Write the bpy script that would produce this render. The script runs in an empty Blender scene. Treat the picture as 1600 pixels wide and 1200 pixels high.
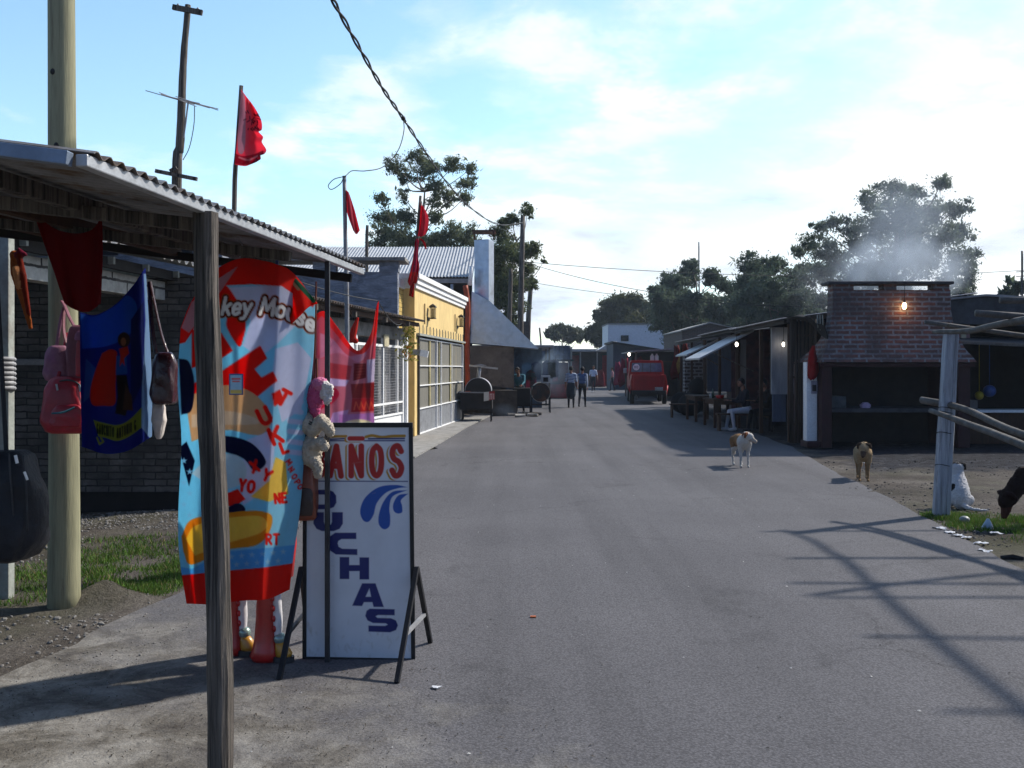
import bpy, bmesh, math, random
import numpy as np
from mathutils import Vector, Matrix

R = random.Random(11)
NR = np.random.default_rng(5)
F, HY, CX, EYE = 1555.5, 575.0, 800.0, 1.6
scene = bpy.context.scene
COL = scene.collection
PI = math.pi


def P(px, py, Y):
    """point at depth Y seen at that place of the 1600 wide survey photo"""
    return Vector(((px - CX) * Y / F, Y, EYE - (py - HY) * Y / F))


def G(px, py):
    Y = EYE * F / (py - HY)
    return Vector(((px - CX) * Y / F, Y, 0))


def C(r, g, b):
    def f(c):
        c /= 255.0
        return c / 12.92 if c <= 0.04045 else ((c + 0.055) / 1.055) ** 2.4
    return (f(r), f(g), f(b))


# ---------------------------------------------------------------- materials
def nt(m):
    m.use_nodes = True
    t = m.node_tree
    return t, t.nodes['Principled BSDF']


def N(t, kind, **kw):
    n = t.nodes.new(kind)
    for k, v in kw.items():
        if k in n.inputs:
            n.inputs[k].default_value = v
        else:
            setattr(n, k, v)
    return n


def ramp(t, fac, stops):
    r = t.nodes.new('ShaderNodeValToRGB')
    e = r.color_ramp.elements
    while len(e) < len(stops):
        e.new(0.5)
    for i, (p, c) in enumerate(stops):
        e[i].position = p
        e[i].color = (c[0], c[1], c[2], 1) if not isinstance(c, (int, float)) else (c, c, c, 1)
    t.links.new(fac, r.inputs[0])
    return r.outputs[0]


def mixc(t, fac, a, b, mode='MIX'):
    m = t.nodes.new('ShaderNodeMix')
    m.data_type = 'RGBA'
    m.blend_type = mode
    for s, v in ((m.inputs[0], fac), (m.inputs[6], a), (m.inputs[7], b)):
        if hasattr(v, 'is_linked') or hasattr(v, 'links'):
            t.links.new(v, s)
        elif isinstance(v, (int, float)):
            s.default_value = v
        else:
            s.default_value = (v[0], v[1], v[2], 1)
    return m.outputs[2]


def math_(t, op, a, b=None, clamp=False):
    m = t.nodes.new('ShaderNodeMath')
    m.operation = op
    m.use_clamp = clamp
    for i, v in enumerate((a, b)):
        if v is None:
            continue
        if isinstance(v, (int, float)):
            m.inputs[i].default_value = v
        else:
            t.links.new(v, m.inputs[i])
    return m.outputs[0]


def coords(t, kind='Object', scale=(1, 1, 1), rot=(0, 0, 0)):
    tc = t.nodes.new('ShaderNodeTexCoord')
    mp = t.nodes.new('ShaderNodeMapping')
    mp.inputs['Scale'].default_value = scale
    mp.inputs['Rotation'].default_value = rot
    t.links.new(tc.outputs[kind], mp.inputs['Vector'])
    return mp.outputs[0]


def noise(t, vec, scale, detail=5, rough=0.55, dist=0.0):
    n = N(t, 'ShaderNodeTexNoise', Scale=scale, Detail=detail, Roughness=rough, Distortion=dist)
    t.links.new(vec, n.inputs['Vector'])
    return n.outputs[0]


def bump(t, b, h, strength, dist=0.01):
    n = N(t, 'ShaderNodeBump', Strength=strength, Distance=dist)
    t.links.new(h, n.inputs['Height'])
    t.links.new(n.outputs[0], b.inputs['Normal'])


def M(name, col, rough=0.8, var=0.3, scale=5.0, st=(1, 1, 1), bmp=0.25, bscale=40.0, metal=0.0, col2=None, spec=0.35,
      cov=0.45, bdist=0.01):
    """plain weathered surface: col, worn with patches of col2 and a fine grain"""
    m = bpy.data.materials.new(name)
    t, b = nt(m)
    v = coords(t, 'Object', st)
    n1 = noise(t, v, scale, 6, 0.6)
    n2 = noise(t, v, scale * 6.3, 4, 0.6)
    lo = tuple(c * (1 - var) for c in col)
    hi = tuple(min(1, c * (1 + var)) for c in col)
    c1 = ramp(t, n1, [(0.3, lo), (0.7, hi)])
    if col2:
        k = ramp(t, noise(t, v, scale * 0.7, 7, 0.65, 0.4), [(cov - 0.06, 1.0), (cov + 0.08, 0.0)])
        c1 = mixc(t, k, c1, col2)
    c1 = mixc(t, 0.55, c1, ramp(t, n2, [(0.25, 0.55), (0.75, 1.0)]), 'MULTIPLY')
    t.links.new(c1, b.inputs['Base Color'])
    b.inputs['Roughness'].default_value = rough
    b.inputs['Metallic'].default_value = metal
    b.inputs['Specular IOR Level'].default_value = spec
    if bmp:
        bump(t, b, noise(t, v, bscale, 5, 0.6), bmp, bdist)
    return m


def MC(name, rough=0.85, bmp=0.2, bscale=60, translucent=0.0, spec=0.3, grain=0.25, gscale=30):
    """surface whose own colours are kept on the mesh (printed cloth, fur, leaves)"""
    m = bpy.data.materials.new(name)
    t, b = nt(m)
    a = t.nodes.new('ShaderNodeAttribute')
    a.attribute_name = 'Col'
    v = coords(t)
    c = mixc(t, grain, a.outputs['Color'], ramp(t, noise(t, v, gscale, 4), [(0.3, 0.45), (0.7, 1.0)]), 'MULTIPLY')
    t.links.new(c, b.inputs['Base Color'])
    b.inputs['Roughness'].default_value = rough
    b.inputs['Specular IOR Level'].default_value = spec
    if bmp:
        bump(t, b, noise(t, v, bscale, 4), bmp, 0.006)
    if translucent:
        tr = t.nodes.new('ShaderNodeBsdfTranslucent')
        t.links.new(c, tr.inputs['Color'])
        mx = t.nodes.new('ShaderNodeMixShader')
        mx.inputs[0].default_value = translucent
        t.links.new(b.outputs[0], mx.inputs[1])
        t.links.new(tr.outputs[0], mx.inputs[2])
        t.links.new(mx.outputs[0], t.nodes['Material Output'].inputs[0])
    return m


def MBR(name, c1, c2, mortar, w=0.25, h=0.075, gap=0.012, rough=0.9, stain=None, bmp=0.6, stain_cov=0.45):
    m = bpy.data.materials.new(name)
    t, b = nt(m)
    v = coords(t, 'UV')
    vo = coords(t, 'Object')
    wob = N(t, 'ShaderNodeVectorMath', operation='MULTIPLY_ADD')
    nn = N(t, 'ShaderNodeTexNoise', Scale=9.0, Detail=3)
    t.links.new(vo, nn.inputs['Vector'])
    t.links.new(nn.outputs['Color'], wob.inputs[0])
    wob.inputs[1].default_value = (0.035, 0.028, 0)
    t.links.new(v, wob.inputs[2])
    br = N(t, 'ShaderNodeTexBrick', Scale=1.0)
    br.inputs['Brick Width'].default_value = w
    br.inputs['Row Height'].default_value = h
    br.inputs['Mortar Size'].default_value = gap
    br.inputs['Mortar Smooth'].default_value = 0.4
    br.inputs['Bias'].default_value = 0.0
    br.inputs['Color1'].default_value = (*c1, 1)
    br.inputs['Color2'].default_value = (*c2, 1)
    br.inputs['Mortar'].default_value = (*mortar, 1)
    t.links.new(wob.outputs[0], br.inputs['Vector'])
    c = mixc(t, 0.6, br.outputs['Color'], ramp(t, noise(t, vo, 14, 6, 0.65), [(0.3, 0.4), (0.7, 1.0)]), 'MULTIPLY')
    if stain:
        k = ramp(t, noise(t, vo, 1.6, 7, 0.65), [(stain_cov - 0.1, 0.85), (stain_cov + 0.1, 0.0)])
        c = mixc(t, k, c, stain)
    t.links.new(c, b.inputs['Base Color'])
    b.inputs['Roughness'].default_value = rough
    b.inputs['Specular IOR Level'].default_value = 0.2
    hgt = math_(t, 'SUBTRACT', math_(t, 'MULTIPLY', noise(t, vo, 45, 4), 0.5), br.outputs['Fac'])
    bump(t, b, hgt, bmp, 0.02)
    return m


def EM(name, col, strength):
    m = bpy.data.materials.new(name)
    t, b = nt(m)
    b.inputs['Base Color'].default_value = (*col, 1)
    b.inputs['Emission Color'].default_value = (*col, 1)
    b.inputs['Emission Strength'].default_value = strength
    return m


# ---------------------------------------------------------------- mesh builder
def frame_along(d):
    d = d.normalized()
    a = Vector((0, 0, 1)) if abs(d.z) < 0.95 else Vector((0, 1, 0))
    x = d.cross(a).normalized()
    return x, x.cross(d).normalized()


class Fr:
    """upright frame along the line a-b: u along, n to the right of a-b, z up"""
    def __init__(s, a, b):
        s.a = Vector((a[0], a[1], 0))
        s.u = Vector((b[0] - a[0], b[1] - a[1], 0))
        s.len = s.u.length
        s.u.normalize()
        s.n = Vector((s.u.y, -s.u.x, 0))

    def p(s, u, n, z):
        return s.a + s.u * u + s.n * n + Vector((0, 0, z))


class MB:
    def __init__(s):
        s.v, s.f, s.m, s.c = [], [], [], []

    def add(s, vs, fs, mi=0, col=None):
        n = len(s.v)
        s.v += [tuple(v) for v in vs]
        s.f += [tuple(i + n for i in f) for f in fs]
        s.m += [mi] * len(fs)
        s.c += [col or (1, 1, 1)] * len(vs)
        return s

    def hexa(s, p, mi=0):
        return s.add(p, [(3, 2, 1, 0), (4, 5, 6, 7), (0, 1, 5, 4), (1, 2, 6, 5), (2, 3, 7, 6), (3, 0, 4, 7)], mi)

    def box(s, c, d, rz=0.0, rot=None, mi=0):
        h = [x / 2 for x in d]
        pts = [Vector((sx * h[0], sy * h[1], sz * h[2])) for sz in (-1, 1) for sx, sy in ((-1, -1), (1, -1), (1, 1), (-1, 1))]
        mt = rot if rot else Matrix.Rotation(rz, 3, 'Z')
        return s.hexa([mt @ p + Vector(c) for p in pts], mi)

    def b2(s, a, b, mi=0):
        a, b = Vector(a), Vector(b)
        return s.box((a + b) / 2, [abs(x) for x in (b - a)], mi=mi)

    def fb(s, fr, u0, u1, n0, n1, z0, z1, mi=0):
        if n0 > n1:
            n0, n1 = n1, n0
        return s.hexa([fr.p(u, n, z) for z in (z0, z1) for u, n in ((u0, n1), (u1, n1), (u1, n0), (u0, n0))][::1], mi)

    def bar(s, p, q, w, h, mi=0, up=None):
        p, q = Vector(p), Vector(q)
        d = (q - p).normalized()
        if up is None:
            x, y = frame_along(d)
        else:
            x = d.cross(Vector(up)).normalized()
            y = x.cross(d)
        o = [(-1, -1), (1, -1), (1, 1), (-1, 1)]
        return s.hexa([a + x * (i * w / 2) + y * (j * h / 2) for a in (p, q) for i, j in o], mi)

    def tube(s, pts, r, n=8, caps=True, mi=0, flat=None, col=None, jit=0.0):
        pts = [Vector(p) for p in pts]
        k = len(pts)
        if isinstance(r, (int, float)):
            r = [r] * k
        if len(r) != k:
            r = list(np.interp(np.linspace(0, 1, k), np.linspace(0, 1, len(r)), r))
        vs, fs = [], []
        x = None
        for i in range(k):
            d = (pts[min(i + 1, k - 1)] - pts[max(i - 1, 0)]).normalized()
            if x is None:
                x, y = frame_along(d)
            else:
                x = (x - d * x.dot(d)).normalized()
                y = x.cross(d)
            for j in range(n):
                a = 2 * PI * j / n
                rr = r[i] * (1 + (R.uniform(-jit, jit) if jit else 0))
                vs.append(pts[i] + (x * math.cos(a) + y * math.sin(a) * (flat or 1)) * rr)
        for i in range(k - 1):
            for j in range(n):
                a, b = i * n + j, i * n + (j + 1) % n
                fs.append((a, a + n, b + n, b))
        if caps:
            fs.append(tuple(range(n)))
            fs.append(tuple(range((k - 1) * n, k * n))[::-1])
        return s.add(vs, fs, mi, col)

    def ell(s, c, r, rot=None, nu=14, nv=9, mi=0, col=None):
        c = Vector(c)
        if isinstance(r, (int, float)):
            r = (r, r, r)
        vs = [Vector((0, 0, -1))]
        for i in range(1, nv):
            t = -PI / 2 + PI * i / nv
            vs += [Vector((math.cos(t) * math.cos(2 * PI * j / nu), math.cos(t) * math.sin(2 * PI * j / nu), math.sin(t))) for j in range(nu)]
        vs.append(Vector((0, 0, 1)))
        out = []
        for v in vs:
            w = Vector((v.x * r[0], v.y * r[1], v.z * r[2]))
            out.append((rot @ w if rot else w) + c)
        fs = []
        for j in range(nu):
            fs.append((0, 1 + (j + 1) % nu, 1 + j))
            fs.append((len(vs) - 1, len(vs) - 1 - nu + j, len(vs) - 1 - nu + (j + 1) % nu))
        for i in range(nv - 2):
            for j in range(nu):
                a, b = 1 + i * nu + j, 1 + i * nu + (j + 1) % nu
                fs.append((a, b, b + nu, a + nu))
        return s.add(out, fs, mi, col)

    def prism(s, poly, vec, mi=0):
        n = len(poly)
        vec = Vector(vec)
        vs = [Vector(p) for p in poly] + [Vector(p) + vec for p in poly]
        fs = [tuple(range(n))[::-1], tuple(range(n, 2 * n))] + [(i, (i + 1) % n, n + (i + 1) % n, n + i) for i in range(n)]
        return s.add(vs, fs, mi)

    def loft(s, rings, caps=True, mi=0):
        n = len(rings[0])
        vs = [p for r in rings for p in r]
        fs = []
        for i in range(len(rings) - 1):
            for j in range(n):
                a, b = i * n + j, i * n + (j + 1) % n
                fs.append((a, b, b + n, a + n))
        if caps:
            fs.append(tuple(range(n))[::-1])
            fs.append(tuple(range((len(rings) - 1) * n, len(rings) * n)))
        return s.add(vs, fs, mi)

    def grid(s, fn, nu, nv, mi=0):
        vs = [fn(i / nu, j / nv) for j in range(nv + 1) for i in range(nu + 1)]
        fs = [(j * (nu + 1) + i, j * (nu + 1) + i + 1, (j + 1) * (nu + 1) + i + 1, (j + 1) * (nu + 1) + i) for j in range(nv) for i in range(nu)]
        return s.add(vs, fs, mi)

    def build(s, name, mat, parent=None, smooth=False, bevel=0.0, solid=0.0, col=None, kind=None):
        return mesh_obj(name, np.array(s.v, dtype=np.float64).reshape(-1, 3), s.f, mat, parent, smooth, bevel, solid,
                        col if col is not None else (np.array(s.c) if any(c != (1, 1, 1) for c in s.c) else None), s.m, kind)


def world_loc(o):
    l = Vector((0, 0, 0))
    while o is not None:
        l = l + Vector(o.location)
        o = o.parent
    return l


def mesh_obj(name, V, faces, mat, parent=None, smooth=False, bevel=0.0, solid=0.0, col=None, mi=None, kind=None):
    if parent is not None:
        V = V - np.array(world_loc(parent))
    me = bpy.data.meshes.new(name)
    me.from_pydata(V.tolist(), [], faces if isinstance(faces, list) else faces.tolist())
    mats = mat if isinstance(mat, (list, tuple)) else [mat]
    for m in mats:
        me.materials.append(m)
    if mi is not None and len(mats) > 1:
        me.polygons.foreach_set('material_index', np.array(mi, dtype=np.int32))
    if smooth:
        me.polygons.foreach_set('use_smooth', np.ones(len(me.polygons), dtype=bool))
    # box projected uv in metres
    nl = len(me.loops)
    if nl:
        vi = np.empty(nl, dtype=np.int32)
        me.loops.foreach_get('vertex_index', vi)
        nrm = np.empty(len(me.polygons) * 3)
        me.polygons.foreach_get('normal', nrm)
        nrm = np.abs(nrm.reshape(-1, 3))
        tot = np.empty(len(me.polygons), dtype=np.int32)
        me.polygons.foreach_get('loop_total', tot)
        ax = np.repeat(np.argmax(nrm * np.array([1, 1, 1.0]), axis=1), tot)
        co = V[vi]
        u = np.where(ax == 0, co[:, 1], co[:, 0])
        w = np.where(ax == 2, co[:, 1], co[:, 2])
        uv = me.uv_layers.new(name='UVMap')
        uv.data.foreach_set('uv', np.stack([u, w], 1).ravel())
    if col is not None:
        ca = me.color_attributes.new('Col', 'FLOAT_COLOR', 'POINT')
        c4 = np.ones((len(V), 4))
        c4[:, :3] = col
        ca.data.foreach_set('color', c4.ravel())
    me.update()
    o = bpy.data.objects.new(name, me)
    COL.objects.link(o)
    if parent is not None:
        o.parent = parent
    if bevel:
        b = o.modifiers.new('b', 'BEVEL')
        b.width = bevel
        b.segments = 2
        b.limit_method = 'ANGLE'
    if solid:
        b = o.modifiers.new('s', 'SOLIDIFY')
        b.thickness = solid
        b.offset = 0
    if kind:
        o['kind'] = kind
    return o


def thing(name, label, cat, loc=(0, 0, 0), group=None):
    o = bpy.data.objects.new(name, None)
    o.empty_display_size = 0.2
    COL.objects.link(o)
    o.location = loc
    return tag(o, label, cat, group)


def tag(o, label, cat, group=None):
    o['label'] = label
    o['category'] = cat
    if group:
        o['group'] = group
    return o


# ---------------------------------------------------------------- soft bodies: closed lumps merged into one skin
class Org:
    def __init__(s, tf=None):
        s.mb, s.pr, s.tf = MB(), [], tf or (lambda p: Vector(p))

    def chain(s, pts, r, col, n=10, flat=None):
        pts = [s.tf(p) for p in pts]
        r = [r] * len(pts) if isinstance(r, (int, float)) else list(r)
        s.mb.tube(pts, r, n, flat=flat)
        for p, q in ((pts[0], r[0]), (pts[-1], r[-1])):
            s.mb.ell(p, q * 0.98, nu=10, nv=7)
        for i in range(len(pts) - 1):
            s.pr.append((pts[i], pts[i + 1], r[i], r[i + 1], col))

    def ell(s, c, r, col, rot=None, yaw=0.0):
        c = s.tf(c)
        r = (r, r, r) if isinstance(r, (int, float)) else r
        m = Matrix.Rotation(yaw, 3, 'Z')
        if rot is not None:
            m = m @ rot
        s.mb.ell(c, r, rot=m)
        rm = min(r)
        ax = max(range(3), key=lambda i: r[i])
        d = m @ Vector([1.0 if i == ax else 0.0 for i in range(3)]) * (r[ax] - rm)
        s.pr.append((c - d, c + d, rm, rm, col))

    def dot(s, c, r, col):
        """colour only"""
        c = s.tf(c)
        s.pr.append((c, c + Vector((0, 0, 1e-4)), r, r, col))

    def build(s, name, mat, parent=None, voxel=0.02, it=6, paint=None, fuzz=0.0):
        tmp = mesh_obj('tmp', np.array(s.mb.v, dtype=float), s.mb.f, mat)
        rm = tmp.modifiers.new('r', 'REMESH')
        rm.mode = 'VOXEL'
        rm.voxel_size = voxel
        sm = tmp.modifiers.new('s', 'SMOOTH')
        sm.factor = 0.5
        sm.iterations = it
        dg = bpy.context.evaluated_depsgraph_get()
        ev = tmp.evaluated_get(dg)
        me = ev.to_mesh()
        V = np.empty(len(me.vertices) * 3)
        me.vertices.foreach_get('co', V)
        V = V.reshape(-1, 3)
        Fs = [tuple(p.vertices) for p in me.polygons]
        if fuzz:
            nv = np.empty(len(me.vertices) * 3)
            me.vertices.foreach_get('normal', nv)
            V = V + nv.reshape(-1, 3) * NR.normal(0, fuzz, (len(V), 1))
        ev.to_mesh_clear()
        md = tmp.data
        bpy.data.objects.remove(tmp)
        bpy.data.meshes.remove(md)
        best = np.full(len(V), 1e9)
        colr = np.zeros((len(V), 3))
        for a, b, ra, rb, c in s.pr:
            a, b = np.array(a), np.array(b)
            ab = b - a
            tt = np.clip(((V - a) @ ab) / max(ab @ ab, 1e-9), 0, 1)
            d = np.linalg.norm(V - (a + tt[:, None] * ab), axis=1) - (ra + (rb - ra) * tt)
            k = d < best
            best[k] = d[k]
            colr[k] = c
        if paint:
            colr = paint(V, colr)
        return mesh_obj(name, V, Fs, mat, parent, True, col=colr)


# ---------------------------------------------------------------- drawing on surfaces (prints, signs)
def crom(pts, k=8):
    p = [np.array(q, float) for q in pts]
    p = [2 * p[0] - p[1]] + p + [2 * p[-1] - p[-2]]
    out = []
    for i in range(1, len(p) - 2):
        for j in range(k):
            t = j / k
            out.append(0.5 * (2 * p[i] + (p[i + 1] - p[i - 1]) * t + (2 * p[i - 1] - 5 * p[i] + 4 * p[i + 1] - p[i + 2]) * t * t + (3 * p[i] - p[i - 1] - 3 * p[i + 1] + p[i + 2]) * t ** 3))
    out.append(p[-2])
    return [tuple(q) for q in out]


GL = {
    'A': (.72, [[(0, 0), (.36, 1), (.72, 0)], [(.14, .33), (.58, .33)]], []),
    'B': (.6, [[(0, 0), (0, 1)]], [[(0, 1), (.36, .98), (.5, .77), (.36, .55), (0, .53)], [(0, .53), (.42, .5), (.6, .27), (.42, .02), (0, 0)]]),
    'C': (.62, [], [[(.62, .8), (.46, .98), (.2, .95), (0, .68), (0, .32), (.2, .05), (.46, .02), (.62, .2)]]),
    'D': (.62, [[(0, 0), (0, 1)]], [[(0, 1), (.38, .95), (.62, .62), (.62, .38), (.38, .05), (0, 0)]]),
    'E': (.52, [[(.52, 1), (0, 1), (0, 0), (.52, 0)], [(0, .52), (.42, .52)]], []),
    'G': (.66, [[(.42, .45), (.66, .45), (.66, .12)]], [[(.62, .82), (.44, 1), (.16, .92), (0, .62), (0, .35), (.18, .05), (.44, 0), (.66, .12)]]),
    'H': (.62, [[(0, 0), (0, 1)], [(.62, 0), (.62, 1)], [(0, .5), (.62, .5)]], []),
    'I': (.0, [[(0, 0), (0, 1)]], []),
    'K': (.6, [[(0, 0), (0, 1)], [(.58, 1), (.04, .45)], [(.2, .6), (.6, 0)]], []),
    'L': (.5, [[(0, 1), (0, 0), (.5, 0)]], []),
    'M': (.8, [[(0, 0), (.08, 1), (.4, .25), (.72, 1), (.8, 0)]], []),
    'N': (.62, [[(0, 0), (0, 1), (.62, 0), (.62, 1)]], []),
    'O': (.66, [], [[(.33, 1), (.08, .85), (0, .5), (.08, .15), (.33, 0), (.58, .15), (.66, .5), (.58, .85), (.33, 1)]]),
    'P': (.56, [[(0, 0), (0, 1)]], [[(0, 1), (.4, .98), (.56, .74), (.4, .5), (0, .47)]]),
    'R': (.6, [[(0, 0), (0, 1)], [(.22, .48), (.6, 0)]], [[(0, 1), (.4, .98), (.56, .75), (.4, .52), (0, .5)]]),
    'S': (.6, [], [[(.58, .82), (.4, 1), (.14, .95), (.03, .76), (.14, .57), (.42, .46), (.58, .26), (.44, .04), (.18, 0), (0, .18)]]),
    'T': (.6, [[(0, 1), (.6, 1)], [(.3, 1), (.3, 0)]], []),
    'U': (.6, [], [[(0, 1), (0, .7), (0, .3), (.12, .05), (.3, 0), (.48, .05), (.6, .3), (.6, .7), (.6, 1)]]),
    'X': (.6, [[(0, 0), (.6, 1)], [(0, 1), (.6, 0)]], []),
    'Y': (.6, [[(0, 1), (.3, .48), (.6, 1)], [(.3, .48), (.3, 0)]], []),
    'Z': (.56, [[(0, 1), (.56, 1), (0, 0), (.56, 0)]], []),
    'k': (.45, [[(0, 0), (0, 1.0)], [(.42, .62), (.05, .28)], [(.16, .4), (.45, 0)]], []),
    'e': (.46, [[(.03, .32), (.44, .32)]], [[(.44, .32), (.4, .55), (.22, .64), (.05, .5), (.01, .3), (.08, .08), (.25, 0), (.44, .1)]]),
    'y': (.46, [[(0, .62), (.24, .05)]], [[(.48, .62), (.3, .15), (.16, -.22), (-.02, -.26)]]),
    'o': (.48, [], [[(.24, .64), (.05, .52), (0, .32), (.05, .1), (.24, 0), (.43, .1), (.48, .32), (.43, .52), (.24, .64)]]),
    'u': (.45, [[(.44, .62), (.44, 0)]], [[(0, .62), (0, .25), (.1, .03), (.26, .02), (.44, .22)]]),
    's': (.38, [], [[(.36, .52), (.24, .64), (.06, .56), (.08, .4), (.3, .28), (.34, .1), (.18, 0), (0, .1)]]),
    '1': (.2, [[(0, .8), (.2, 1), (.2, 0)]], []),
    '0': (.55, [], [[(.27, 1), (.05, .8), (0, .5), (.05, .2), (.27, 0), (.5, .2), (.55, .5), (.5, .8), (.27, 1)]]),
    ' ': (.3, [], []),
}


class Paint:
    """colours for a set of surface points given in a flat plan, x right, y down"""
    def __init__(s, pts, base, aa=1.2):
        s.p = np.array(pts, float)
        s.c = np.tile(np.array(base, float), (len(s.p), 1))
        s.aa = aa

    def mix(s, a, col):
        a = np.clip(a, 0, 1)[:, None]
        s.c = s.c * (1 - a) + a * np.array(col)

    def dist(s, pts):
        best = np.full(len(s.p), 1e9)
        q = np.array(pts, float)
        lo, hi = q.min(0) - 60, q.max(0) + 60
        k = np.where(np.all((s.p > lo) & (s.p < hi), axis=1))[0]
        if len(k) == 0:
            return best
        pp = s.p[k]
        bb = best[k]
        for a, b in zip(q[:-1], q[1:]):
            ab = b - a
            t = np.clip(((pp - a) @ ab) / max(ab @ ab, 1e-9), 0, 1)
            bb = np.minimum(bb, np.linalg.norm(pp - (a + t[:, None] * ab), axis=1))
        best[k] = bb
        return best

    def stroke(s, pts, w, col):
        s.mix(0.5 - (s.dist(pts) - w / 2) / s.aa, col)

    def inside(s, poly):
        q = np.array(poly, float)
        r = np.zeros(len(s.p), bool)
        x, y = s.p[:, 0], s.p[:, 1]
        for (x1, y1), (x2, y2) in zip(q, np.roll(q, -1, 0)):
            if y1 == y2:
                continue
            r ^= ((y1 > y) != (y2 > y)) & (x < (x2 - x1) * (y - y1) / (y2 - y1) + x1)
        return r

    def fill(s, poly, col):
        poly = list(poly)
        d = s.dist(poly + poly[:1])
        s.mix(0.5 + np.where(s.inside(poly), d, -d) / s.aa, col)

    def ell(s, cx, cy, rx, ry, col, rot=0.0):
        s.fill([(cx + rx * math.cos(a) * math.cos(rot) - ry * math.sin(a) * math.sin(rot), cy + rx * math.cos(a) * math.sin(rot) + ry * math.sin(a) * math.cos(rot)) for a in np.linspace(0, 2 * PI, 40)[:-1]], col)

    def text(s, txt, x, y, h, w, col, sp=0.3, sx=1.0, shear=0.0, rot=0.0, arc=None):
        cr, sr = math.cos(rot), math.sin(rot)
        cur = 0.0
        for ch in txt:
            wd, lines, curves = GL['N' if ch == 'Ñ' else ch]
            for st in lines + [crom(c) for c in curves]:
                q = []
                for a, b in st:
                    xx, yy = (cur + a * sx) * h + shear * b * h, -b * h
                    if arc:
                        yy += arc(xx)
                    q.append((x + xx * cr - yy * sr, y + xx * sr + yy * cr))
                s.stroke(q, w, col)
            if ch == 'Ñ':
                q = [(cur - 0.05) * h, (cur + 0.7 * sx) * h]
                yy = -1.26 * h
                s.stroke([(x + q[0] * cr - yy * sr, y + q[0] * sr + yy * cr), (x + q[1] * cr - yy * sr, y + q[1] * sr + yy * cr)], w * 0.8, col)
            cur += wd * sx + sp
        return cur * h


def poly_at(pl, t):
    """point at fraction t (array) along a polyline"""
    q = np.array(pl, float)
    L = np.concatenate([[0], np.cumsum(np.linalg.norm(np.diff(q, axis=0), axis=1))])
    L /= L[-1]
    return np.stack([np.interp(t, L, q[:, i]) for i in range(q.shape[1])], -1)


def cloth(name, mat, top, bottom, left, right, depth, nu, nv, paint=None, base=(.5, .5, .5), parent=None, solid=0.004, aa=1.2, curve=True):
    """hung sheet: an outline patch, laid out at depth(u,v) metres; returns the object"""
    if curve:
        top, bottom, left, right = [crom(b, 6) if len(b) > 2 else b for b in (top, bottom, left, right)]
    u, v = np.meshgrid(np.linspace(0, 1, nu + 1), np.linspace(0, 1, nv + 1))
    T, B, L, Rr = poly_at(top, u), poly_at(bottom, u), poly_at(left, v), poly_at(right, v)
    U, Vv = u[..., None], v[..., None]
    c00, c10, c01, c11 = [np.array(q, float) for q in (top[0], top[-1], bottom[0], bottom[-1])]
    S = (1 - Vv) * T + Vv * B + (1 - U) * L + U * Rr - ((1 - U) * (1 - Vv) * c00 + U * (1 - Vv) * c10 + (1 - U) * Vv * c01 + U * Vv * c11)
    px = S.reshape(-1, 2)
    D = depth(u, v).reshape(-1)
    V = np.stack([(px[:, 0] - CX) * D / F, D, EYE - (px[:, 1] - HY) * D / F], 1)
    k = np.arange((nu + 1) * (nv + 1)).reshape(nv + 1, nu + 1)
    Fs = np.stack([k[:-1, :-1], k[1:, :-1], k[1:, 1:], k[:-1, 1:]], -1).reshape(-1, 4)
    pa = Paint(px, base, aa)
    if paint:
        paint(pa)
    return mesh_obj(name, V, Fs, mat, parent, True, solid=solid, col=pa.c)


def corrugated(mb, p0, pu, pv, pitch=0.076, amp=0.009, per=6, thick=0.0):
    """sheet from p0: waves repeat along pu, run along pv"""
    p0, pu, pv = Vector(p0), Vector(pu), Vector(pv)
    n = pu.cross(pv).normalized()
    k = max(2, int(pu.length / pitch * per))
    L = pu.length
    mb.grid(lambda a, b: p0 + pu * a + pv * b + n * (amp * math.sin(2 * PI * a * L / pitch)), k, 1)
    return mb
# ================================================================ camera, light, sky
SUN_EL, SUN_AZ = math.radians(41), math.radians(60)      # azimuth from +Y towards +X
scene.render.resolution_x, scene.render.resolution_y = 1024, 768
cam = bpy.data.cameras.new('camera')
cam.lens, cam.sensor_width = 35.0, 36.0
cam.shift_y = -25.0 / 1600
cam.clip_end = 3000
cam.clip_start = 0.05
co = bpy.data.objects.new('camera', cam)
COL.objects.link(co)
co.location = (0, 0, EYE)
co.rotation_euler = (PI / 2, 0, 0)
scene.camera = co

sl = bpy.data.lights.new('sun', 'SUN')
sl.energy = 5.0
sl.angle = math.radians(2.0)
sl.color = (1.0, 0.94, 0.85)
so = bpy.data.objects.new('sun', sl)
COL.objects.link(so)
sd = Vector((math.sin(SUN_AZ) * math.cos(SUN_EL), math.cos(SUN_AZ) * math.cos(SUN_EL), math.sin(SUN_EL)))
so.rotation_euler = sd.to_track_quat('Z', 'Y').to_euler()
so.location = sd * 60

world = bpy.data.worlds.new('World')
scene.world = world
world.use_nodes = True
t = world.node_tree
bg = t.nodes['Background']
sky = t.nodes.new('ShaderNodeTexSky')
sky.sky_type = 'NISHITA'
sky.sun_disc = False
sky.sun_elevation = SUN_EL
sky.sun_rotation = SUN_AZ
sky.air_density = 1.0
sky.dust_density = 0.6
sky.ozone_density = 1.5
bg.inputs['Strength'].default_value = 0.1
tc = t.nodes.new('ShaderNodeTexCoord')
sp = t.nodes.new('ShaderNodeSeparateXYZ')
t.links.new(tc.outputs['Generated'], sp.inputs[0])
X_, Y_, Z_ = sp.outputs
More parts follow.
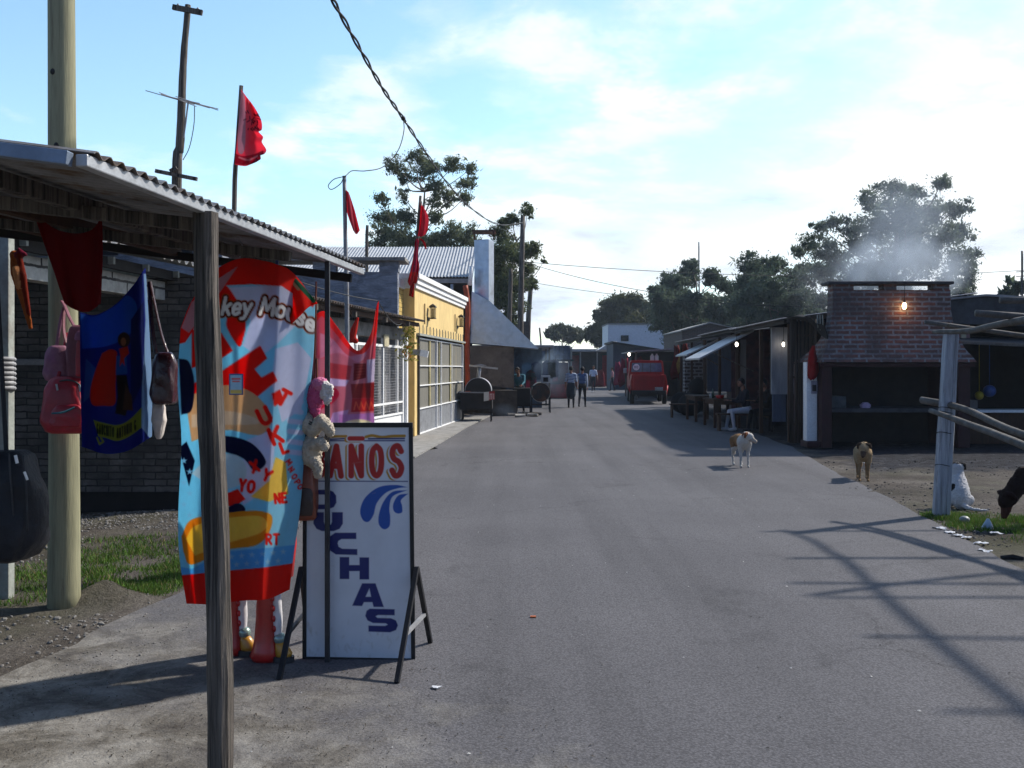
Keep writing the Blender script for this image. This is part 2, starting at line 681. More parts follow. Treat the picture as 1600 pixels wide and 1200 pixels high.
# a flat cloud deck: direction over height
den = math_(t, 'ADD', math_(t, 'MAXIMUM', Z_, 0.0), 0.16)
cv = t.nodes.new('ShaderNodeCombineXYZ')
t.links.new(math_(t, 'DIVIDE', X_, den), cv.inputs[0])
t.links.new(math_(t, 'DIVIDE', Y_, den), cv.inputs[1])
cn = noise(t, cv.outputs[0], 0.78, 8, 0.56, 0.25)
cn2 = noise(t, cv.outputs[0], 2.3, 8, 0.6, 0.2)
# clouds gather low down and to the sunny side
lowc = math_(t, 'MULTIPLY', math_(t, 'SUBTRACT', 0.30, Z_), 0.62)
side = math_(t, 'MULTIPLY', math_(t, 'ADD', X_, -0.02), 0.26)
nzs = math_(t, 'ADD', math_(t, 'MULTIPLY', cn, 1.0), math_(t, 'MULTIPLY', cn2, 0.62))
dens = math_(t, 'ADD', math_(t, 'ADD', math_(t, 'SUBTRACT', nzs, 0.30), lowc), side)
mask = ramp(t, dens, [(0.47, 0.0), (0.54, 0.25), (0.60, 0.72), (0.70, 0.95), (0.9, 1.0)])
shade = ramp(t, noise(t, cv.outputs[0], 1.25, 6, 0.5, 0.3), [(0.34, (5.8, 6.3, 7.8)), (0.41, (7.6, 8.3, 9.4)), (0.47, (9.2, 9.9, 10.3)), (0.58, (10.8, 11.0, 11.0))])
blue = mixc(t, 1.0, sky.outputs[0], (1.95, 2.2, 2.15), 'MULTIPLY')
final = mixc(t, mask, blue, shade)
# the part of the sky that is behind the viewer is clear and deep
back = ramp(t, math_(t, 'ADD', math_(t, 'MULTIPLY', Y_, 0.5), 0.5), [(0.3, 1.0), (0.62, 0.0)])
final = mixc(t, back, final, mixc(t, 1.0, sky.outputs[0], (.66, .82, 1.12), 'MULTIPLY'))
t.links.new(final, bg.inputs['Color'])

scene.view_settings.view_transform = 'Standard'
scene.view_settings.look = 'None'
scene.view_settings.exposure = 0.2
scene.view_settings.gamma = 1.0
scene.render.engine = 'CYCLES'
scene.cycles.use_denoising = True
scene.cycles.max_bounces = 6
scene.cycles.transparent_max_bounces = 16
scene.cycles.volume_step_rate = 2.0

# ================================================================ shared materials
m_wood = M('weathered_wood', (.165, .14, .118), var=.6, scale=3, st=(13, 13, 0.45), bmp=1.0, bscale=9, bdist=.03, col2=(.032, .027, .023), cov=.45)
m_pole = M('treated_pole', (.27, .26, .16), var=.25, scale=3, st=(8, 8, .5), bmp=.4, bscale=18, col2=(.17, .14, .09), cov=.36)
m_grey_wood = M('grey_timber', (.36, .38, .42), var=.35, scale=3, st=(9, 9, .6), bmp=.7, bscale=20, col2=(.12, .11, .11), cov=.36)
m_log = M('bare_log', (.115, .105, .095), var=.4, scale=4, st=(3, 3, 3), bmp=.6, bscale=30, col2=(.10, .08, .06), cov=.42)
m_brownwood = M('brown_wood', (.06, .028, .014), var=.35, scale=3, st=(6, 6, .8), bmp=.4)
m_dark = M('dark_tone_and_shade', (.018, .016, .016), var=.4, bmp=.2)  # near-black for dark parts; also puts deep shade of interiors into the colour
m_black = M('black_paint', (.012, .012, .014), rough=.5, var=.3, bmp=.15)
m_steel = M('dark_steel', (.045, .045, .05), rough=.45, var=.3, metal=.3)
m_galv = M('galvanised', (.42, .43, .45), rough=.5, var=.18, metal=.5, col2=(.27, .25, .24), cov=.3)
m_galv_dull = M('dull_zinc', (.30, .30, .31), rough=.65, var=.25, metal=.25, col2=(.16, .12, .09), cov=.33)
m_roof = M('zinc_roof', (.33, .345, .37), rough=.55, var=.15, metal=.3, col2=(.30, .26, .22), cov=.3)
m_fibro = M('fibre_cement', (.34, .33, .31), rough=.95, var=.3, col2=(.15, .14, .12), cov=.42)
m_white = M('white_paint', (.88, .88, .87), rough=.6, var=.06, bmp=.08, col2=(.62, .60, .55), cov=.27)
m_whitewash = M('whitewash', (.31, .33, .30), rough=.9, var=.2, bmp=.5, col2=(.26, .25, .22), cov=.42)
m_yellow = M('yellow_paint', (.76, .55, .23), rough=.8, var=.09, scale=1.6, st=(1, 1, .35), bmp=.12, col2=(.68, .50, .22), cov=.34)
m_greyplaster = M('rough_grey_plaster', (.29, .31, .36), rough=.95, var=.35, scale=2.2, st=(1, 1, 3), bmp=1.0, bscale=9, bdist=.05, col2=(.15, .16, .19), cov=.44)
m_concrete = M('concrete', (.26, .25, .235), rough=.95, var=.22, bmp=.4, col2=(.15, .14, .13), cov=.4)
m_soot = M('soot', (.010, .009, .009), rough=.95, var=.5, bmp=.4)
m_maroon = M('maroon_paint', (.035, .007, .008), rough=.7, var=.3, bmp=.2, col2=(.05, .02, .02), cov=.36)
m_red = M('red_paint', (.42, .012, .012), rough=.4, var=.15, bmp=.05, col2=(.20, .01, .01), cov=.3)
m_rust = M('rust', (.13, .055, .03), rough=.9, var=.5, bmp=.5, col2=(.04, .025, .02), cov=.48)
m_glass = M('dark_glass', (.03, .035, .045), rough=.08, var=.1, bmp=0, spec=.8)
m_rubber = M('rubber', (.015, .015, .015), rough=.9, var=.3)
m_cable = M('cable', (.02, .02, .022), rough=.7, var=.2, bmp=0)
m_orangepipe = M('red_oxide', (.36, .055, .015), rough=.6, var=.3)
m_cloth = MC('printed_cloth', grain=.12, translucent=.72, bmp=.35, bscale=220, spec=.1)
m_opaque = MC('painted_colours', rough=.75, bmp=.15)
m_gloss = MC('glossy_colours', rough=.35, bmp=.1, spec=.5)
m_fur = MC('fur', rough=.95, bmp=.9, bscale=70, grain=.4, gscale=45, spec=.15)
m_flagred = M('red_cloth', (.50, .012, .03), rough=.85, var=.25, bmp=.25)
m_bark = M('bark', (.16, .13, .10), var=.4, scale=6, bmp=.5)
m_brick_dark = MBR('old_painted_brick', (.19, .170, .148), (.11, .098, .085), (.045, .040, .036), w=.26, h=.075, gap=.009, stain=(.045, .042, .038), bmp=1.0, stain_cov=.5)
m_brick_red = MBR('red_brick', (.26, .11, .085), (.13, .082, .072), (.27, .26, .27), w=.29, h=.095, gap=.024, stain=(.085, .068, .066), stain_cov=.45, bmp=1.0)
m_brick_brown = MBR('brown_brick', (.13, .09, .075), (.10, .075, .065), (.14, .13, .12), w=.26, h=.08, gap=.014)
m_block_white = MBR('white_block', (.50, .50, .47), (.44, .44, .41), (.06, .06, .06), w=.62, h=.5, gap=.016, stain=(.22, .2, .18), stain_cov=.36)
m_brick_yellow = MBR('yellow_scored', (.70, .50, .17), (.62, .44, .14), (.25, .16, .05), w=.24, h=.10, gap=.008, bmp=.5)

# ================================================================ ground, road
def m_ground():
    m = bpy.data.materials.new('trodden_earth')
    t, b = nt(m)
    v = coords(t)
    a = ramp(t, noise(t, v, .9, 8, .62), [(.3, (.060, .051, .044)), (.5, (.118, .102, .088)), (.7, (.185, .165, .146))])
    a = mixc(t, .7, a, ramp(t, noise(t, v, 26, 5, .7), [(.33, .35), (.62, 1.0)]), 'MULTIPLY')
    g = ramp(t, noise(t, v, .35, 6, .6), [(.52, 0.0), (.66, .35)])
    a = mixc(t, g, a, (.075, .085, .03))
    # wet ash trodden out in front of the brick grill
    sx = t.nodes.new('ShaderNodeSeparateXYZ')
    t.links.new(v, sx.inputs[0])
    ey = math_(t, 'MULTIPLY', math_(t, 'SUBTRACT', sx.outputs[1], 15.0), .6)
    ex = math_(t, 'MULTIPLY', math_(t, 'SUBTRACT', sx.outputs[0], 5.0), .6)
    e = math_(t, 'MINIMUM', math_(t, 'MINIMUM', ey, ex), 1.4)
    e = math_(t, 'ADD', e, math_(t, 'MULTIPLY', math_(t, 'SUBTRACT', noise(t, v, 1.3, 7, .65), .5), 2.0))
    a = mixc(t, ramp(t, e, [(.25, 0.0), (.75, .93)]), a, ramp(t, noise(t, v, 6, 7, .7), [(.35, (.012, .012, .015)), (.60, (.035, .037, .046)), (.70, (.14, .14, .155))]))
    t.links.new(a, b.inputs['Base Color'])
    b.inputs['Roughness'].default_value = 1
    b.inputs['Specular IOR Level'].default_value = .1
    h = math_(t, 'ADD', noise(t, v, 7, 8, .7), math_(t, 'MULTIPLY', noise(t, v, 60, 4, .7), .5))
    bump(t, b, h, .9, .05)
    return m


def m_asphalt():
    m = bpy.data.materials.new('old_asphalt')
    t, b = nt(m)
    v = coords(t)
    base = ramp(t, noise(t, v, .45, 6, .55), [(.3, (.098, .094, .100)), (.7, (.126, .121, .127))])
    wear = ramp(t, noise(t, coords(t, 'Object', (1.2, .06, 1)), 1.4, 5, .6), [(.32, .82), (.5, 1.0), (.7, 1.12)])
    base = mixc(t, 1.0, base, wear, 'MULTIPLY')
    agg = N(t, 'ShaderNodeTexVoronoi', Scale=75.0)
    t.links.new(v, agg.inputs['Vector'])
    base = mixc(t, .62, base, ramp(t, agg.outputs['Distance'], [(.08, 1.35), (.4, .95), (.75, .5)]), 'MULTIPLY')
    fine = ramp(t, noise(t, v, 80, 4, .75), [(.3, .55), (.7, 1.4)])
    base = mixc(t, .7, base, fine, 'MULTIPLY')
    # pits where stones have come out
    pits = ramp(t, noise(t, v, 28, 5, .65), [(.29, .45), (.36, 1.0)])
    base = mixc(t, .8, base, pits, 'MULTIPLY')
    # oil and tar blotches, pale scuffs
    blot = ramp(t, noise(t, v, 1.1, 8, .65, .6), [(.30, .72), (.40, 1.0)])
    base = mixc(t, .8, base, blot, 'MULTIPLY')
    scuff = ramp(t, noise(t, v, 3.1, 7, .7, .8), [(.70, 0.0), (.76, .6)])
    base = mixc(t, scuff, base, (.25, .235, .22))
    # hairline cracks and a tarred seam
    wob = N(t, 'ShaderNodeVectorMath', operation='MULTIPLY_ADD')
    wn = N(t, 'ShaderNodeTexNoise', Scale=1.6, Detail=6, Roughness=.65)
    t.links.new(v, wn.inputs['Vector'])
    t.links.new(wn.outputs['Color'], wob.inputs[0])
    wob.inputs[1].default_value = (1.1, 1.1, 0)
    t.links.new(v, wob.inputs[2])
    ck = N(t, 'ShaderNodeTexVoronoi', Scale=.28)
    ck.feature = 'DISTANCE_TO_EDGE'
    t.links.new(wob.outputs[0], ck.inputs['Vector'])
    crack = ramp(t, ck.outputs['Distance'], [(.0015, .55), (.006, 1.0)])
    cmask = ramp(t, noise(t, v, .55, 3, .5), [(.48, 0.0), (.60, .75)])
    base = mixc(t, cmask, base, mixc(t, 1.0, base, crack, 'MULTIPLY'))
    # blown dust and sand on the near verge side
    sx = t.nodes.new('ShaderNodeSeparateXYZ')
    t.links.new(v, sx.inputs[0])
    d1 = math_(t, 'ADD', math_(t, 'MULTIPLY', sx.outputs[0], -.62), math_(t, 'MULTIPLY', math_(t, 'SUBTRACT', 4.75, sx.outputs[1]), .55))
    d2 = math_(t, 'ADD', d1, math_(t, 'MULTIPLY', math_(t, 'SUBTRACT', noise(t, v, 2.0, 8, .68), .5), 2.6))
    dust = ramp(t, math_(t, 'MULTIPLY', d2, .5), [(.10, 0.0), (.55, .75), (1.0, .9)])
    sand = ramp(t, noise(t, v, 3.2, 10, .74, .5), [(.34, (.055, .046, .036)), (.45, (.125, .112, .092)), (.54, (.215, .20, .175)), (.66, (.31, .295, .265))])
    sand = mixc(t, .5, sand, fine, 'MULTIPLY')
    base = mixc(t, dust, base, sand)
    t.links.new(base, b.inputs['Base Color'])
    b.inputs['Roughness'].default_value = .92
    b.inputs['Specular IOR Level'].default_value = .2
    h = math_(t, 'ADD', math_(t, 'MULTIPLY', noise(t, v, 90, 3, .7), 1.0), math_(t, 'ADD', math_(t, 'MULTIPLY', noise(t, v, 6, 7, .7), math_(t, 'MULTIPLY', dust, 7.0)), pits))
    bump(t, b, h, .6, .008)
    return m


m_earth = m_ground()
m_road = m_asphalt()


def hgt(x, y):
    s = 0.0
    for (cx, cy, r, h) in ((-2.90, 6.98, .15, .15), (-2.76, 6.90, .17, .07), (-2.62, 6.95, .16, .04), (-3.6, 10.4, 1.3, .07), (-2.6, 9.4, .6, .06), (-3.9, 7.4, .7, .03), (5.0, 9.3, .9, .04), (6.0, 8.3, 1.0, .05), (5.2, 13.2, 1.2, .03)):
        d = ((x - cx) ** 2 + (y - cy) ** 2) / r ** 2
        if d < 6:
            s += h * math.exp(-d * 1.2)
    return s


def make_ground():
    xs = np.concatenate([[-600, -200, -80, -40, -20, -12], np.arange(-9, 12.01, .15), [16, 22, 40, 80, 200, 600]])
    ys = np.concatenate([[-300, -60, -20, -8, -2], np.arange(0, 24.01, .15), [27, 31, 36, 42, 50, 60, 80, 120, 200, 400, 900]])
    V = []
    rr = random.Random(3)
    for y in ys:
        for x in xs:
            near = -9 < x < 12 and 0 < y < 24
            z = -.03 + hgt(x, y) + (rr.uniform(-.008, .012) if near and not (-2.3 < x < 4.2) else 0)
            V.append((x, y, z))
    nx = len(xs)
    k = np.arange(len(V)).reshape(len(ys), nx)
    Fs = np.stack([k[:-1, :-1], k[:-1, 1:], k[1:, 1:], k[1:, :-1]], -1).reshape(-1, 4)
    o = mesh_obj('ground', np.array(V, float), Fs, m_earth, None, True, kind='structure')
    return o


make_ground()
LEFT = [(-9, -30), (-5, -6), (-3.5, 0), (-2.95, 3.5), (-2.72, 4.7), (-2.66, 5.2), (-2.56, 5.9), (-2.50, 6.35), (-2.42, 6.9), (-2.36, 7.3), (-2.2, 9), (-2.1, 11.5), (-1.95, 14.5), (-1.77, 17.8), (-1.5, 22), (-1.24, 26.7), (-.7, 33), (.2, 42), (1.6, 55), (3.0, 72), (3.6, 86)]
RIGHT = [(3.2, -30), (3.4, -6), (3.7, 0), (3.88, 4), (4.06, 7.9), (4.26, 9.4), (4.48, 11.06), (4.81, 13.6), (5.0, 15.55), (5.3, 17.7), (5.63, 19.9), (5.94, 23.7), (6.2, 29), (6.9, 36), (7.4, 46), (8.0, 60), (9.2, 86)]


def ragged(line, amp, step=.22):
    L = poly_at(line, np.linspace(0, 1, 2))
    q = np.array(line, float)
    seg = np.concatenate([[0], np.cumsum(np.linalg.norm(np.diff(q, axis=0), axis=1))])
    n = int(seg[-1] / step)
    pts = poly_at(line, np.linspace(0, 1, n))
    rr = np.random.default_rng(2)
    j = np.convolve(rr.normal(0, amp, n + 6), np.ones(3) / 3, 'same')[3:-3]
    pts[:, 0] += j
    return pts


# haze of the smoky street
HAZE = .0005
hb_ = MB()
hb_.b2((-190, -60, -1.2), (190, 180, 22))
hm = bpy.data.materials.new('haze_air')
ht, hb = nt(hm)
ht.nodes.remove(hb)
hv = ht.nodes.new('ShaderNodeVolumePrincipled')
hv.inputs['Color'].default_value = (.72, .84, .98, 1)
hv.inputs['Density'].default_value = HAZE
ht.links.new(hv.outputs[0], ht.nodes['Material Output'].inputs['Volume'])
hb_.build('haze', hm, kind='stuff')


def strip(name, left, right, z, mat, depth):
    n = 260
    a, b = left, right
    ya = np.linspace(max(a[0][1], b[0][1]), min(a[-1][1], b[-1][1]), len(a))
    V, Fs = [], []
    m = len(a)
    for i in range(m):
        y = a[i][1]
        xb = np.interp(y, b[:, 1], b[:, 0])
        V += [(a[i][0], y, z), (xb, y, z), (a[i][0] - .02, y, z - depth), (xb + .02, y, z - depth)]
    for i in range(m - 1):
        k = 4 * i
        Fs += [(k, k + 1, k + 5, k + 4), (k + 2, k, k + 4, k + 6), (k + 1, k + 3, k + 7, k + 5)]
    return mesh_obj(name, np.array(V, float), Fs, mat, kind='structure')


LEFT = [q for q in crom(LEFT, 10)]
strip('road', ragged(LEFT, .085), ragged(RIGHT, .03), 0.0, m_road, .06)
# concrete apron before the left hand shops
mb = MB()
ap = [(-1.72, 17.6), (-1.45, 22), (-1.2, 26.7), (-.7, 33), (-.1, 38.5)]
ap2 = [(-3.0, 16.6), (-2.3, 22), (-1.9, 27), (-1.5, 33), (-.9, 38.5)]
for i in range(4):
    mb.prism([(ap[i][0], ap[i][1], .004), (ap[i + 1][0], ap[i + 1][1], .004), (ap2[i + 1][0], ap2[i + 1][1], .004), (ap2[i][0], ap2[i][1], .004)], (0, 0, .03))
mb.build('pavement', m_concrete, kind='structure')
# ================================================================ near left: the stall canopy and what hangs from it
def crv(a, b, sag, n=10):
    a, b = Vector(a), Vector(b)
    return [a.lerp(b, i / n) - Vector((0, 0, sag * 4 * (i / n) * (1 - i / n))) for i in range(n + 1)]


cA, cB = Vector((-1.222, 2.84, 2.19)), Vector((-0.94, 6.22, 2.20))
cw = Vector((-1, .02, .13))


def cp(s, w, dz=0.0):
    return cA.lerp(cB, s) + cw * w + Vector((0, 0, dz))


can = thing('stall_canopy', 'lean-to canopy of rusty corrugated sheets over the hanging goods', 'canopy', (-1.3, 4.4, 0))
mb = MB()
for i in range(3):
    s0, s1 = (0, .36, .69)[i], (.37, .70, 1.0)[i]
    corrugated(mb, cp(s0, -.03, .026 + .005 * i), (cB - cA) * (s1 - s0), cw * 3.6)
mb.build('roof_sheet', M('canopy_sheet', (.22, .22, .23), rough=.6, var=.3, metal=.2, col2=(.13, .09, .06), cov=.42), can, solid=.003)
mb = MB()
mb.bar(cp(-.004, 0), cp(1.0, 0), .036, .036)
mb.build('eave_beam', m_galv, can, bevel=.004)
mb = MB()
mb.bar(cp(-.008, .025, -.002), cp(-.008, 3.5, -.002), .04, .04)
mb.build('end_rail', M('blue_grey_tube', (.20, .25, .33), rough=.4, metal=.3, var=.15), can, bevel=.003)
for w in (.55, 1.15, 1.8, 2.5, 3.2):
    mb = MB()
    mb.bar(cp(.0, w, -.03), cp(.995, w, -.025), .05, .06)
    mb.build('purlin', m_brownwood if w > 1 else m_wood, can, bevel=.004)
for s in (.3, .62, .985):
    mb = MB()
    mb.bar(cp(s, .05, -.05), cp(s, 3.5, -.05 if s > .9 else -.10), .05, .05)
    mb.build('rafter', m_dark if s > .9 else m_wood, can, bevel=.004)

# the front post, hewn and leaning
pt = P(324, 332, 3.72)
pb = Vector((-1.09, 3.72, -.02))
mb = MB()
rings = []
rr = random.Random(4)
for i in range(15):
    k = i / 14
    c = pb.lerp(pt, k)
    c.x += .010 * math.sin(k * 5.5)
    a0 = math.radians(-13 + 5 * math.sin(k * 4))
    hw, hd = .040 + rr.uniform(-.003, .003), .040 + rr.uniform(-.003, .003)
    ring = []
    for q, (sx, sy) in enumerate(((-1, -.55), (-.55, -1), (.6, -1), (1, -.6), (1, .6), (.6, 1), (-.6, 1), (-1, .6))):
        x, y = sx * hw + rr.uniform(-.002, .002), sy * hd + rr.uniform(-.002, .002)
        ring.append(c + Vector((x * math.cos(a0) - y * math.sin(a0), x * math.sin(a0) + y * math.cos(a0), 0)))
    rings.append(ring)
mb.loft(rings)
tag(mb.build('canopy_post', m_wood), 'split weathered timber post under the front edge of the canopy', 'post')
# thin steel post before the sign
mb = MB()
mb.box((-1.005, 5.42, 1.08), (.026, .026, 2.2))
tag(mb.build('canopy_post', m_steel, bevel=.003), 'thin dark steel post standing before the white sign', 'post')
# the round pole
mb = MB()
pp = [Vector((-3.06, 6.8, -.1)), Vector((-3.06, 6.8, 1.2)), Vector((-3.07, 6.8, 2.6)), Vector((-3.08, 6.8, 4.4)), Vector((-3.10, 6.8, 6.4))]
mb.tube(crom(pp, 8), [.108, .097, .092, .086, .075], 20)
lp = thing('utility_pole', 'thick round greenish pole with backpacks tied to it', 'pole', (-3.06, 6.8, 0))
mb.build('pole_shaft', m_pole, lp, smooth=True)
for z, a in ((3.1, -1.6), (2.75, -1.2), (3.6, -1.9), (1.7, -1.4)):
    mb = MB()
    mb.ell((-3.07 + .087 * math.cos(a), 6.8 + .087 * math.sin(a), z), (.018, .012, .022))
    mb.build('knot', m_dark, lp, smooth=True)
# whitewashed post with a maroon edge and rope round it
mb = MB()
wpx = -3.56
wp = thing('boundary_post', 'flaking whitewashed post with a maroon edge near the black bag', 'post', (wpx, 7.0, 0))
mb.box((wpx, 7.0, 1.27), (.085, .09, 2.62))
mb.build('post_shaft', m_whitewash, wp, bevel=.008)
mb = MB()
mb.box((wpx - .062, 7.0, 1.27), (.032, .085, 2.6))
mb.build('edge_board', m_maroon, wp, bevel=.003)
rope = MB()
for i in range(7):
    z = 1.66 - i * .034
    rope.tube([(wpx - .03 + .085 * math.cos(a), 6.99 + .085 * math.sin(a), z + .005 * a / 6.28) for a in np.linspace(0, 2 * PI, 15)], .016, 6)
tag(rope.build('rope', m_galv_dull, smooth=True), 'grey rope wound round the whitewashed post', 'rope')


# ---- hooks
def hook(p, q, parent=None):
    mb = MB()
    p, q = Vector(p), Vector(q)
    mid = [p, p.lerp(q, .4) + Vector((.012, 0, 0)), p.lerp(q, .7) + Vector((-.012, 0, 0)), q]
    mb.tube(crom(mid, 4), .0035, 5)
    return mb


# ---- the printed beach towel
RED, LB, LAV = (.78, .022, .012), (.33, .68, .84), (.64, .68, .84)
NAVY, YEL, ORG, BEI = (.010, .014, .075), (.88, .66, .13), (.78, .38, .03), (.66, .49, .32)


def towel_paint(p):
    p.fill([(340, 450), (430, 446), (480, 450), (470, 500), (430, 540), (405, 560), (380, 540), (392, 500)], LAV)
    p.fill([(430, 545), (465, 535), (486, 560), (470, 640), (440, 660), (425, 600)], LAV)
    for k in range(7):
        p.stroke([(452, 610 + k * 16), (470, 612 + k * 16)], 8, LAV)
    p.fill([(380, 690), (430, 670), (425, 760), (380, 790)], LAV)
    p.fill(crom([(300, 452), (345, 442), (368, 465), (384, 500), (380, 530), (373, 541), (355, 512), (350, 490), (300, 480)]), RED)
    p.fill([(300, 515), (346, 520), (364, 548), (346, 560), (300, 575)], RED)
    p.fill([(300, 600), (348, 579), (407, 540), (418, 560), (398, 577), (409, 590), (427, 580), (433, 595), (400, 622), (352, 612), (300, 640)], RED)
    p.fill([(425, 615), (437, 608), (443, 625), (428, 636)], RED)
    # soft blocks of colour in the middle of the print
    p.fill(crom([(290, 620), (350, 602), (392, 612), (420, 640), (424, 662), (404, 680), (352, 672), (300, 690)]), BEI)
    p.fill(crom([(300, 648), (352, 642), (392, 650), (404, 662), (352, 664), (300, 668)]), (.68, .58, .47))
    p.fill(crom([(340, 680), (372, 684), (398, 696), (416, 722), (398, 736), (380, 716), (345, 704)]), NAVY)
    p.fill(crom([(330, 708), (372, 712), (386, 736), (374, 758), (340, 764), (300, 740)]), (.55, .66, .72))
    p.fill([(352, 772), (372, 764), (384, 780), (366, 792), (352, 790)], RED)
    p.fill(crom([(350, 796), (372, 786), (384, 796), (372, 806), (350, 810)]), NAVY)
    p.fill([(280, 700), (292, 690), (305, 720), (296, 760)], NAVY)
    p.fill(crom([(280, 560), (296, 566), (304, 600), (300, 640), (284, 648)]), NAVY)
    # yellow swashes
    p.fill(crom([(284, 838), (300, 812), (350, 802), (400, 798), (424, 806), (420, 832), (400, 852), (352, 860), (300, 882), (287, 862)]), ORG)
    p.fill(crom([(291, 842), (305, 822), (350, 810), (400, 806), (416, 814), (408, 832), (352, 850), (305, 868)]), YEL)
    p.fill([(392, 776), (420, 752), (430, 714), (446, 722), (450, 772), (420, 784)], YEL)
    # letters
    p.text('T', 432, 628, 22, 6.5, RED, rot=.5)
    p.text('U', 412, 664, 24, 7, RED, rot=-.45)
    p.text('K', 428, 694, 24, 6.5, RED, rot=-.35)
    p.text('L', 442, 708, 16, 5.5, RED, rot=-.35)
    for ch, x, y in zip('MNOPQ'.replace('Q', 'O'), (446, 450, 455, 460, 464), (722, 734, 745, 754, 761)):
        p.text(ch, x, y, 8, 2.4, RED, rot=.9)
    p.text('X', 396, 738, 16, 5, RED, rot=-.3)
    p.text('Y', 410, 748, 16, 5, RED, rot=.4)
    p.text('YO', 374, 766, 17, 5, RED, rot=.15, sx=.8)
    p.text('NE', 430, 786, 14, 4.5, RED, sx=.8, rot=-.1)
    p.text('RT', 416, 850, 15, 4, RED, sx=.8)
    # starred blue band
    p.fill([(275, 884), (300, 889), (352, 862), (418, 856), (470, 850), (470, 882), (418, 888), (275, 902)], (.17, .50, .80))
    for (x, y) in [(362 + 16 * i, 870 - i * 1.6) for i in range(6)] + [(370 + 16 * i, 882 - i * 1.4) for i in range(5)] + [(288 + 9 * (i % 2), 720 + 17 * i) for i in range(6)]:
        p.fill([(x + (5.5 if k % 2 == 0 else 2.2) * math.sin(k * PI / 5), y - (5.5 if k % 2 == 0 else 2.2) * math.cos(k * PI / 5)) for k in range(10)], (.36, .62, .78))
    p.fill([(270, 900), (418, 886), (470, 878), (470, 960), (270, 960)], RED)
    # title line
    arc = lambda x: 0.0 if x < 60 else (x - 60) ** 2 * .0042
    for w, c in ((12.5, (.50, .12, .01)), (10.2, (.10, .006, .004)), (5.6, (.85, .85, .85))):
        p.text('key Mouse', 347, 491, 26, w, c, sp=.19, sx=.92, shear=.22, arc=arc)
    p.fill([(270, 540), (283, 500), (300, 470), (330, 420), (375, 398), (420, 404), (455, 420), (496, 470), (488, 480), (440, 447), (392, 444), (348, 446), (318, 480), (300, 520), (290, 535)], RED)
    p.fill([(284, 512), (300, 472), (340, 436), (372, 416), (350, 448), (318, 490), (296, 520)], (.60, .36, .42))


tw = cloth('beach_towel', m_cloth,
           [(283, 512), (300, 470), (330, 427), (375, 404), (420, 410), (457, 426), (492, 472)],
           [(292, 943), (330, 944), (355, 941), (385, 938), (418, 936), (452, 921)],
           [(283, 512), (278, 600), (284, 690), (279, 800), (281, 870), (292, 943)],
           [(492, 472), (489, 560), (478, 660), (470, 780), (458, 870), (452, 921)],
           lambda u, v: 5.20 - .16 * np.clip(u / .72, 0, 1) ** 2 + .016 * np.sin(15 * u + 2.2 * v) * (.3 + v) + .009 * np.sin(33 * u - 3 * v) + np.maximum(0, u - .72) * (1.0 - .12 * np.cos(v * 3)) * 1.05 + np.maximum(0, .16 - u) * .9 + .03 * np.sin(5 * v),
           150, 330, towel_paint, LB)
tag(tw, 'big light blue beach towel with red border and letters hanging under the canopy', 'towel')
fl = cloth('folded_corner', m_cloth, [(386, 405), (420, 409), (455, 424), (492, 470)], [(456, 506), (470, 492), (482, 480), (496, 474)],
           [(386, 405), (418, 436), (440, 470), (456, 506)], [(492, 470), (496, 474)],
           lambda u, v: 5.13 + .02 * np.sin(9 * u) * v + .06 * u * u, 40, 40,
           lambda p: (p.stroke([(432, 411), (462, 440), (490, 470)], 7, (.02, .14, .07)), p.stroke([(444, 424), (466, 452)], 4, (.6, .45, .25))), RED, parent=tw)
for a, b in (((372, 372), (374, 405)), ((430, 375), (433, 408))):
    mb = MB()
    pa_, pb_ = P(*a, 5.19), P(*b, 5.19)
    mb.tube(crom([pa_, pa_.lerp(pb_, .4) + Vector((.02, 0, 0)), pb_], 5), .004, 5)
    mb.build('wire_hook', m_galv, tw)
mb = MB()
mb.b2(P(430, 400, 5.11), P(436, 428, 5.13))
mb.build('clothes_peg', M('blue_plastic', (.02, .04, .2), rough=.4, bmp=0), tw, bevel=.003)
ct = cloth('card_tag', m_gloss, [(358, 584), (380, 584)], [(358, 617), (380, 617)], [(358, 584), (358, 617)], [(380, 584), (380, 617)],
           lambda u, v: 5.13 + 0 * u, 22, 34,
           lambda p: (p.fill([(360, 586), (378, 586), (378, 615), (360, 615)], (.35, .58, .75)), p.fill([(360, 609), (378, 609), (378, 615), (360, 615)], (.7, .5, .1)),
                      p.stroke([(363, 592), (375, 592)], 2.4, RED), p.stroke([(364, 596), (374, 596)], 2, RED)), (.02, .09, .3), parent=tw, curve=False)


# ---- inflatable figure: only its booted legs show below the towel
it = thing('inflatable_toy', 'shiny red inflatable figure with booted legs below the beach towel', 'toy', (-1.35, 5.5, 0))
m_vinyl = M('red_vinyl', (.50, .015, .012), rough=.28, var=.12, bmp=.15, bscale=14, spec=.6)
m_vwhite = M('white_vinyl', (.72, .70, .72), rough=.3, var=.08, bmp=.15, spec=.6)
m_vgold = M('gold_vinyl', (.55, .26, .03), rough=.3, var=.15, bmp=.1, spec=.6)
m_vsil = M('silver_vinyl', (.32, .42, .38), rough=.25, var=.2, bmp=.2, metal=.4)
mb = MB()
mb.loft([[Vector((-1.39 + math.cos(a) * r, 5.55 + math.sin(a) * r * .6, z)) for a in np.linspace(0, 2 * PI, 17)[:-1]] for z, r in ((.40, .1), (.44, .17), (.62, .19), (.85, .18), (1.05, .15), (1.1, .06))])
mb.build('body', m_vinyl, it, smooth=True)
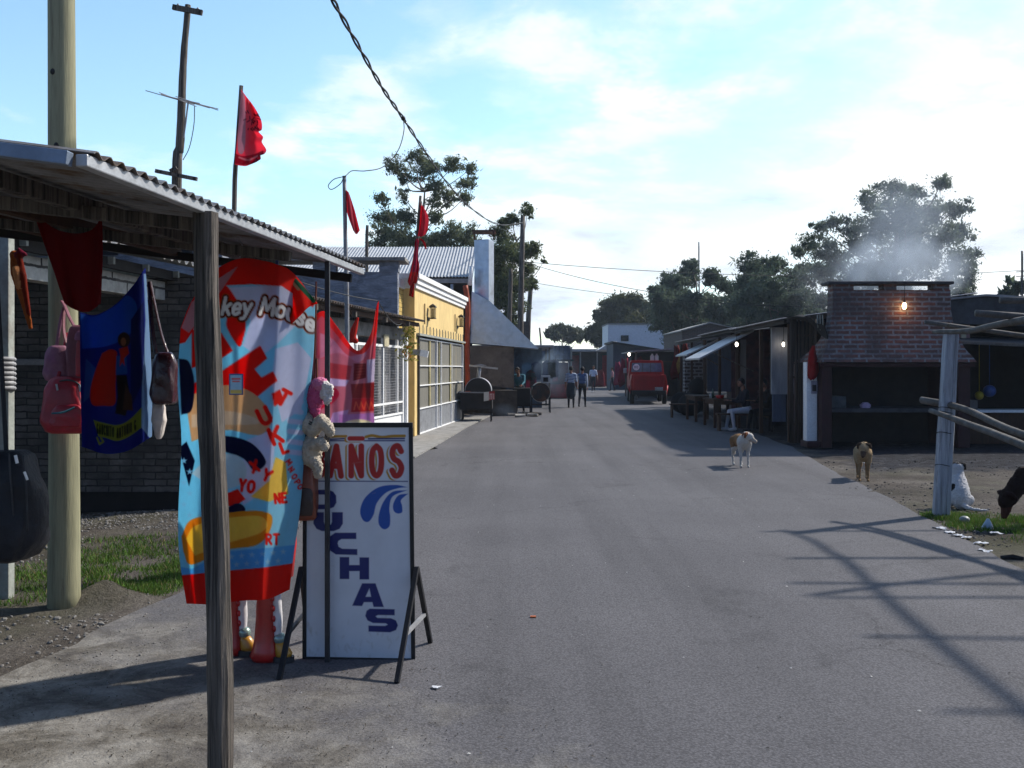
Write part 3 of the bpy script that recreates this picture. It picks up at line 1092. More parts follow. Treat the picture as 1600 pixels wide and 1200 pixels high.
for px, Y in ((416, 5.46), (362, 5.58)):
    x = P(px, 1030, Y).x
    mb = MB()
    rings = []
    for z, r, dx in ((.0, .078, .0), (.025, .092, .0), (.06, .080, .0), (.12, .066, .002), (.24, .058, .004), (.30, .060, .004), (.36, .054, .006), (.46, .046, .01)):
        rings.append([Vector((x + dx + math.cos(a) * r * (1 + .05 * math.sin(3 * a + 20 * z)), Y + math.sin(a) * r * .85, z)) for a in np.linspace(0, 2 * PI, 19)[:-1]])
    mb.loft(rings)
    leg = mb.build('leg', m_vinyl, it, smooth=True)
    mb = MB()
    mb.tube(crom([(x + .052, Y - .005, .45), (x + .060, Y - .012, .32), (x + .068, Y - .02, .22), (x + .072, Y - .03, .13)], 4), [.022, .028, .027, .020], 10)
    mb.build('stripe', m_vwhite, leg, smooth=True)
    mb = MB()
    for k in range(5):
        mb.ell((x + .040 + .004 * k, Y - .042, .40 - k * .055), (.011, .012, .018), nu=8, nv=6)
    mb.build('red_dots', m_vinyl, leg, smooth=True)
    mb = MB()
    mb.ell((x + .082, Y - .03, .125), (.034, .034, .034))
    mb.build('ankle_cuff', m_vsil, leg, smooth=True)
    mb = MB()
    mb.loft([[Vector((x + .085 + dx + math.cos(a) * r * 1.3, Y - .035 + math.sin(a) * r, z)) for a in np.linspace(0, 2 * PI, 15)[:-1]] for z, r, dx in ((.03, .034, .02), (.05, .036, .02), (.085, .028, .008), (.11, .02, .0))])
    mb.build('boot', m_vgold, leg, smooth=True)
    mb = MB()
    mb.loft([[Vector((x + .105 + math.cos(a) * .058, Y - .04 + math.sin(a) * .042, z)) for a in np.linspace(0, 2 * PI, 15)[:-1]] for z in (.003, .032)])
    mb.build('sole', m_steel, leg)


# ---- the painted pavement sign
def sign_paint(p):
    NV, BL, GO, RD = (.006, .014, .135), (.008, .075, .36), (.42, .22, .012), (.40, .010, .010)
    WH = (.62, .65, .70)
    p.stroke([(510, 688.5), (632, 688.5)], 2.0, NV)
    p.stroke(crom([(508, 684), (522, 682), (541, 681.5)]), 4.2, GO)
    p.stroke([(514, 686.5), (541, 685)], 2.2, NV)
    p.stroke(crom([(572, 682.5), (582, 680.5), (597, 683), (612, 681.5), (632, 681)]), 4.6, GO)
    p.stroke([(576, 685.5), (632, 685)], 2.4, NV)
    p.stroke([(484, 751.5), (637, 752)], 1.6, NV)
    for ch, x, sx, rot in (('B', 489, .62, 0), ('A', 515, .52, .03), ('Ñ', 548, .55, .0), ('O', 580, .5, .0), ('S', 612, .55, -.02)):
        for dx, dy, w, c in ((-4.4, 2.2, 10.0, GO), (-1.2, .6, 11.0, WH), (0, 0, 9.2, RD)):
            p.text(ch, x + 1 + dx, 743 + dy, 46, w, c, sx=sx, rot=rot)
    p.fill(crom([(637, 761), (618, 757.5), (592, 761), (571, 777), (563, 797), (567, 812), (576, 815), (584, 804), (589, 786), (603, 770), (621, 763), (637, 761)]), BL)
    p.fill(crom([(637, 765.5), (614, 768), (600, 782.6), (592.6, 802), (592, 818.5), (600, 826.7), (608.7, 822), (610, 807.7), (608.7, 793), (614, 775.4), (637, 765.5)]), BL)
    p.fill(crom([(638, 771), (623, 773.6), (615, 786), (615, 797), (621, 802), (628.5, 800), (628.5, 790), (627, 781), (638, 771)]), BL)
    rq = random.Random(9)
    keep = p.aa
    for k in range(60):
        x, y = rq.uniform(480, 642), 1030 - abs(rq.gauss(0, 45))
        p.aa = 9
        p.stroke([(x, y), (x + rq.uniform(-3, 3), y + rq.uniform(2, 9))], rq.uniform(-5, -3.2), (.38, .36, .33))
    for k in range(9):
        x, y = rq.uniform(485, 635), rq.uniform(700, 1000)
        p.stroke([(x, y), (x + rq.uniform(-14, 14), y + rq.uniform(-3, 3))], rq.uniform(-6.6, -5.6), (.40, .38, .36))
    p.aa = keep
    blocks = [
        ([(486, 765), (514, 765), (521, 768), (525.5, 774), (526, 785), (522, 792), (514, 795.5), (486, 795.5)], [(491, 772.5), (507, 772.5), (510.5, 776), (510.5, 784), (507, 788), (491, 788)]),
        ([(490, 800), (506.5, 800), (506.5, 815), (508, 819.5), (513, 820.5), (517.5, 819), (519, 815), (519, 800), (536, 800), (536, 818), (531, 826), (522, 829.5), (503, 829.5), (495, 826), (490, 818)], None),
        ([(524, 832), (557, 832), (557, 842), (534, 842), (529, 845), (528, 849), (529.5, 854), (535, 857), (558.6, 857.5), (558.6, 867), (525, 866), (516, 860), (513, 850), (515.5, 838)], None),
        ([(531, 870), (546, 870), (546, 882.5), (562, 882.5), (562, 870.5), (577, 870.5), (577, 905), (562, 905), (562, 892), (546, 892), (546, 904.5), (531, 904.5)], None),
        ([(566, 911), (587, 911), (600, 948), (584, 948), (582, 940.5), (569, 940.5), (566, 946.5), (550.5, 946)], [(571.5, 932), (577.5, 919), (580, 932)]),
        ([(578, 950.5), (617, 951.5), (617, 961), (591, 960.5), (587, 962.5), (590, 965), (611, 965.5), (619, 969), (622, 976.5), (619, 984), (610, 987.5), (576, 986.5), (576, 977), (602, 977.5), (606, 975.5), (603, 973.5), (583, 973), (574.5, 969), (571, 962), (573, 954)], None)]
    for outer, hole in blocks:
        p.fill(outer, NV)
        if hole:
            p.fill(hole, WH)


SY = 5.48
sg = thing('pavement_sign', 'white pavement sign reading BAÑOS DUCHAS in a black frame', 'sign', (G(560, 1030).x, SY, 0))
cloth('sign_board', M('x', (1, 1, 1)) if False else MC('sign_enamel', rough=.45, bmp=.08, bscale=25, grain=.18, gscale=7, spec=.4), [(478, 666), (641, 666)], [(477, 1026), (645, 1030)], [(478, 666), (477, 1026)], [(641, 666), (645, 1030)],
      lambda u, v: SY + 0 * u, 220, 480, sign_paint, (.62, .65, .70), parent=sg, solid=.012, aa=1.3, curve=False)
tl, tr, bl_, br_ = P(477, 664, SY), P(642, 664, SY), P(476, 1037, SY), P(646, 1037, SY)
mb = MB()
mb.bar(tl + Vector((-.01, 0, 0)), tr + Vector((.01, 0, 0)), .026, .026)
mb.bar(P(476, 1029, SY), P(646, 1032, SY), .026, .026)
mb.bar(tl + Vector((0, 0, -.013)), bl_, .022, .024)
mb.bar(tr + Vector((0, 0, -.013)), br_, .022, .024)
mb.build('frame', m_black, sg, bevel=.002)
for sx, fy, ry, jx in ((bl_.x + .0, (-1.195, 5.11), (-1.20, 5.86), -1), (br_.x, (-.585, 5.05), (-.475, 5.80), 1)):
    top = Vector((sx + .018 * jx, SY, .50))
    for q in (fy, ry):
        mb = MB()
        mb.bar(top, (q[0], q[1], .0), .026, .026)
        mb.build('leg', m_black, sg, bevel=.002)
    a, b = top.lerp(Vector((fy[0], fy[1], 0)), .60), top.lerp(Vector((ry[0], ry[1], 0)), .60)
    mb = MB()
    mb.bar(a, b, .018, .018)
    mb.build('brace', m_galv_dull if jx > 0 else m_black, sg)

# ---- soft toys and bag between towel and sign
m_plush = MC('plush', rough=1, bmp=1.0, bscale=130, grain=.35, gscale=120, spec=.05)


def at(px, py, Y):
    return tuple(P(px, py, Y))


CRM, PNK, WHT = (.55, .48, .38), (.55, .10, .22), (.68, .64, .62)
og = Org()
og.ell(at(486, 705, 5.36), (.060, .055, .085), CRM)
og.ell(at(478, 664, 5.36), (.055, .05, .05), CRM)
og.chain([at(488, 672, 5.34), at(504, 657, 5.32), at(513, 668, 5.31), at(516, 676, 5.31)], [.040, .040, .032, .024], CRM)
og.chain([at(492, 695, 5.32), at(503, 692, 5.30), at(507, 698, 5.30)], [.036, .032, .026], CRM)
og.chain([at(488, 716, 5.34), at(496, 728, 5.32), at(497, 742, 5.32)], [.032, .03, .022], CRM)
for dx in (-12, 6):
    og.ell(at(478 + dx, 650, 5.37), .02, CRM)
og.dot(at(486, 660, 5.31), .012, (.02, .015, .01))
tag(og.build('soft_toy', m_plush, voxel=.006, it=3, fuzz=.0035), 'cream teddy bear hanging by its back beside the towel', 'soft toy', 'soft toys hung beside the towel')
og = Org()
og.ell(at(492, 618, 5.37), (.050, .055, .085), PNK)
og.ell(at(500, 600, 5.35), (.045, .05, .035), (.62, .2, .34))
og.ell(at(509, 612, 5.34), (.026, .03, .05), WHT)
og.chain([at(506, 602, 5.33), at(516, 606, 5.33), at(517, 616, 5.33)], [.024, .022, .014], WHT)
og.chain([at(510, 628, 5.33), at(515, 624, 5.32)], [.018, .014], WHT)
og.chain([at(492, 640, 5.36), at(494, 650, 5.36)], [.03, .018], PNK)
tag(og.build('soft_toy', m_plush, voxel=.006, it=3, fuzz=.003), 'pink and white soft toy above the cream teddy bear', 'soft toy', 'soft toys hung beside the towel')
hb = thing('handbag', 'reddish brown leather handbag hanging between towel and sign', 'bag', at(480, 810, 5.42))
m_brleather = M('brown_leather', (.20, .045, .018), rough=.4, var=.3, bmp=.3, spec=.5)


def bagshape(x0, y0, x1, y1, Y, dep, prof, n=36, ex=.5, crease=.05):
    """padded bag: superellipse rings from bottom to top; prof gives half width factors"""
    mbx = MB()
    rings = []
    cx, k = (x0 + x1) / 2, len(prof)
    q = np.array(prof)
    fs_ = np.linspace(0, 1, 26)
    fine = [(f, float(np.interp(f, q[:, 0], q[:, 1])), float(np.interp(f, q[:, 0], q[:, 2]))) for f in fs_]
    ph = (x0 * .37 + y0 * .11) % 6.28
    for i, (f, wf, df) in enumerate(fine):
        py = y1 + (y0 - y1) * f
        c = P(cx, py, Y)
        hw = (x1 - x0) / 2 * Y / F * wf
        ring = []
        for a in np.linspace(0, 2 * PI, n + 1)[:-1]:
            ca, sa = math.cos(a), math.sin(a)
            fold = 1 + crease * (math.sin(4 * a + 5 * f + ph) + .7 * math.sin(9 * a - 7 * f + 2 * ph) * (1 - f) + .6 * math.sin(13 * f + 2 * a + ph))
            sag = crease * .5 * hw * math.sin(6 * f + ph)
            ring.append(c + Vector((math.copysign(abs(ca) ** ex, ca) * hw * fold + sag, math.copysign(abs(sa) ** ex, sa) * dep / 2 * df * fold, 0)))
        rings.append(ring)
    mbx.loft(rings)
    return mbx


PR = ((0, .7, .6), (.03, .9, .9), (.2, 1, 1), (.5, .97, 1), (.8, .86, .85), (.95, .72, .6), (1, .5, .35))
bagshape(456, 720, 497, 812, 5.44, .13, PR).build('bag_body', m_brleather, hb, smooth=True)
bagshape(462, 762, 490, 806, 5.38, .03, PR).build('pocket', M('dark_leather', (.035, .014, .01), rough=.4, spec=.5), hb, smooth=True)
mb = MB()
mb.tube(crom([at(470, 722, 5.44), at(486, 690, 5.45), at(492, 560, 5.46), at(494, 440, 5.46)], 5), .006, 6)
mb.tube(crom([at(492, 722, 5.44), at(496, 690, 5.45), at(495, 560, 5.46)], 5), .006, 6)
mb.build('strap', m_brleather, hb)
mb = MB()
mb.ell(at(487, 729, 5.38), (.012, .006, .012))
mb.build('buckle', m_galv, hb, smooth=True)


# ---- flags and cloths under the canopy
def flag_paint(p):
    p.fill(crom([(125, 490), (150, 494), (180, 478), (200, 462), (214, 480), (205, 520), (170, 540), (128, 545)]), (.020, .115, .46))
    p.fill([(134, 560), (150, 575), (140, 620), (130, 630)], (.03, .10, .33))
    p.fill([(205, 500), (224, 470), (222, 600), (204, 640)], (.006, .012, .12))
    p.ell(194, 531, 10, 12, (.045, .016, .012))
    p.ell(193, 534, 4.2, 6.5, (.30, .12, .06))
    p.fill(crom([(160, 552), (172, 546), (182, 549), (183, 560), (181, 600), (180, 631), (162, 634), (144, 632), (141, 610), (149, 580), (160, 552)]), (.46, .025, .010))
    p.fill([(182, 556), (198, 556), (199, 584), (181, 586)], (.02, .10, .33))
    p.fill([(186, 545), (200, 541), (202, 552), (194, 560), (195, 572), (191, 566), (187, 573), (188, 556)], (.48, .03, .015))
    p.fill([(182, 586), (198, 586), (204, 622), (196, 650), (180, 646), (184, 620)], (.016, .008, .010))
    p.fill([(196, 600), (206, 618), (208, 642), (192, 640)], (.07, .03, .02))
    Yc = (.27, .29, .035)
    rib = crom([(146, 656), (160, 660), (184, 664), (203, 655), (223, 635)]) + crom([(223, 667), (205, 680), (184, 689), (165, 684), (154, 682)])
    p.fill(rib, Yc)
    p.stroke([(152, 684), (156, 694), (162, 690), (158, 684)], 3, Yc)
    arc = lambda x: .35 * x - .0105 * x * x if x < 34 else 11.0 - (x - 34) * .55 - .12 * (x - 34)
    p.text('GAUCHITO ANTONIO G', 152, 677, 15, 1.7, (.008, .008, .012), sp=.145, sx=.16, arc=lambda x: (min(x, 34) * .22 - max(0, x - 34) * .50))
    p.fill([(224, 428), (229, 428), (239, 560), (239, 690), (230, 680), (221, 668), (222, 600), (227, 500)], (.30, .46, .66))  # sunlit fold along the right edge, painted paler


bf = cloth('hanging_flag', m_cloth, [(125, 488), (150, 492), (180, 476), (205, 450), (227, 419)], [(128, 698), (165, 709), (200, 704), (237, 682)],
           [(125, 488), (126, 600), (128, 698)], [(227, 419), (232, 500), (237, 600), (237, 682)],
           lambda u, v: 6.02 + .03 * np.sin(7 * u + v) + .02 * np.sin(14 * u - 2 * v) + np.maximum(0, u - .86) * 1.6, 110, 200, flag_paint, (.010, .022, .24))
tag(bf, 'blue flag with a red caped figure and a yellow ribbon of lettering', 'flag')
rc = cloth('hanging_cloth', m_cloth, [(53, 333), (85, 357), (120, 365), (145, 358), (159, 338)], [(101, 474), (118, 484), (138, 487), (157, 474)],
           [(53, 333), (76, 400), (101, 474)], [(159, 338), (160, 410), (157, 474)],
           lambda u, v: 4.7 + .05 * np.sin(6 * u) * v + .02 * np.sin(15 * u + 3 * v), 50, 50, None, (.26, .008, .012))
tag(rc, 'dark red cloth hanging from two corners under the canopy', 'cloth')
og = Org()
og.chain([at(22, 398, 6.3), at(26, 425, 6.3), at(38, 470, 6.3), at(48, 512, 6.3)], [.030, .042, .030, .016], (.30, .075, .02), flat=.5)
og.chain([at(30, 400, 6.27), at(36, 430, 6.27), at(45, 490, 6.28)], [.018, .022, .014], (.15, .02, .012))
og.chain([at(24, 420, 6.25), at(28, 450, 6.25)], [.022, .014], (.55, .24, .11))
og.chain([at(26, 400, 6.28), at(30, 391, 6.28), at(40, 398, 6.28)], [.016, .02, .014], (.14, .012, .03))
tag(og.build('rolled_pennant', m_plush, voxel=.01, it=3), 'rolled orange and rust pennant beside the whitewashed post', 'pennant')


# ---- bags
def bag(name, label, cat, x0, y0, x1, y1, Y, dep, mat, straps, prof=PR, ex=.5, extra=None):
    o = thing(name, label, cat, at((x0 + x1) / 2, y1, Y))
    bagshape(x0, y0, x1, y1, Y, dep, prof, ex=ex).build('bag_body', mat, o, smooth=True)
    for s_ in straps:
        mb = MB()
        mb.tube(crom([at(*q) for q in s_], 6), .012, 6, flat=.4)
        mb.build('strap', mat, o)
    if extra:
        extra(o)
    return o


m_redbag = M('red_nylon', (.40, .012, .026), rough=.45, var=.25, bmp=.4, bscale=18, spec=.5)
m_rosebag = M('dusky_rose', (.22, .065, .09), rough=.6, var=.2, bmp=.3, bscale=20)
m_pinkbag = M('pale_pink', (.32, .14, .20), rough=.7, var=.3, bmp=.5, bscale=25, col2=(.3, .1, .2), cov=.42)
m_blacknylon = M('black_nylon', (.014, .015, .020), rough=.6, var=.3, bmp=.6, bscale=6, bdist=.05, spec=.35)
m_maroonleather = M('maroon_leather', (.045, .010, .014), rough=.25, var=.4, bmp=.5, bscale=12, bdist=.02, spec=.6)
m_whitebag = M('white_vinyl_bag', (.62, .56, .50), rough=.4, var=.2, bmp=.4, bscale=10, bdist=.02)


def rose_extra(o):
    bagshape(118, 531, 139, 588, 6.42, .02, PR).build('front_panel', m_redbag, o, smooth=True)
    bagshape(117, 517, 140, 532, 6.41, .02, PR).build('flap', m_pinkbag, o, smooth=True)


def red_extra(o):
    mb = MB()
    mb.tube(crom([at(76, 640, 6.41), at(79, 612, 6.42), at(90, 598, 6.42), at(105, 594, 6.41), at(120, 598, 6.42), at(131, 612, 6.42), at(135, 640, 6.41)], 6), .006, 6)
    mb.build('zipper', m_steel, o)
    for x, y in ((88, 600), (124, 602)):
        mb = MB()
        mb.bar(at(x, y, 6.385), at(x + 2, y + 10, 6.385), .012, .006)
        mb.build('zip_pull', m_galv, o)
    bagshape(80, 632, 132, 668, 6.38, .06, PR).build('front_pocket', m_redbag, o, smooth=True)
    bagshape(84, 606, 118, 640, 6.41, .03, PR).build('print_panel', M('dark_print', (.06, .015, .05), rough=.4, var=.6, scale=20), o, smooth=True)
    mb = MB()
    mb.tube(crom([at(83, 646, 6.37), at(100, 644, 6.35), at(117, 637, 6.37)], 4), .018, 6, flat=.4)
    mb.build('teal_trim', M('teal', (.04, .17, .22), rough=.6), o)


bag('satchel', 'dusky rose satchel with a red front tied to the round pole', 'bag', 107, 508, 142, 592, 6.5, .14, m_rosebag, [[(116, 510, 6.5), (108, 495, 6.55), (101, 478, 6.6), (96, 470, 6.62)], [(112, 560, 6.5), (100, 520, 6.55), (100, 480, 6.6)]], extra=rose_extra)
bag('pink_bag', 'pale pink cloth bag squeezed beside the rose satchel', 'bag', 70, 540, 112, 596, 6.56, .12, m_pinkbag, [[(88, 545, 6.56), (95, 500, 6.6), (102, 475, 6.62)]], ex=.8)
bag('backpack', 'bright red child backpack tied lowest on the round pole', 'backpack', 71, 588, 139, 677, 6.48, .2, m_redbag, [[(90, 592, 6.48), (98, 560, 6.55), (104, 520, 6.6)], [(120, 592, 6.48), (112, 560, 6.55), (104, 520, 6.6)]], extra=red_extra)
bag('handbag', 'shiny dark maroon handbag beside the blue flag', 'bag', 238, 550, 277, 632, 6.1, .13, m_maroonleather, [[(243, 552, 6.1), (237, 500, 6.12), (233, 440, 6.15)], [(266, 560, 6.1), (252, 520, 6.12), (235, 440, 6.15)]], ex=.6)
bag('handbag', 'small crumpled white bag under the maroon handbag', 'bag', 238, 628, 259, 686, 6.14, .09, m_whitebag, [[(246, 630, 6.14), (246, 615, 6.16)]], prof=((0, .25, .3), (.1, .5, .6), (.5, 1, 1), (.85, .85, .8), (1, .5, .4)))


def black_extra(o):
    for pts in (((14, 708), (16, 740), (20, 790), (22, 830)), ((36, 712), (40, 745), (42, 790), (43, 830))):
        mb = MB()
        mb.tube(crom([at(x, y, 4.86 + .0004 * abs(x - 8)) for x, y in pts], 4), .005, 6)
        mb.build('seam', m_steel, o, smooth=True)
    for x, y, dx in ((24, 716, 3), (38, 742, 5)):
        mb = MB()
        mb.bar(at(x, y - 5, 4.84), at(x + dx, y + 8, 4.84), .014, .008)
        mb.build('zip_pull', m_white, o, bevel=.002)


bag('sports_bag', 'big black nylon sports bag hanging at the canopy edge', 'bag', -75, 704, 67, 876, 5.0, .30, m_blacknylon, [[(10, 708, 5.0), (2, 560, 5.0), (-4, 440, 5.0), (-4, 330, 5.0)], [(-40, 708, 5.0), (-20, 560, 5.0), (-4, 330, 5.0)]],
    prof=((0, .55, .5), (.03, .72, .8), (.18, .92, 1), (.42, 1, 1), (.7, .94, .95), (.9, .80, .8), (.97, .72, .6), (1, .6, .4)), extra=black_extra)

# cap left on the ground by the wall
mb = MB()


# ---- the pink and red cloth that hangs further along
def pink_paint(p):
    K = (.40, .05, .06)
    p.fill(crom([(486, 500), (505, 485), (525, 510), (560, 546), (584, 515), (592, 470), (592, 560), (560, 566), (530, 552), (505, 560), (486, 560)]), (.50, .14, .18))
    p.fill(crom([(500, 520), (520, 530), (545, 556), (572, 550), (560, 566), (530, 552), (500, 560)]), (.50, .26, .34))
    p.fill([(510, 566), (550, 572), (546, 594), (506, 590)], (.42, .10, .12))
    p.fill([(506, 590), (546, 594), (540, 604), (500, 602)], (.50, .42, .55))
    p.fill([(553, 568), (572, 568), (572, 590), (552, 595)], (.22, .02, .025))
    for k in range(5):
        p.stroke([(556, 572 + k * 4.6), (570, 571 + k * 4.4)], .9, (.34, .06, .06))
    p.fill([(573, 562), (590, 560), (590, 596), (574, 598)], (.50, .45, .52))
    p.fill(crom([(500, 604), (522, 606), (530, 616), (520, 630), (500, 640)]), (.45, .04, .10))
    p.fill([(548, 600), (588, 598), (588, 622), (550, 622)], (.30, .05, .05))
    p.fill([(550, 622), (588, 622), (588, 642), (548, 644)], K)
    for k in range(4):
        p.stroke([(553 + 8 * k, 640), (556 + 8 * k, 628), (560 + 8 * k, 638)], 2, (.55, .16, .10))
    p.fill([(520, 645), (545, 640), (530, 690), (505, 690)], (.48, .34, .5))
    p.fill([(530, 648), (588, 645), (590, 700), (530, 700)], (.42, .24, .42))
    p.ell(560, 663, 22, 8, (.6, .55, .42))
    p.stroke(crom([(486, 502), (505, 488), (528, 516), (560, 548), (582, 520), (590, 476)]), 12, (.58, .035, .03))
    p.c = np.clip(p.c * 1.3 + .035, 0, .9)


pk = cloth('hanging_towel', m_cloth, [(484, 500), (506, 486), (528, 512), (558, 548), (580, 520), (588, 480), (592, 470)], [(500, 702), (540, 706), (588, 700)],
           [(484, 500), (490, 600), (500, 702)], [(592, 470), (586, 560), (584, 640), (588, 700)],
           lambda u, v: 8.3 + .05 * np.sin(8 * u + 2 * v) + .02 * np.sin(21 * u), 110, 210, pink_paint, (.45, .20, .25))
tag(pk, 'pink and red printed towel sagging between two corners behind the sign', 'towel')
mb = MB()
mb.tube(crv(P(400, 415, 6.2), P(590, 470, 8.3), .03), .004, 5)
mb.tube(crv(P(590, 470, 8.3), P(628, 505, 20.8), .1), .006, 5)
tag(mb.build('clothes_line', m_cable), 'thin line that the pink towel hangs from', 'line')
og = Org()
og.chain([at(559, 497, 14), at(553, 515, 14), at(550, 530, 14)], [.02, .05, .05], (.55, .03, .02))
og.chain([at(549, 527, 14), at(556, 533, 14)], [.05, .04], (.5, .03, .02))
og.chain([at(546, 525, 14), at(548, 531, 14)], [.04, .05], (.3, .01, .01))
tag(og.build('red_pennant', m_plush, voxel=.014, it=3), 'small red pennant drooping before the low shop eave', 'pennant', 'red pennants along the left side')

# ---- grass, gravel
def blades(name, spots, n, hgt_, seed):
    rng = np.random.default_rng(seed)
    V, cols = [], []
    pts = []
    for (cx, cy, rx, ry, k) in spots:
        m_ = int(n * k)
        a, r = rng.uniform(0, 2 * PI, m_), np.sqrt(rng.uniform(0, 1, m_)) * (1 - .3 * rng.uniform(0, 1, m_))
        pts.append(np.stack([cx + rx * r * np.cos(a), cy + ry * r * np.sin(a)], 1))
    q = np.concatenate(pts)
    # tufts
    q += rng.normal(0, .02, q.shape)
    nz = np.sin(q[:, 0] * 7.3 + 1.3 * np.sin(q[:, 1] * 5.1)) * np.sin(q[:, 1] * 6.7 + q[:, 0] * 2.2) + rng.normal(0, .45, len(q))
    q = q[nz > -.15]
    m_ = len(q)
    h = hgt_ * rng.uniform(.4, 1.2, m_)
    a = rng.uniform(0, 2 * PI, m_)
    w = rng.uniform(.003, .007, m_)
    lean = rng.uniform(.1, .9, m_) * h
    b = rng.uniform(0, 2 * PI, m_)
    z0 = np.array([hgt(x, y) - .03 for x, y in q])
    p0 = np.stack([q[:, 0] - w * np.cos(a), q[:, 1] - w * np.sin(a), z0], 1)
    p1 = np.stack([q[:, 0] + w * np.cos(a), q[:, 1] + w * np.sin(a), z0], 1)
    p2 = np.stack([q[:, 0] + lean * np.cos(b), q[:, 1] + lean * np.sin(b), z0 + h], 1)
    V = np.stack([p0, p1, p2], 1).reshape(-1, 3)
    Fs = np.arange(m_ * 3).reshape(-1, 3)
    g = rng.uniform(.6, 1.3, m_)[:, None]
    dry = (rng.uniform(0, 1, m_) < .14)[:, None]
    c = np.where(dry, np.array([[.20, .17, .07]]), np.array([[.080, .155, .022]])) * g
    return mesh_obj(name, V, Fs, MC('grass_blades', rough=.9, bmp=0, grain=0, translucent=.25), None, col=np.repeat(c, 3, 0), kind='stuff')


blades('grass', [(-3.15, 7.9, .95, .75, .30), (-3.3, 8.9, .95, .6, .22), (-2.7, 7.5, .35, .5, .12), (-2.5, 8.1, .5, .6, .12), (-3.7, 7.0, .5, .35, .14), (-2.65, 9.4, .45, .5, .07), (-2.75, 7.15, .35, .3, .06)], 20000, .05, 1)
blades('grass', [(5.1, 10.2, .75, .9, .30), (5.7, 9.2, 1.2, 1.0, .35), (4.75, 10.75, .35, .35, .15), (5.3, 8.0, .8, .8, .2), (6.6, 10.2, 1.0, .8, .2)], 34000, .06, 2)


def stones(name, spots, n, seed, s0=.012, s1=.035, mat=None, col=None):
    rng = random.Random(seed)
    mb = MB()
    for (cx, cy, rx, ry, k) in spots:
        for i in range(int(n * k)):
            a, r = rng.uniform(0, 6.28), math.sqrt(rng.random())
            x, y = cx + rx * r * math.cos(a), cy + ry * r * math.sin(a)
            s_ = rng.uniform(s0, s1) * (1 if rng.random() < .85 else 1.6)
            edge = np.interp(y, [q_[1] for q_ in LEFT], [q_[0] for q_ in LEFT])
            on = edge + .1 < x < 3.9
            s_ *= .45 if on else 1
            z = (s_ * .25 if edge + .1 < x < 3.9 else max(-.03 + hgt(x, y), -.03) + s_ * .25)
            q = Matrix.Rotation(rng.uniform(0, 6), 3, 'Z') @ Matrix.Rotation(rng.uniform(-.5, .5), 3, 'X')
            mb.ell((x, y, z), (s_ * rng.uniform(.7, 1.3), s_ * rng.uniform(.6, 1.1), s_ * rng.uniform(.4, .8)), rot=q, nu=6, nv=4)
    return mb.build(name, mat, kind='stuff')


stones('gravel', [(-3.4, 10.4, 1.6, .7, .5), (-4.6, 8.8, .8, 1.1, .12), (-2.95, 6.2, .6, .4, .03), (-2.6, 9.0, .4, .6, .08), (-2.35, 6.2, .45, .9, .05), (-2.45, 5.2, .5, .7, .05)], 5600, 3, .004, .013,
       M('limestone', (.20, .19, .175), var=.4, scale=30, col2=(.14, .12, .1), cov=.4))
stones('rubble', [(5.2, 12.5, 1.5, 1.6, .4), (4.55, 11.0, .3, .5, .1), (4.4, 9.8, .25, .9, .15), (7.5, 16.5, 2.5, 1.6, .35)], 1500, 4, .004, .016,
       M('cinders', (.07, .065, .062), var=.6, scale=30, col2=(.17, .16, .15), cov=.34))
mb = MB()
# ================================================================ left side buildings
# ---- brick porch behind the canopy
bp = thing('brick_house', 'old painted brick house with porch and wavy fibre cement roof behind the canopy', 'house', (-5, 11.2, 0))
mb = MB()
mb.b2((-8.5, 11.1, -.1), (-3.36, 11.35, 1.63))
mb.b2((-8.5, 11.12, 1.70), (-3.38, 11.35, 2.62))
mb.b2((-8.5, 5.5, -.1), (-8.3, 11.1, 2.7))
mb.build('wall', m_brick_dark, bp)
mb = MB()
mb.b2((-8.4, 11.07, 1.63), (-3.35, 11.36, 1.70))
mb.build('ledge', m_concrete, bp, bevel=.008)
mb = MB()
mb.b2((-8.4, 11.075, -.1), (-3.37, 11.1, .22))
mb.build('base_band', m_soot, bp)  # thin dark band along the foot of the wall
fr = Fr((-4.20, 7.8), (-3.80, 11.9))
mb = MB()
mb.fb(fr, 0, fr.len, -.16, 0, 2.36, 2.56)
mb.build('lintel', m_block_white, bp)
for k in range(6):
    u = .35 + k * .72
    mb = MB()
    mb.fb(fr, u, u + .035, -1.2, .20, 2.60, 2.67)
    mb.build('rafter', m_whitewash, bp)
mb = MB()
corrugated(mb, fr.p(-.1, .38, 2.75), fr.u * (fr.len + .2), -fr.n * 3.8 + Vector((0, 0, .75)), pitch=.177, amp=.027, per=8)
mb.build('roof', m_fibro, bp, solid=.008)
mb = MB()
mb.fb(fr, .0, fr.len, .08, .14, 2.57, 2.67)
mb.build('fascia', m_dark, bp)
# upper storey wall further back
up = thing('rear_house', 'grey rendered upper wall showing over the wavy roof', 'house', (-6, 14, 0))
mb = MB()
mb.b2((-10, 13.4, -.05), (-3.9, 13.7, 3.35))
mb.build('wall', m_greyplaster, up)
for k in range(5):
    mb = MB()
    mb.b2((-6.6 + k * .5, 13.37, 3.12), (-6.3 + k * .5, 13.398, 3.22))
    mb.build('vent', m_dark, up)

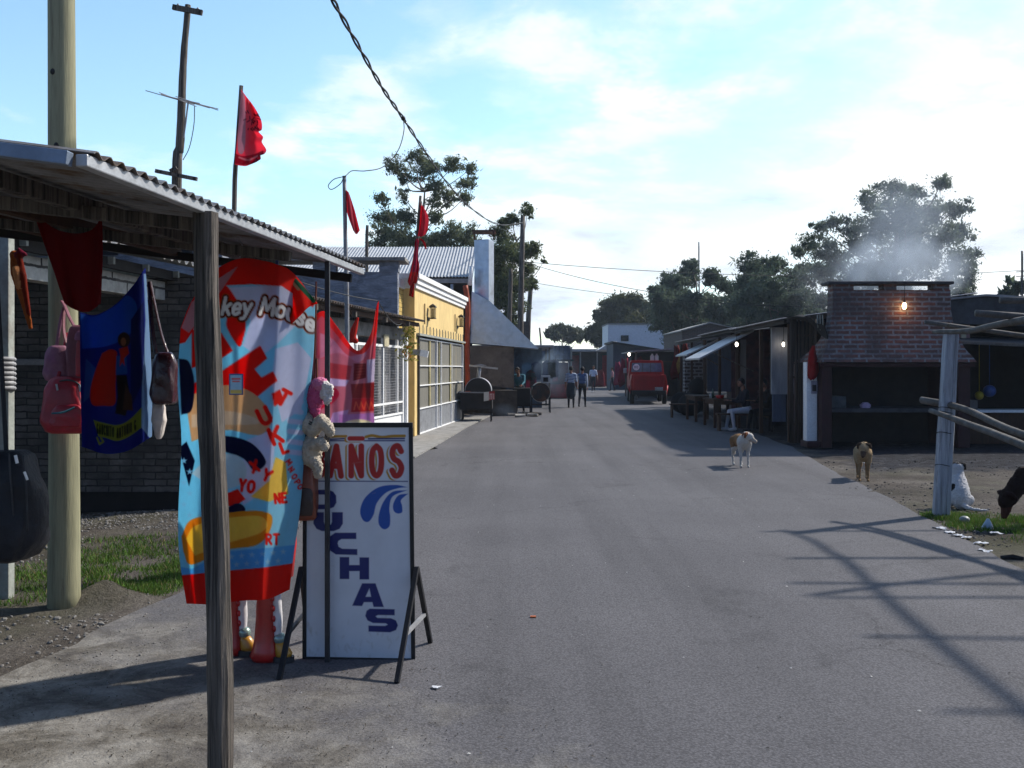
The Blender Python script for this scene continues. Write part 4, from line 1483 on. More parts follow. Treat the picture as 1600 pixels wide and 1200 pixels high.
# ---- low shop with a mesh window
sh = thing('shop', 'low white shop with mesh window and rusty corrugated eave beside the yellow garage', 'shop', (-2.8, 18, 0))
fr = Fr((-3.30, 14.4), (-2.33, 21.62))
L = fr.len
mb = MB()
mb.fb(fr, 0, L, -.2, 0, 0, .62)
mb.fb(fr, 0, .3, -.2, 0, .62, 2.2)
mb.fb(fr, 3.2, 3.5, -.2, 0, .62, 2.2)
mb.build('wall', m_white, sh)
mb = MB()
mb.fb(fr, 0, L - .1, -.2, .012, 2.2, 2.45)
mb.build('lintel', m_concrete, sh)
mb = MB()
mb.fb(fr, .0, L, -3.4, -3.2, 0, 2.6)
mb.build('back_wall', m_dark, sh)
mb = MB()
for a, b in ((3.55, 3.62), (5.4, 5.46), (6.55, 6.60), (7.0, 7.08)):
    mb.fb(fr, a, b, -.02, .03, .62 if a < 7 else 0, 2.2)
mb.fb(fr, 3.5, 7.02, -.015, .028, .86, .90)
mb.fb(fr, 3.5, 7.02, -.015, .028, 2.02, 2.07)
mb.fb(fr, 3.5, 7.02, -.015, .028, .62, .66)
w = mb.build('window', m_white, sh)
mb = MB()
k = .66
while k < 2.02:
    mb.fb(fr, 3.6, 7.0, .008, .013, k, k + .006)
    k += .055
k = 3.64
while k < 7.0:
    mb.fb(fr, k, k + .006, .002, .0075, .66, 2.02)
    k += .055
mb.build('mesh', m_galv_dull, w)
mb = MB()
nn = 200
for u0, u1 in ((5.5, 6.5), (3.7, 4.6)):
    mb.grid(lambda a, b: fr.p(u0 + (u1 - u0) * a, -.12 + .025 * math.sin(a * 38) + .01 * math.sin(a * 90), .68 + 1.36 * b), 90, 1)
mb.build('curtain', M('net_curtain', (.55, .53, .52), var=.1, bmp=0), w, smooth=True)
mb = MB()
mb.fb(fr, L - .16, L - .04, -.1, .09, 0, 2.3)
mb.build('door_post', m_white, sh, bevel=.01)
mb = MB()
corrugated(mb, fr.p(-1.0, .42, 2.62), fr.u * (L + 1.12), -fr.n * 3.9 + Vector((0, 0, .5)), pitch=.13, amp=.02, per=8)
mb.build('roof', M('rusty_sheet', (.09, .075, .065), rough=.8, var=.5, metal=.2, col2=(.15, .10, .07), cov=.4), sh, solid=.006)
mb = MB()
mb.fb(fr, -.5, L + .1, .24, .30, 2.50, 2.58)
mb.build('eave_beam', m_brownwood, sh)
for u in (.4, 2.4, 4.4, 6.2):
    mb = MB()
    mb.fb(fr, u, u + .07, -.3, .36, 2.46, 2.55)
    mb.build('rafter', m_wood, sh)
mb = MB()
mb.fb(fr, L - 1.9, L - 1.55, .035, .06, 2.03, 2.27)
mb.build('notice_board', M('cream_board', (.50, .45, .30), bmp=.1), sh)
# trailing plant under the eave
og = thing('hanging_plant', 'yellow green trailing plant under the shop eave', 'plant', fr.p(L - .9, .3, 2.1))


def leafcloud(name, pts, mat, parent=None, size=(.04, .08), cols=((.05, .10, .02), (.12, .15, .03)), seed=1, flat=.35):
    """pts: array n x 3 of leaf places; one small folded face each"""
    rng = np.random.default_rng(seed)
    n = len(pts)
    u = rng.normal(0, 1, (n, 3))
    u[:, 2] *= .8
    u /= np.linalg.norm(u, axis=1)[:, None]
    w = rng.normal(0, 1, (n, 3))
    w -= u * np.sum(u * w, 1)[:, None]
    w /= np.linalg.norm(w, axis=1)[:, None]
    s_ = rng.uniform(size[0], size[1], n)[:, None]
    V = np.stack([pts - u * s_, pts + w * s_ * flat, pts + u * s_, pts - w * s_ * flat], 1).reshape(-1, 3)
    Fs = np.arange(n * 4).reshape(-1, 4)
    m_ = rng.uniform(0, 1, n)[:, None]
    c = np.array(cols[0]) * (1 - m_) + np.array(cols[1]) * m_
    return mesh_obj(name, V, Fs, mat, parent, col=np.repeat(c, 4, 0))


m_leaf = MC('leaf', rough=.7, bmp=0, grain=0, translucent=.38, spec=.25)
rng = np.random.default_rng(9)
base = np.array(fr.p(L - .9, .3, 2.1))
leafcloud('foliage', base + np.stack([rng.normal(0, .09, 260), rng.normal(0, .09, 260), rng.uniform(-.35, .4, 260)], 1), m_leaf, og, (.03, .06), ((.10, .13, .02), (.30, .26, .04)))
leafcloud('flowers', base + np.stack([rng.normal(0, .07, 40), rng.normal(0, .07, 40), rng.uniform(-.3, -.05, 40)], 1), m_leaf, og, (.03, .05), ((.45, .10, .02), (.4, .2, .03)))

# ---- yellow garage
ga = thing('garage', 'yellow garage with white cornice and a wide grey mesh door', 'garage', (-2, 27, 0))
fr = Fr((-2.25, 23.0), (-1.52, 30.7))
L = fr.len
mb = MB()
mb.fb(fr, 0, .30, -.3, 0, 0, 3.44)
mb.fb(fr, .30, L - .02, -.3, 0, 2.42, 3.44)
mb.fb(fr, L - .02, L + .12, -.3, 0, 0, 3.44)
mb.fb(fr, -.0, .02, -6, -.3, 0, 3.4)
mb.fb(fr, L, L + .12, -6, -.3, 0, 3.4)
mb.fb(fr, 0, L, -6.2, -6, 0, 3.4)
mb.build('wall', m_yellow, ga)
mb = MB()
mb.fb(fr, -1.05, -.02, -.6, -.26, 0, 3.42)
mb.build('pilaster', m_brick_yellow, ga)
mb = MB()
mb.fb(fr, -1.1, -.0, -.65, -.22, 3.42, 3.62)
mb.build('pilaster_cap', m_white, ga)
mb = MB()
for z0, z1, n1 in ((3.44, 3.54, .05), (3.54, 3.66, .09), (3.66, 3.78, .14)):
    mb.fb(fr, -.02 - n1, L + .1 + n1, -.35, n1, z0, z1)
mb.build('cornice', m_white, ga, bevel=.01)
mb = MB()
mb.fb(fr, 0, L, -6, -.3, 3.3, 3.36)
mb.build('roof', m_galv_dull, ga)
dr = MB()
dr.fb(fr, .42, L - .04, -.06, -.02, .62, 2.3)
m_mesh = M('door_mesh', (.20, .19, .16), rough=.6, var=.12, scale=1.2, st=(1, 1, .25), bmp=.3, bscale=30, metal=.2, col2=(.33, .27, .15), cov=.34)
door = dr.build('door', m_mesh, ga)
mb = MB()
corrugated(mb, fr.p(.42, -.015, .06), fr.u * (L - .46), Vector((0, 0, .56)), pitch=.1, amp=.008, per=6)
mb.build('lower_panel', m_galv, door, solid=.004)
mb = MB()
for u in (.42, 2.9, 3.6, 5.4, L - .1):
    mb.fb(fr, u, u + .038, -.02, .03, .03, 2.33)
for z in (.03, .62, 1.17, 1.64, 2.29):
    mb.fb(fr, .42, L - .06, -.018, .026, z, z + .026)
mb.build('door_frame', m_white, door)
m_och = M('ochre_strip', (.36, .31, .15), bmp=.1)
for a_, b_ in ((1.9, 2.05), (3.4, 3.46), (5.2, 5.4)):
    mb = MB()
    mb.fb(fr, a_, b_, -.02, .012, .66, 2.28)
    mb.build('door_slat', m_och, door)
mb = MB()
mb.fb(fr, .34, .40, -.05, .05, 0, 2.42)
mb.build('door_track', m_steel, ga)
mb = MB()
mb.fb(fr, .2, L, .0, .09, 2.36, 2.41)
for k in range(16):
    u = .35 + k * .475
    mb.bar(fr.p(u, .045, 2.41), fr.p(u, .045, 2.62), .022, .022)
mb.build('spiked_rail', m_whitewash, ga)
for u in (1.75, 6.6):
    mb = MB()
    mb.fb(fr, u - .15, u + .15, .0, .02, 2.78, 2.86)
    c = fr.p(u, .12, 2.84)
    for sx in (-1, 1):
        for sy in (-1, 1):
            mb.bar(c + fr.u * (.085 * sx) + fr.n * (.055 * sy), c + fr.u * (.085 * sx) + fr.n * (.055 * sy) + Vector((0, 0, .26)), .014, .014)
    mb.loft([[c + fr.u * (x * r) + fr.n * (y * r * .7) + Vector((0, 0, z)) for x, y in ((-1, -1), (1, -1), (1, 1), (-1, 1))] for z, r in ((.26, .12), (.30, .10), (.35, .02))])
    mb.fb(fr, u - .10, u + .10, .05, .19, 2.82, 2.845)
    la = mb.build('wall_lantern', M('lantern_iron', (.05, .04, .02), rough=.5, metal=.4) if u < 3 else bpy.data.materials['lantern_iron'], ga)
    mb = MB()
    mb.fb(fr, u - .07, u + .07, .08, .16, 2.85, 3.08)
    mb.build('lantern_glass', M('old_glass', (.45, .38, .2), rough=.2, bmp=0) if u < 3 else bpy.data.materials['old_glass'], la)
    mb = MB()
    mb.bar(fr.p(u - .62, .03, 2.66), fr.p(u - .62, .03, 3.16), .025, .03)
    mb.build('iron_bracket', m_rust, ga)
mb = MB()
mb.bar(P(632, 549, 21.9), P(657, 551, 21.9), .13, .13)
mb.build('beam_stub', m_concrete, ga)
mb = MB()
mb.bar(P(657, 551, 21.9), P(669, 553.5, 21.9), .14, .14)
mb.build('beam_end', m_white, ga)  # lit end of the stub, its brightness put in as white

# ---- rough grey side wall with a covered slot along the top
sw = thing('grey_wall', 'rough grey block wall with a slotted top between shop roof and garage', 'wall', (-5, 21.8, 0))
mb = MB()
mb.b2((-8.0, 21.75, 0), (-2.50, 22.0, 3.70))
mb.build('wall', m_greyplaster, sw)
mb = MB()
for x0, x1 in ((-2.90, -2.48), (-4.35, -3.85), (-6.0, -5.5), (-7.8, -7.3)):
    mb.b2((x0, 21.73, 3.70), (x1, 22.02, 3.93))
mb.build('slot_posts', m_greyplaster, sw)
mb = MB()
mb.b2((-8.1, 21.6, 3.93), (-2.32, 22.5, 4.01))
mb.build('top_slab', m_concrete, sw, bevel=.01)

# ---- big zinc roofed shed
zs = thing('zinc_shed', 'large shed with ribbed zinc roof behind the yellow garage', 'shed', (-6, 35, 0))
mb = MB()
corrugated(mb, (-13.5, 33.0, 4.62), (12.2, 0, 0), (0, 4.6, 1.55), pitch=.11, amp=.016, per=6)
mb.build('roof', m_roof, zs, solid=.006)
mb = MB()
mb.b2((-13.3, 33.0, 4.42), (-1.35, 33.12, 4.56))
mb.build('gutter', m_galv_dull, zs)
mb = MB()
mb.b2((-13.3, 34.6, 0), (-1.5, 34.8, 4.9))
mb.b2((-13.3, 37.4, 0), (-1.5, 37.6, 6.1))
mb.build('wall', m_dark, zs)
mb = MB()
mb.tube([P(706, 444, 32.9), P(706, 482, 32.9)], .05, 8)
mb.build('vent_pipe', m_galv, zs, smooth=True)
mb = MB()
mb.tube([P(737, 416, 32.8), P(734, 446, 32.8)], .07, 8)
mb.build('downpipe', m_white, zs, smooth=True)
mb = MB()
mb.tube(crom([P(727, 446, 32.5), P(731, 480, 32.5), P(730, 540, 32.5), P(731, 622, 32.5)], 5), .085, 10)
tag(mb.build('drain_pipe', m_orangepipe, smooth=True), 'rust red drain pipe at the far corner of the yellow garage', 'pipe')

# ---- sheet metal grill hood
gh = thing('grill_hood', 'tall sheet metal smoke hood with square flue over a street grill', 'hood', (0, 33.5, 0))
HYY = 32.9
m_hood = M('hood_sheet', (.48, .52, .60), rough=.30, var=.10, scale=1.0, bmp=.2, bscale=2.0, bdist=.08, metal=.85, col2=(.26, .26, .28), cov=.36, spec=.5)
mb = MB()
poly = [P(737, 455, HYY), P(735, 536, HYY), P(842, 545, HYY), P(834, 538, HYY), P(766, 471, HYY)]
mb.prism(poly, (0, 1.7, 0))
mb.build('hood', m_hood, gh)
mb = MB()
c0, c1 = P(740, 460, HYY + .1), P(772, 460, HYY + .1)
zt = P(740, 373, HYY).z
fc = Vector(((c0.x + c1.x) / 2, HYY + .45, 0))
mb.box((fc.x, fc.y, (c0.z - .35 + zt) / 2), (.52, .5, zt - c0.z + .35), rz=math.radians(-19))
mb.build('flue', m_hood, gh, bevel=.01)
mb = MB()
mb.b2((c0.x - .05, HYY + .05, zt + .26), (c1.x + .05, HYY + .9, zt + .30))
for x in (c0.x + .02, c1.x - .02):
    for y in (HYY + .12, HYY + .83):
        mb.bar((x, y, zt - .02), (x, y, zt + .27), .03, .03)
mb.build('flue_cap', m_rust, gh)
mb = MB()
mb.prism([P(725, 541, HYY + .12), P(725, 598, HYY + .12), P(803, 607, HYY + .12), P(803, 541, HYY + .12)], (0, .15, 0))
mb.build('side_panel', M('brown_plaster', (.15, .125, .105), var=.3, scale=2, bmp=.4, col2=(.08, .065, .055), cov=.42), gh)
mb = MB()
mb.b2((P(770, 600, HYY + .4).x, HYY + .4, 0), (P(808, 600, HYY + .4).x, HYY + 1.6, .85))
mb.b2((P(730, 541, HYY + 1.5).x, HYY + 1.6, 0), (P(790, 541, HYY + 1.5).x, HYY + 1.8, 2.3))
mb.build('grill_base', M('sooty_brick', (.045, .038, .035), var=.5, bmp=.6), gh)
mb = MB()
mb.bar(P(733, 571, 32.3), P(778, 576, 32.3), .06, .06)
tag(mb.build('metal_bar', m_galv), 'pale metal bar sticking out beyond the mesh door', 'bar')


# ---- drum grills
def drum(name, label, px, py, Y, rp, ln, end_mat, body_mat, kind):
    k = Y / F
    r = rp * k
    c = P(px, py, Y)
    o = thing(name, label, 'grill', (c.x, Y + ln / 2, 0), 'drum grills by the smoking hood')
    n = 24
    if kind == 'open':
        # trough with a raised half drum lid
        mb = MB()
        ring = lambda y, rr, a0, a1: [Vector((c.x + rr * math.cos(a), y, c.z + rr * math.sin(a))) for a in np.linspace(a0, a1, n)]
        mb.loft([ring(Y, r, 0, PI), ring(Y + ln, r, 0, PI)])
        mb.build('lid', body_mat, o, smooth=False)
        mb = MB()
        mb.loft([ring(Y - .012, r * .96, 0, PI), ring(Y - .002, r * .96, 0, PI)])
        mb.build('lid_end', end_mat, o)
        mb = MB()
        mb.b2((c.x - r * 1.35, Y - .05, c.z - .55), (c.x + r * 1.05, Y + ln, c.z - .05))
        mb.build('fire_box', end_mat, o, bevel=.02)
        mb = MB()
        mb.tube([(c.x, Y + .25, c.z + r * .9), (c.x + .03, Y + .25, c.z + r + .32)], .06, 10)
        fl_ = mb.build('flue', m_galv, o, smooth=True)
        mb = MB()
        mb.tube([(c.x + .03, Y + .25, c.z + r + .36), (c.x + .03, Y + .25, c.z + r + .40)], [.24, .04], 12)
        mb.build('flue_cap', m_steel, fl_)
        mb = MB()
        mb.tube([(c.x - r * 1.5, Y - .14, c.z - .03), (c.x + r * 1.2, Y - .14, c.z - .05)], .02, 6)
        mb.build('rail', m_galv_dull, o)
        bd = MB()
        bd.b2((c.x + r * 1.06, Y - .1, c.z - .34), (c.x + r * 1.1, Y + .0, c.z - .02))
        cloth('name_board', m_opaque, [(756, 613), (773, 611)], [(756, 627), (773, 624)], [(756, 613), (756, 627)], [(773, 611), (773, 624)], lambda u, v: Y - .16 + 0 * u, 40, 30,
              lambda p: (p.fill([(764, 610), (775, 610), (775, 628), (764, 628)], (.30, .03, .03)), [p.stroke([(765.5 + 2.6 * i, 623.5), (766 + 2.6 * i, 615.5)], .9, (.6, .5, .45)) for i in range(4)], p.stroke([(766, 616), (769, 615.6)], .8, (.6, .5, .45))), (.55, .52, .47), parent=o, solid=.02, curve=False)
        lx = (c.x - r * 1.2, c.x + r * .95)
        z0 = c.z - .5
    else:
        mb = MB()
        mb.tube([(c.x, Y, c.z), (c.x, Y + ln, c.z)], r, n)
        mb.build('drum_body', body_mat, o)
        mb = MB()
        mb.tube([(c.x, Y - .02, c.z), (c.x, Y - .004, c.z)], r * .93, n)
        mb.build('drum_end', end_mat, o)
        mb = MB()
        for y in (Y - .01, Y + ln * .5, Y + ln):
            mb.tube([(c.x, y - .012, c.z), (c.x, y + .012, c.z)], r * 1.02, n, caps=False)
        mb.build('hoops', body_mat, o)
        mb = MB()
        mb.b2((c.x + .02, Y + .1, c.z + r * .95), (c.x + .34, Y + .5, c.z + r + .24))
        mb.build('chimney_box', m_galv, o, bevel=.01)
        mb = MB()
        mb.b2((c.x + .09, Y + .088, c.z + r + .02), (c.x + .27, Y + .098, c.z + r + .18))
        mb.build('vent', m_dark, o)
        lx = (c.x - r * .9, c.x + r * .95)
        z0 = c.z - r * .5
        mb = MB()
        mb.bar((lx[0], Y + .1, .28), (lx[1], Y + .1, .28), .03, .03)
        mb.bar((lx[0], Y + ln - .1, .28), (lx[1], Y + ln - .1, .28), .03, .03)
        mb.build('stretcher', m_black, o)
        for x in lx:
            mb = MB()
            mb.tube([(x - .02, Y + .1, .07), (x + .02, Y + .1, .07)], .07, 12)
            mb.build('wheel', m_rubber, o)
    for x in lx:
        for y in (Y + .1, Y + ln - .1):
            mb = MB()
            mb.bar((x, y, 0), (x, y, z0), .04, .04)
            mb.build('leg', m_black, o)
    return o


drum('drum_grill', 'drum grill with dark half lid, stub flue and red name board by the mesh door', 747, 611, 29.6, 21, .95, m_dark, m_galv, 'open')
drum('drum_grill', 'round drum grill with rusty end and pale side on thin legs', 845, 613, 35.6, 15.5, .9, m_rust, M('cream_enamel', (.50, .46, .38), rough=.6, var=.25, col2=(.2, .14, .1), cov=.36), 'closed')
bx = P(814, 620, 33.6)
gbx = thing('box_grill', 'black box grill smoking between hood and rusty drum', 'grill', (bx.x, 34.0, 0))
mb = MB()
mb.b2((bx.x - .28, 33.7, .3), (bx.x + .32, 34.4, .92))
mb.build('fire_box', m_soot, gbx, bevel=.02)
for x in (-.24, .32):
    for y in (33.75, 34.35):
        mb = MB()
        mb.bar((bx.x + x, y, 0), (bx.x + x, y, .32), .04, .04)
        mb.build('leg', m_black, gbx)
mb = MB()
for k in range(7):
    mb.bar((bx.x + .36 + k * .05, 33.9, .55), (bx.x + .36 + k * .05, 33.9, .98), .02, .02)
mb.bar((bx.x + .32, 33.9, .98), (bx.x + .70, 33.9, .98), .03, .03)
mb.build('grate_rack', m_black, gbx)
rr = random.Random(8)
for i, (x, y) in enumerate(((800, 650), (812, 652), (822, 650), (832, 651), (838, 649))):
    g = G(x, y)
    mb = MB()
    mb.tube([g + Vector((-.15, rr.uniform(-.1, .1), .05)), g + Vector((.18, rr.uniform(-.2, .2), .06))], [.055, .06, .05], 7, jit=.15)
    tag(mb.build('firewood_log', m_fibro if i % 2 else m_log), 'ashy piece of firewood lying before the black box grill', 'log', 'ashy logs before the box grill')

# ---- row of dark stalls down the left side and across the end
m_bluesheet = M('blue_sheet', (.05, .09, .15), rough=.6, var=.4, bmp=.3, col2=(.03, .05, .08), cov=.45)
m_plum = M('plum_wall', (.11, .045, .05), var=.4, bmp=.2, col2=(.05, .03, .04), cov=.42)
m_redcl = M('deep_red_cloth', (.22, .012, .02), var=.4, bmp=.3)
ls = thing('street_stall', 'blue topped plum coloured stall in the smoke on the far left', 'stall', (2, 55, 0))
x0, x1 = P(848, 600, 52).x, P(888, 600, 52).x
mb = MB()
mb.b2((x0, 52, 0), (x1, 56, 1.9))
mb.build('wall', m_plum, ls)
mb = MB()
corrugated(mb, (x0 - .1, 51.9, 2.05), (x1 - x0 + .2, 0, 0), (0, .02, .72), pitch=.2, amp=.03)
mb.build('parapet', m_bluesheet, ls, solid=.02)
mb = MB()
mb.b2((x0 - .2, 51.8, 1.95), (x1 + .25, 56.2, 2.05))
mb.build('roof', m_dark, ls)
mb = MB()
mb.bar((x1 + .15, 51.9, 0), (x1 + .15, 51.9, 2.7), .08, .08)
mb.build('corner_post', m_whitewash, ls)
mb = MB()
mb.b2((x0 + .3, 51.9, .05), (x1 - .1, 51.97, .75))
mb.b2((x0 + .5, 51.9, .9), (x0 + .8, 51.97, 1.5))
mb.build('red_panel', m_redcl, ls)
ls2 = thing('street_stall', 'dark open stall behind the smoking grills', 'stall', (1, 42, 0))
mb = MB()
mb.b2((-2.5, 40, 0), (1.2, 40.2, 2.4))
mb.build('wall', m_bluesheet, ls2)
mb = MB()
mb.b2((-2.5, 46, 0), (1.4, 46.2, 2.4))
mb.build('wall', m_bluesheet, ls2)
mb = MB()
mb.b2((-2.6, 38.2, 2.4), (1.6, 46.4, 2.48))
mb.build('roof', m_galv_dull, ls2)
for y in (38.6, 42.4):
    mb = MB()
    mb.bar((1.45, y, 0), (1.45, y, 2.4), .07, .07)
    mb.build('post', m_wood, ls2)
rr = random.Random(12)
for i, (px, py, w_, c) in enumerate(((824, 578, .22, (.10, .20, .28)), (829, 590, .18, (.45, .03, .06)), (833, 596, .14, (.5, .06, .12)), (838, 577, .2, (.02, .04, .10)), (862, 574, .16, (.2, .2, .24)), (868, 573, .14, (.3, .3, .32)), (855, 575, .2, (.03, .05, .12)))):
    a = P(px, py - 12, 38.5)
    mb = MB()
    mb.loft([[a + Vector((w_ * wf * x, .04 * y, -z)) for x, y in ((-1, -1), (1, -1), (1, 1), (-1, 1))] for z, wf in ((0, .25), (.12, 1), (.45, .9), (.7, 1.05))])
    tag(mb.build('hung_garment', M('garment_%d' % i, c, bmp=.3, var=.25), smooth=False), ('blue grey', 'bright red', 'crimson', 'navy', 'grey', 'pale grey', 'dark blue')[i] + ' garment hung in the smoky stall', 'garment', 'garments hung in the smoky stall')

en = thing('end_stall', 'long dark stall with red doors closing the end of the street', 'stall', (7, 88, 0))
x0, x1 = P(889, 600, 85).x, P(968, 600, 85).x
mb = MB()
mb.b2((x0, 86.5, 0), (x1, 87, 3.0))
mb.b2((x0, 85, 0), (x0 + .2, 87, 3.0))
mb.build('wall', M('slate_wall', (.035, .04, .055), var=.4), en)
mb = MB()
mb.b2((x0 - .3, 83.8, 3.0), (x1 + .3, 87.3, 3.2))
mb.build('roof', m_galv, en)
for a, b in ((892, 905), (941, 949)):
    mb = MB()
    mb.b2((P(a, 600, 86.4).x, 86.38, 0), (P(b, 600, 86.4).x, 86.48, 2.7))
    mb.build('door', m_redcl, en)
mb = MB()
for px in (907, 933):
    mb.bar((P(px, 600, 84).x, 84, 0), (P(px, 600, 84).x, 84, 3.0), .1, .1)
mb.build('post', m_galv_dull, en)
tp = MB()
a, b, c_, d_ = P(940, 545, 80), P(962, 530, 82), P(960, 548, 82), P(930, 548, 80)
tp.loft([[P(936, 546, 79), P(956, 533, 79), P(962, 534, 79), P(963, 547, 79)], [P(930, 548, 83), P(952, 535, 83), P(964, 534, 83), P(964, 548, 83)]])
tag(tp.build('tarpaulin', m_white), 'white tarpaulin bunched on the end stall roof', 'tarpaulin')
sd_ = thing('lean_to_shed', 'dark sloping roofed lean-to at the right end of the street', 'shed', (10, 76, 0))
Yd = 74
mb = MB()
mb.prism([P(958, 612, Yd), P(958, 536, Yd), P(1052, 551, Yd), P(1052, 612, Yd)], (0, 5, 0))
mb.build('wall', M('slate_blue', (.05, .06, .085), var=.3), sd_)
mb = MB()
mb.prism([P(956, 536, Yd - .6), P(956, 533, Yd - .6), P(1056, 549, Yd - .6), P(1056, 552, Yd - .6)], (0, 6, 0))
mb.build('roof', m_dark, sd_)
wh = thing('white_building', 'plain white two storey building with one small dark window', 'building', (12, 96, 0))
mb = MB()
a, b = P(950, 507, 95), P(1043, 507, 95)
mb.b2((a.x, 95, 0), (b.x, 101, a.z))
mb.build('wall', M('white_wall', (.78, .80, .84), rough=.9, var=.08, bmp=.1), wh)
mb = MB()
mb.b2((P(970, 524, 95).x, 94.9, P(970, 533, 95).z), (P(982, 524, 95).x, 94.985, P(970, 524, 95).z))
mb.build('window', m_glass, wh)
mb = MB()
mb.b2((a.x - .06, 94.9, a.z), (b.x + .06, 101.1, a.z + .12))
mb.build('coping', m_concrete, wh)
br = thing('brick_house', 'brown brick gabled house above the right stall roofs', 'house', (11, 62, 0))
mb = MB()
Yb = 58
mb.prism([P(1066, 600, Yb), P(1066, 518, Yb), P(1110, 505, Yb), P(1150, 514, Yb), P(1150, 600, Yb)], (0, 7, 0))
mb.build('wall', m_brick_brown, br)
mb = MB()
mb.prism([P(1064, 518, Yb - .15), P(1064, 516, Yb - .15), P(1110, 503, Yb - .15), P(1152, 512.5, Yb - .15), P(1152, 514, Yb - .15), P(1110, 505, Yb - .15)], (0, 7.3, 0))
mb.build('roof', m_fibro, br)

# ================================================================ right side
# ---- stall row
EA, EB = Vector((6.02, 21.5, 2.72)), Vector((6.75, 39.7, 2.74))


def stall(label, s0, s1, wallmat, roofdz, seed, panels=()):
    a, b = EA.lerp(EB, s0), EA.lerp(EB, s1)
    fr = Fr((a.x, a.y), (b.x, b.y))
    L = fr.len
    o = thing('market_stall', label, 'stall', (a.x + 1.5, (a.y + b.y) / 2, 0), 'roofed stalls along the right side')
    mb = MB()
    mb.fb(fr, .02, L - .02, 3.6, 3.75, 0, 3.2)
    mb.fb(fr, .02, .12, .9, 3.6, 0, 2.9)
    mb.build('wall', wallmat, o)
    mb = MB()
    corrugated(mb, fr.p(-.05, -.25, 2.66 + roofdz), fr.u * (L + .1), fr.n * 4.2 + Vector((0, 0, .55)), pitch=.1, amp=.014)
    mb.build('roof', m_galv_dull, o, solid=.006)
    mb = MB()
    mb.fb(fr, 0, L, -.14, -.08, 2.56 + roofdz, 2.645 + roofdz)
    mb.build('eave_beam', m_dark, o)
    for u in (.06, L * .5, L - .06):
        mb = MB()
        mb.fb(fr, u - .04, u + .04, -.05, .03, 0, 2.55)
        mb.build('post', m_brownwood, o)
    mb = MB()
    mb.fb(fr, .2, L - .2, 1.7, 2.3, .78, .85)
    mb.fb(fr, .25, L - .25, 1.75, 2.25, 0, .78)
    mb.build('counter', m_brownwood, o)
    for (n0, n1, u, z0, z1, m_) in panels:
        mb = MB()
        mb.fb(fr, u, u + .05, n0, n1, z0, z1)
        mb.build('hung_sheet', m_, o)
    return fr


m_sheetw = M('pale_plastic_sheet', (.40, .41, .43), rough=.5, var=.15, scale=2, st=(3, 3, .4), bmp=.3, bscale=4, bdist=.03, col2=(.24, .25, .28), cov=.36)
m_sheetb = M('blue_sheet_hung', (.12, .15, .22), rough=.6, var=.2, st=(3, 3, .4), bmp=.2)
stall('nearest roofed stall on the right with a pale plastic sheet hung at the front', 0, .33, m_dark, 0.0, 1, ((.02, .54, 2.0, .98, 2.56, m_sheetw), (.18, .50, 2.6, .3, .97, m_sheetb)))  # dark wall colour stands in for the shade inside the stall
stall('middle roofed stall on the right with propped white flaps and tables before it', .335, .66, m_dark, .03, 2, ((.05, .30, .4, .9, 2.4, m_sheetw),))
stall('farthest roofed stall of the right row with a brick end', .665, 1.0, m_plum, -.03, 3, ((.1, .9, .1, .8, 2.5, m_sheetb),))
for i, (a, b, Ya, Yb_) in enumerate((((1093, 562), (1178, 518), 26.6, 29.5), ((1073, 556), (1127, 531), 33.0, 36.0))):
    p0, p1 = P(*a, Ya), P(*b, Ya)
    mb = MB()
    mb.hexa([p0, p1, p1 + Vector((.12, Yb_ - Ya, 0)), p0 + Vector((.12, Yb_ - Ya, 0)), p0 + Vector((0, 0, .05)), p1 + Vector((0, 0, .05)), p1 + Vector((.12, Yb_ - Ya, .05)), p0 + Vector((.12, Yb_ - Ya, .05))])
    ob = thing('awning_flap', ('long white flap propped out over the tables', 'shorter white flap propped out beside the brick pier')[i], 'awning', (p1.x, Ya, 0), 'propped white awning flaps')
    mb.build('flap', m_sheetw, ob)
    mb = MB()
    q = p0.lerp(p1, .25)
    mb.bar(q, (p1.x + .0, Ya + .02, q.z - .5), .03, .03)
    mb.build('prop', m_wood, ob)
bw = thing('brick_pier', 'patchy brick pier with white mortar behind the red pickup', 'pier', (6.6, 37, 0))
mb = MB()
a, b = P(1070, 600, 37.5), P(1101, 600, 37.5)
mb.b2((a.x, 37.5, 0), (b.x, 37.9, 2.1))
mb.build('brickwork', MBR('patchy_brick', (.10, .07, .06), (.06, .045, .04), (.30, .29, .30), w=.3, h=.13, gap=.035), bw)

# tables and benches before the stalls


def table(label, x, y, w, d, h, group=None):
    o = thing('wooden_table', label, 'table', (x, y, 0), 'wooden tables before the stalls')
    mb = MB()
    mb.box((x, y, h - .03), (w, d, .05))
    mb.build('tabletop', m_brownwood, o, bevel=.006)
    for sx in (-1, 1):
        for sy in (-1, 1):
            mb = MB()
            mb.box((x + sx * (w / 2 - .06), y + sy * (d / 2 - .06), (h - .055) / 2), (.07, .07, h - .055))
            mb.build('leg', m_brownwood, o)
    mb = MB()
    mb.box((x, y, h - .11), (w - .1, d - .1, .1))
    mb.build('apron', m_brownwood, o)


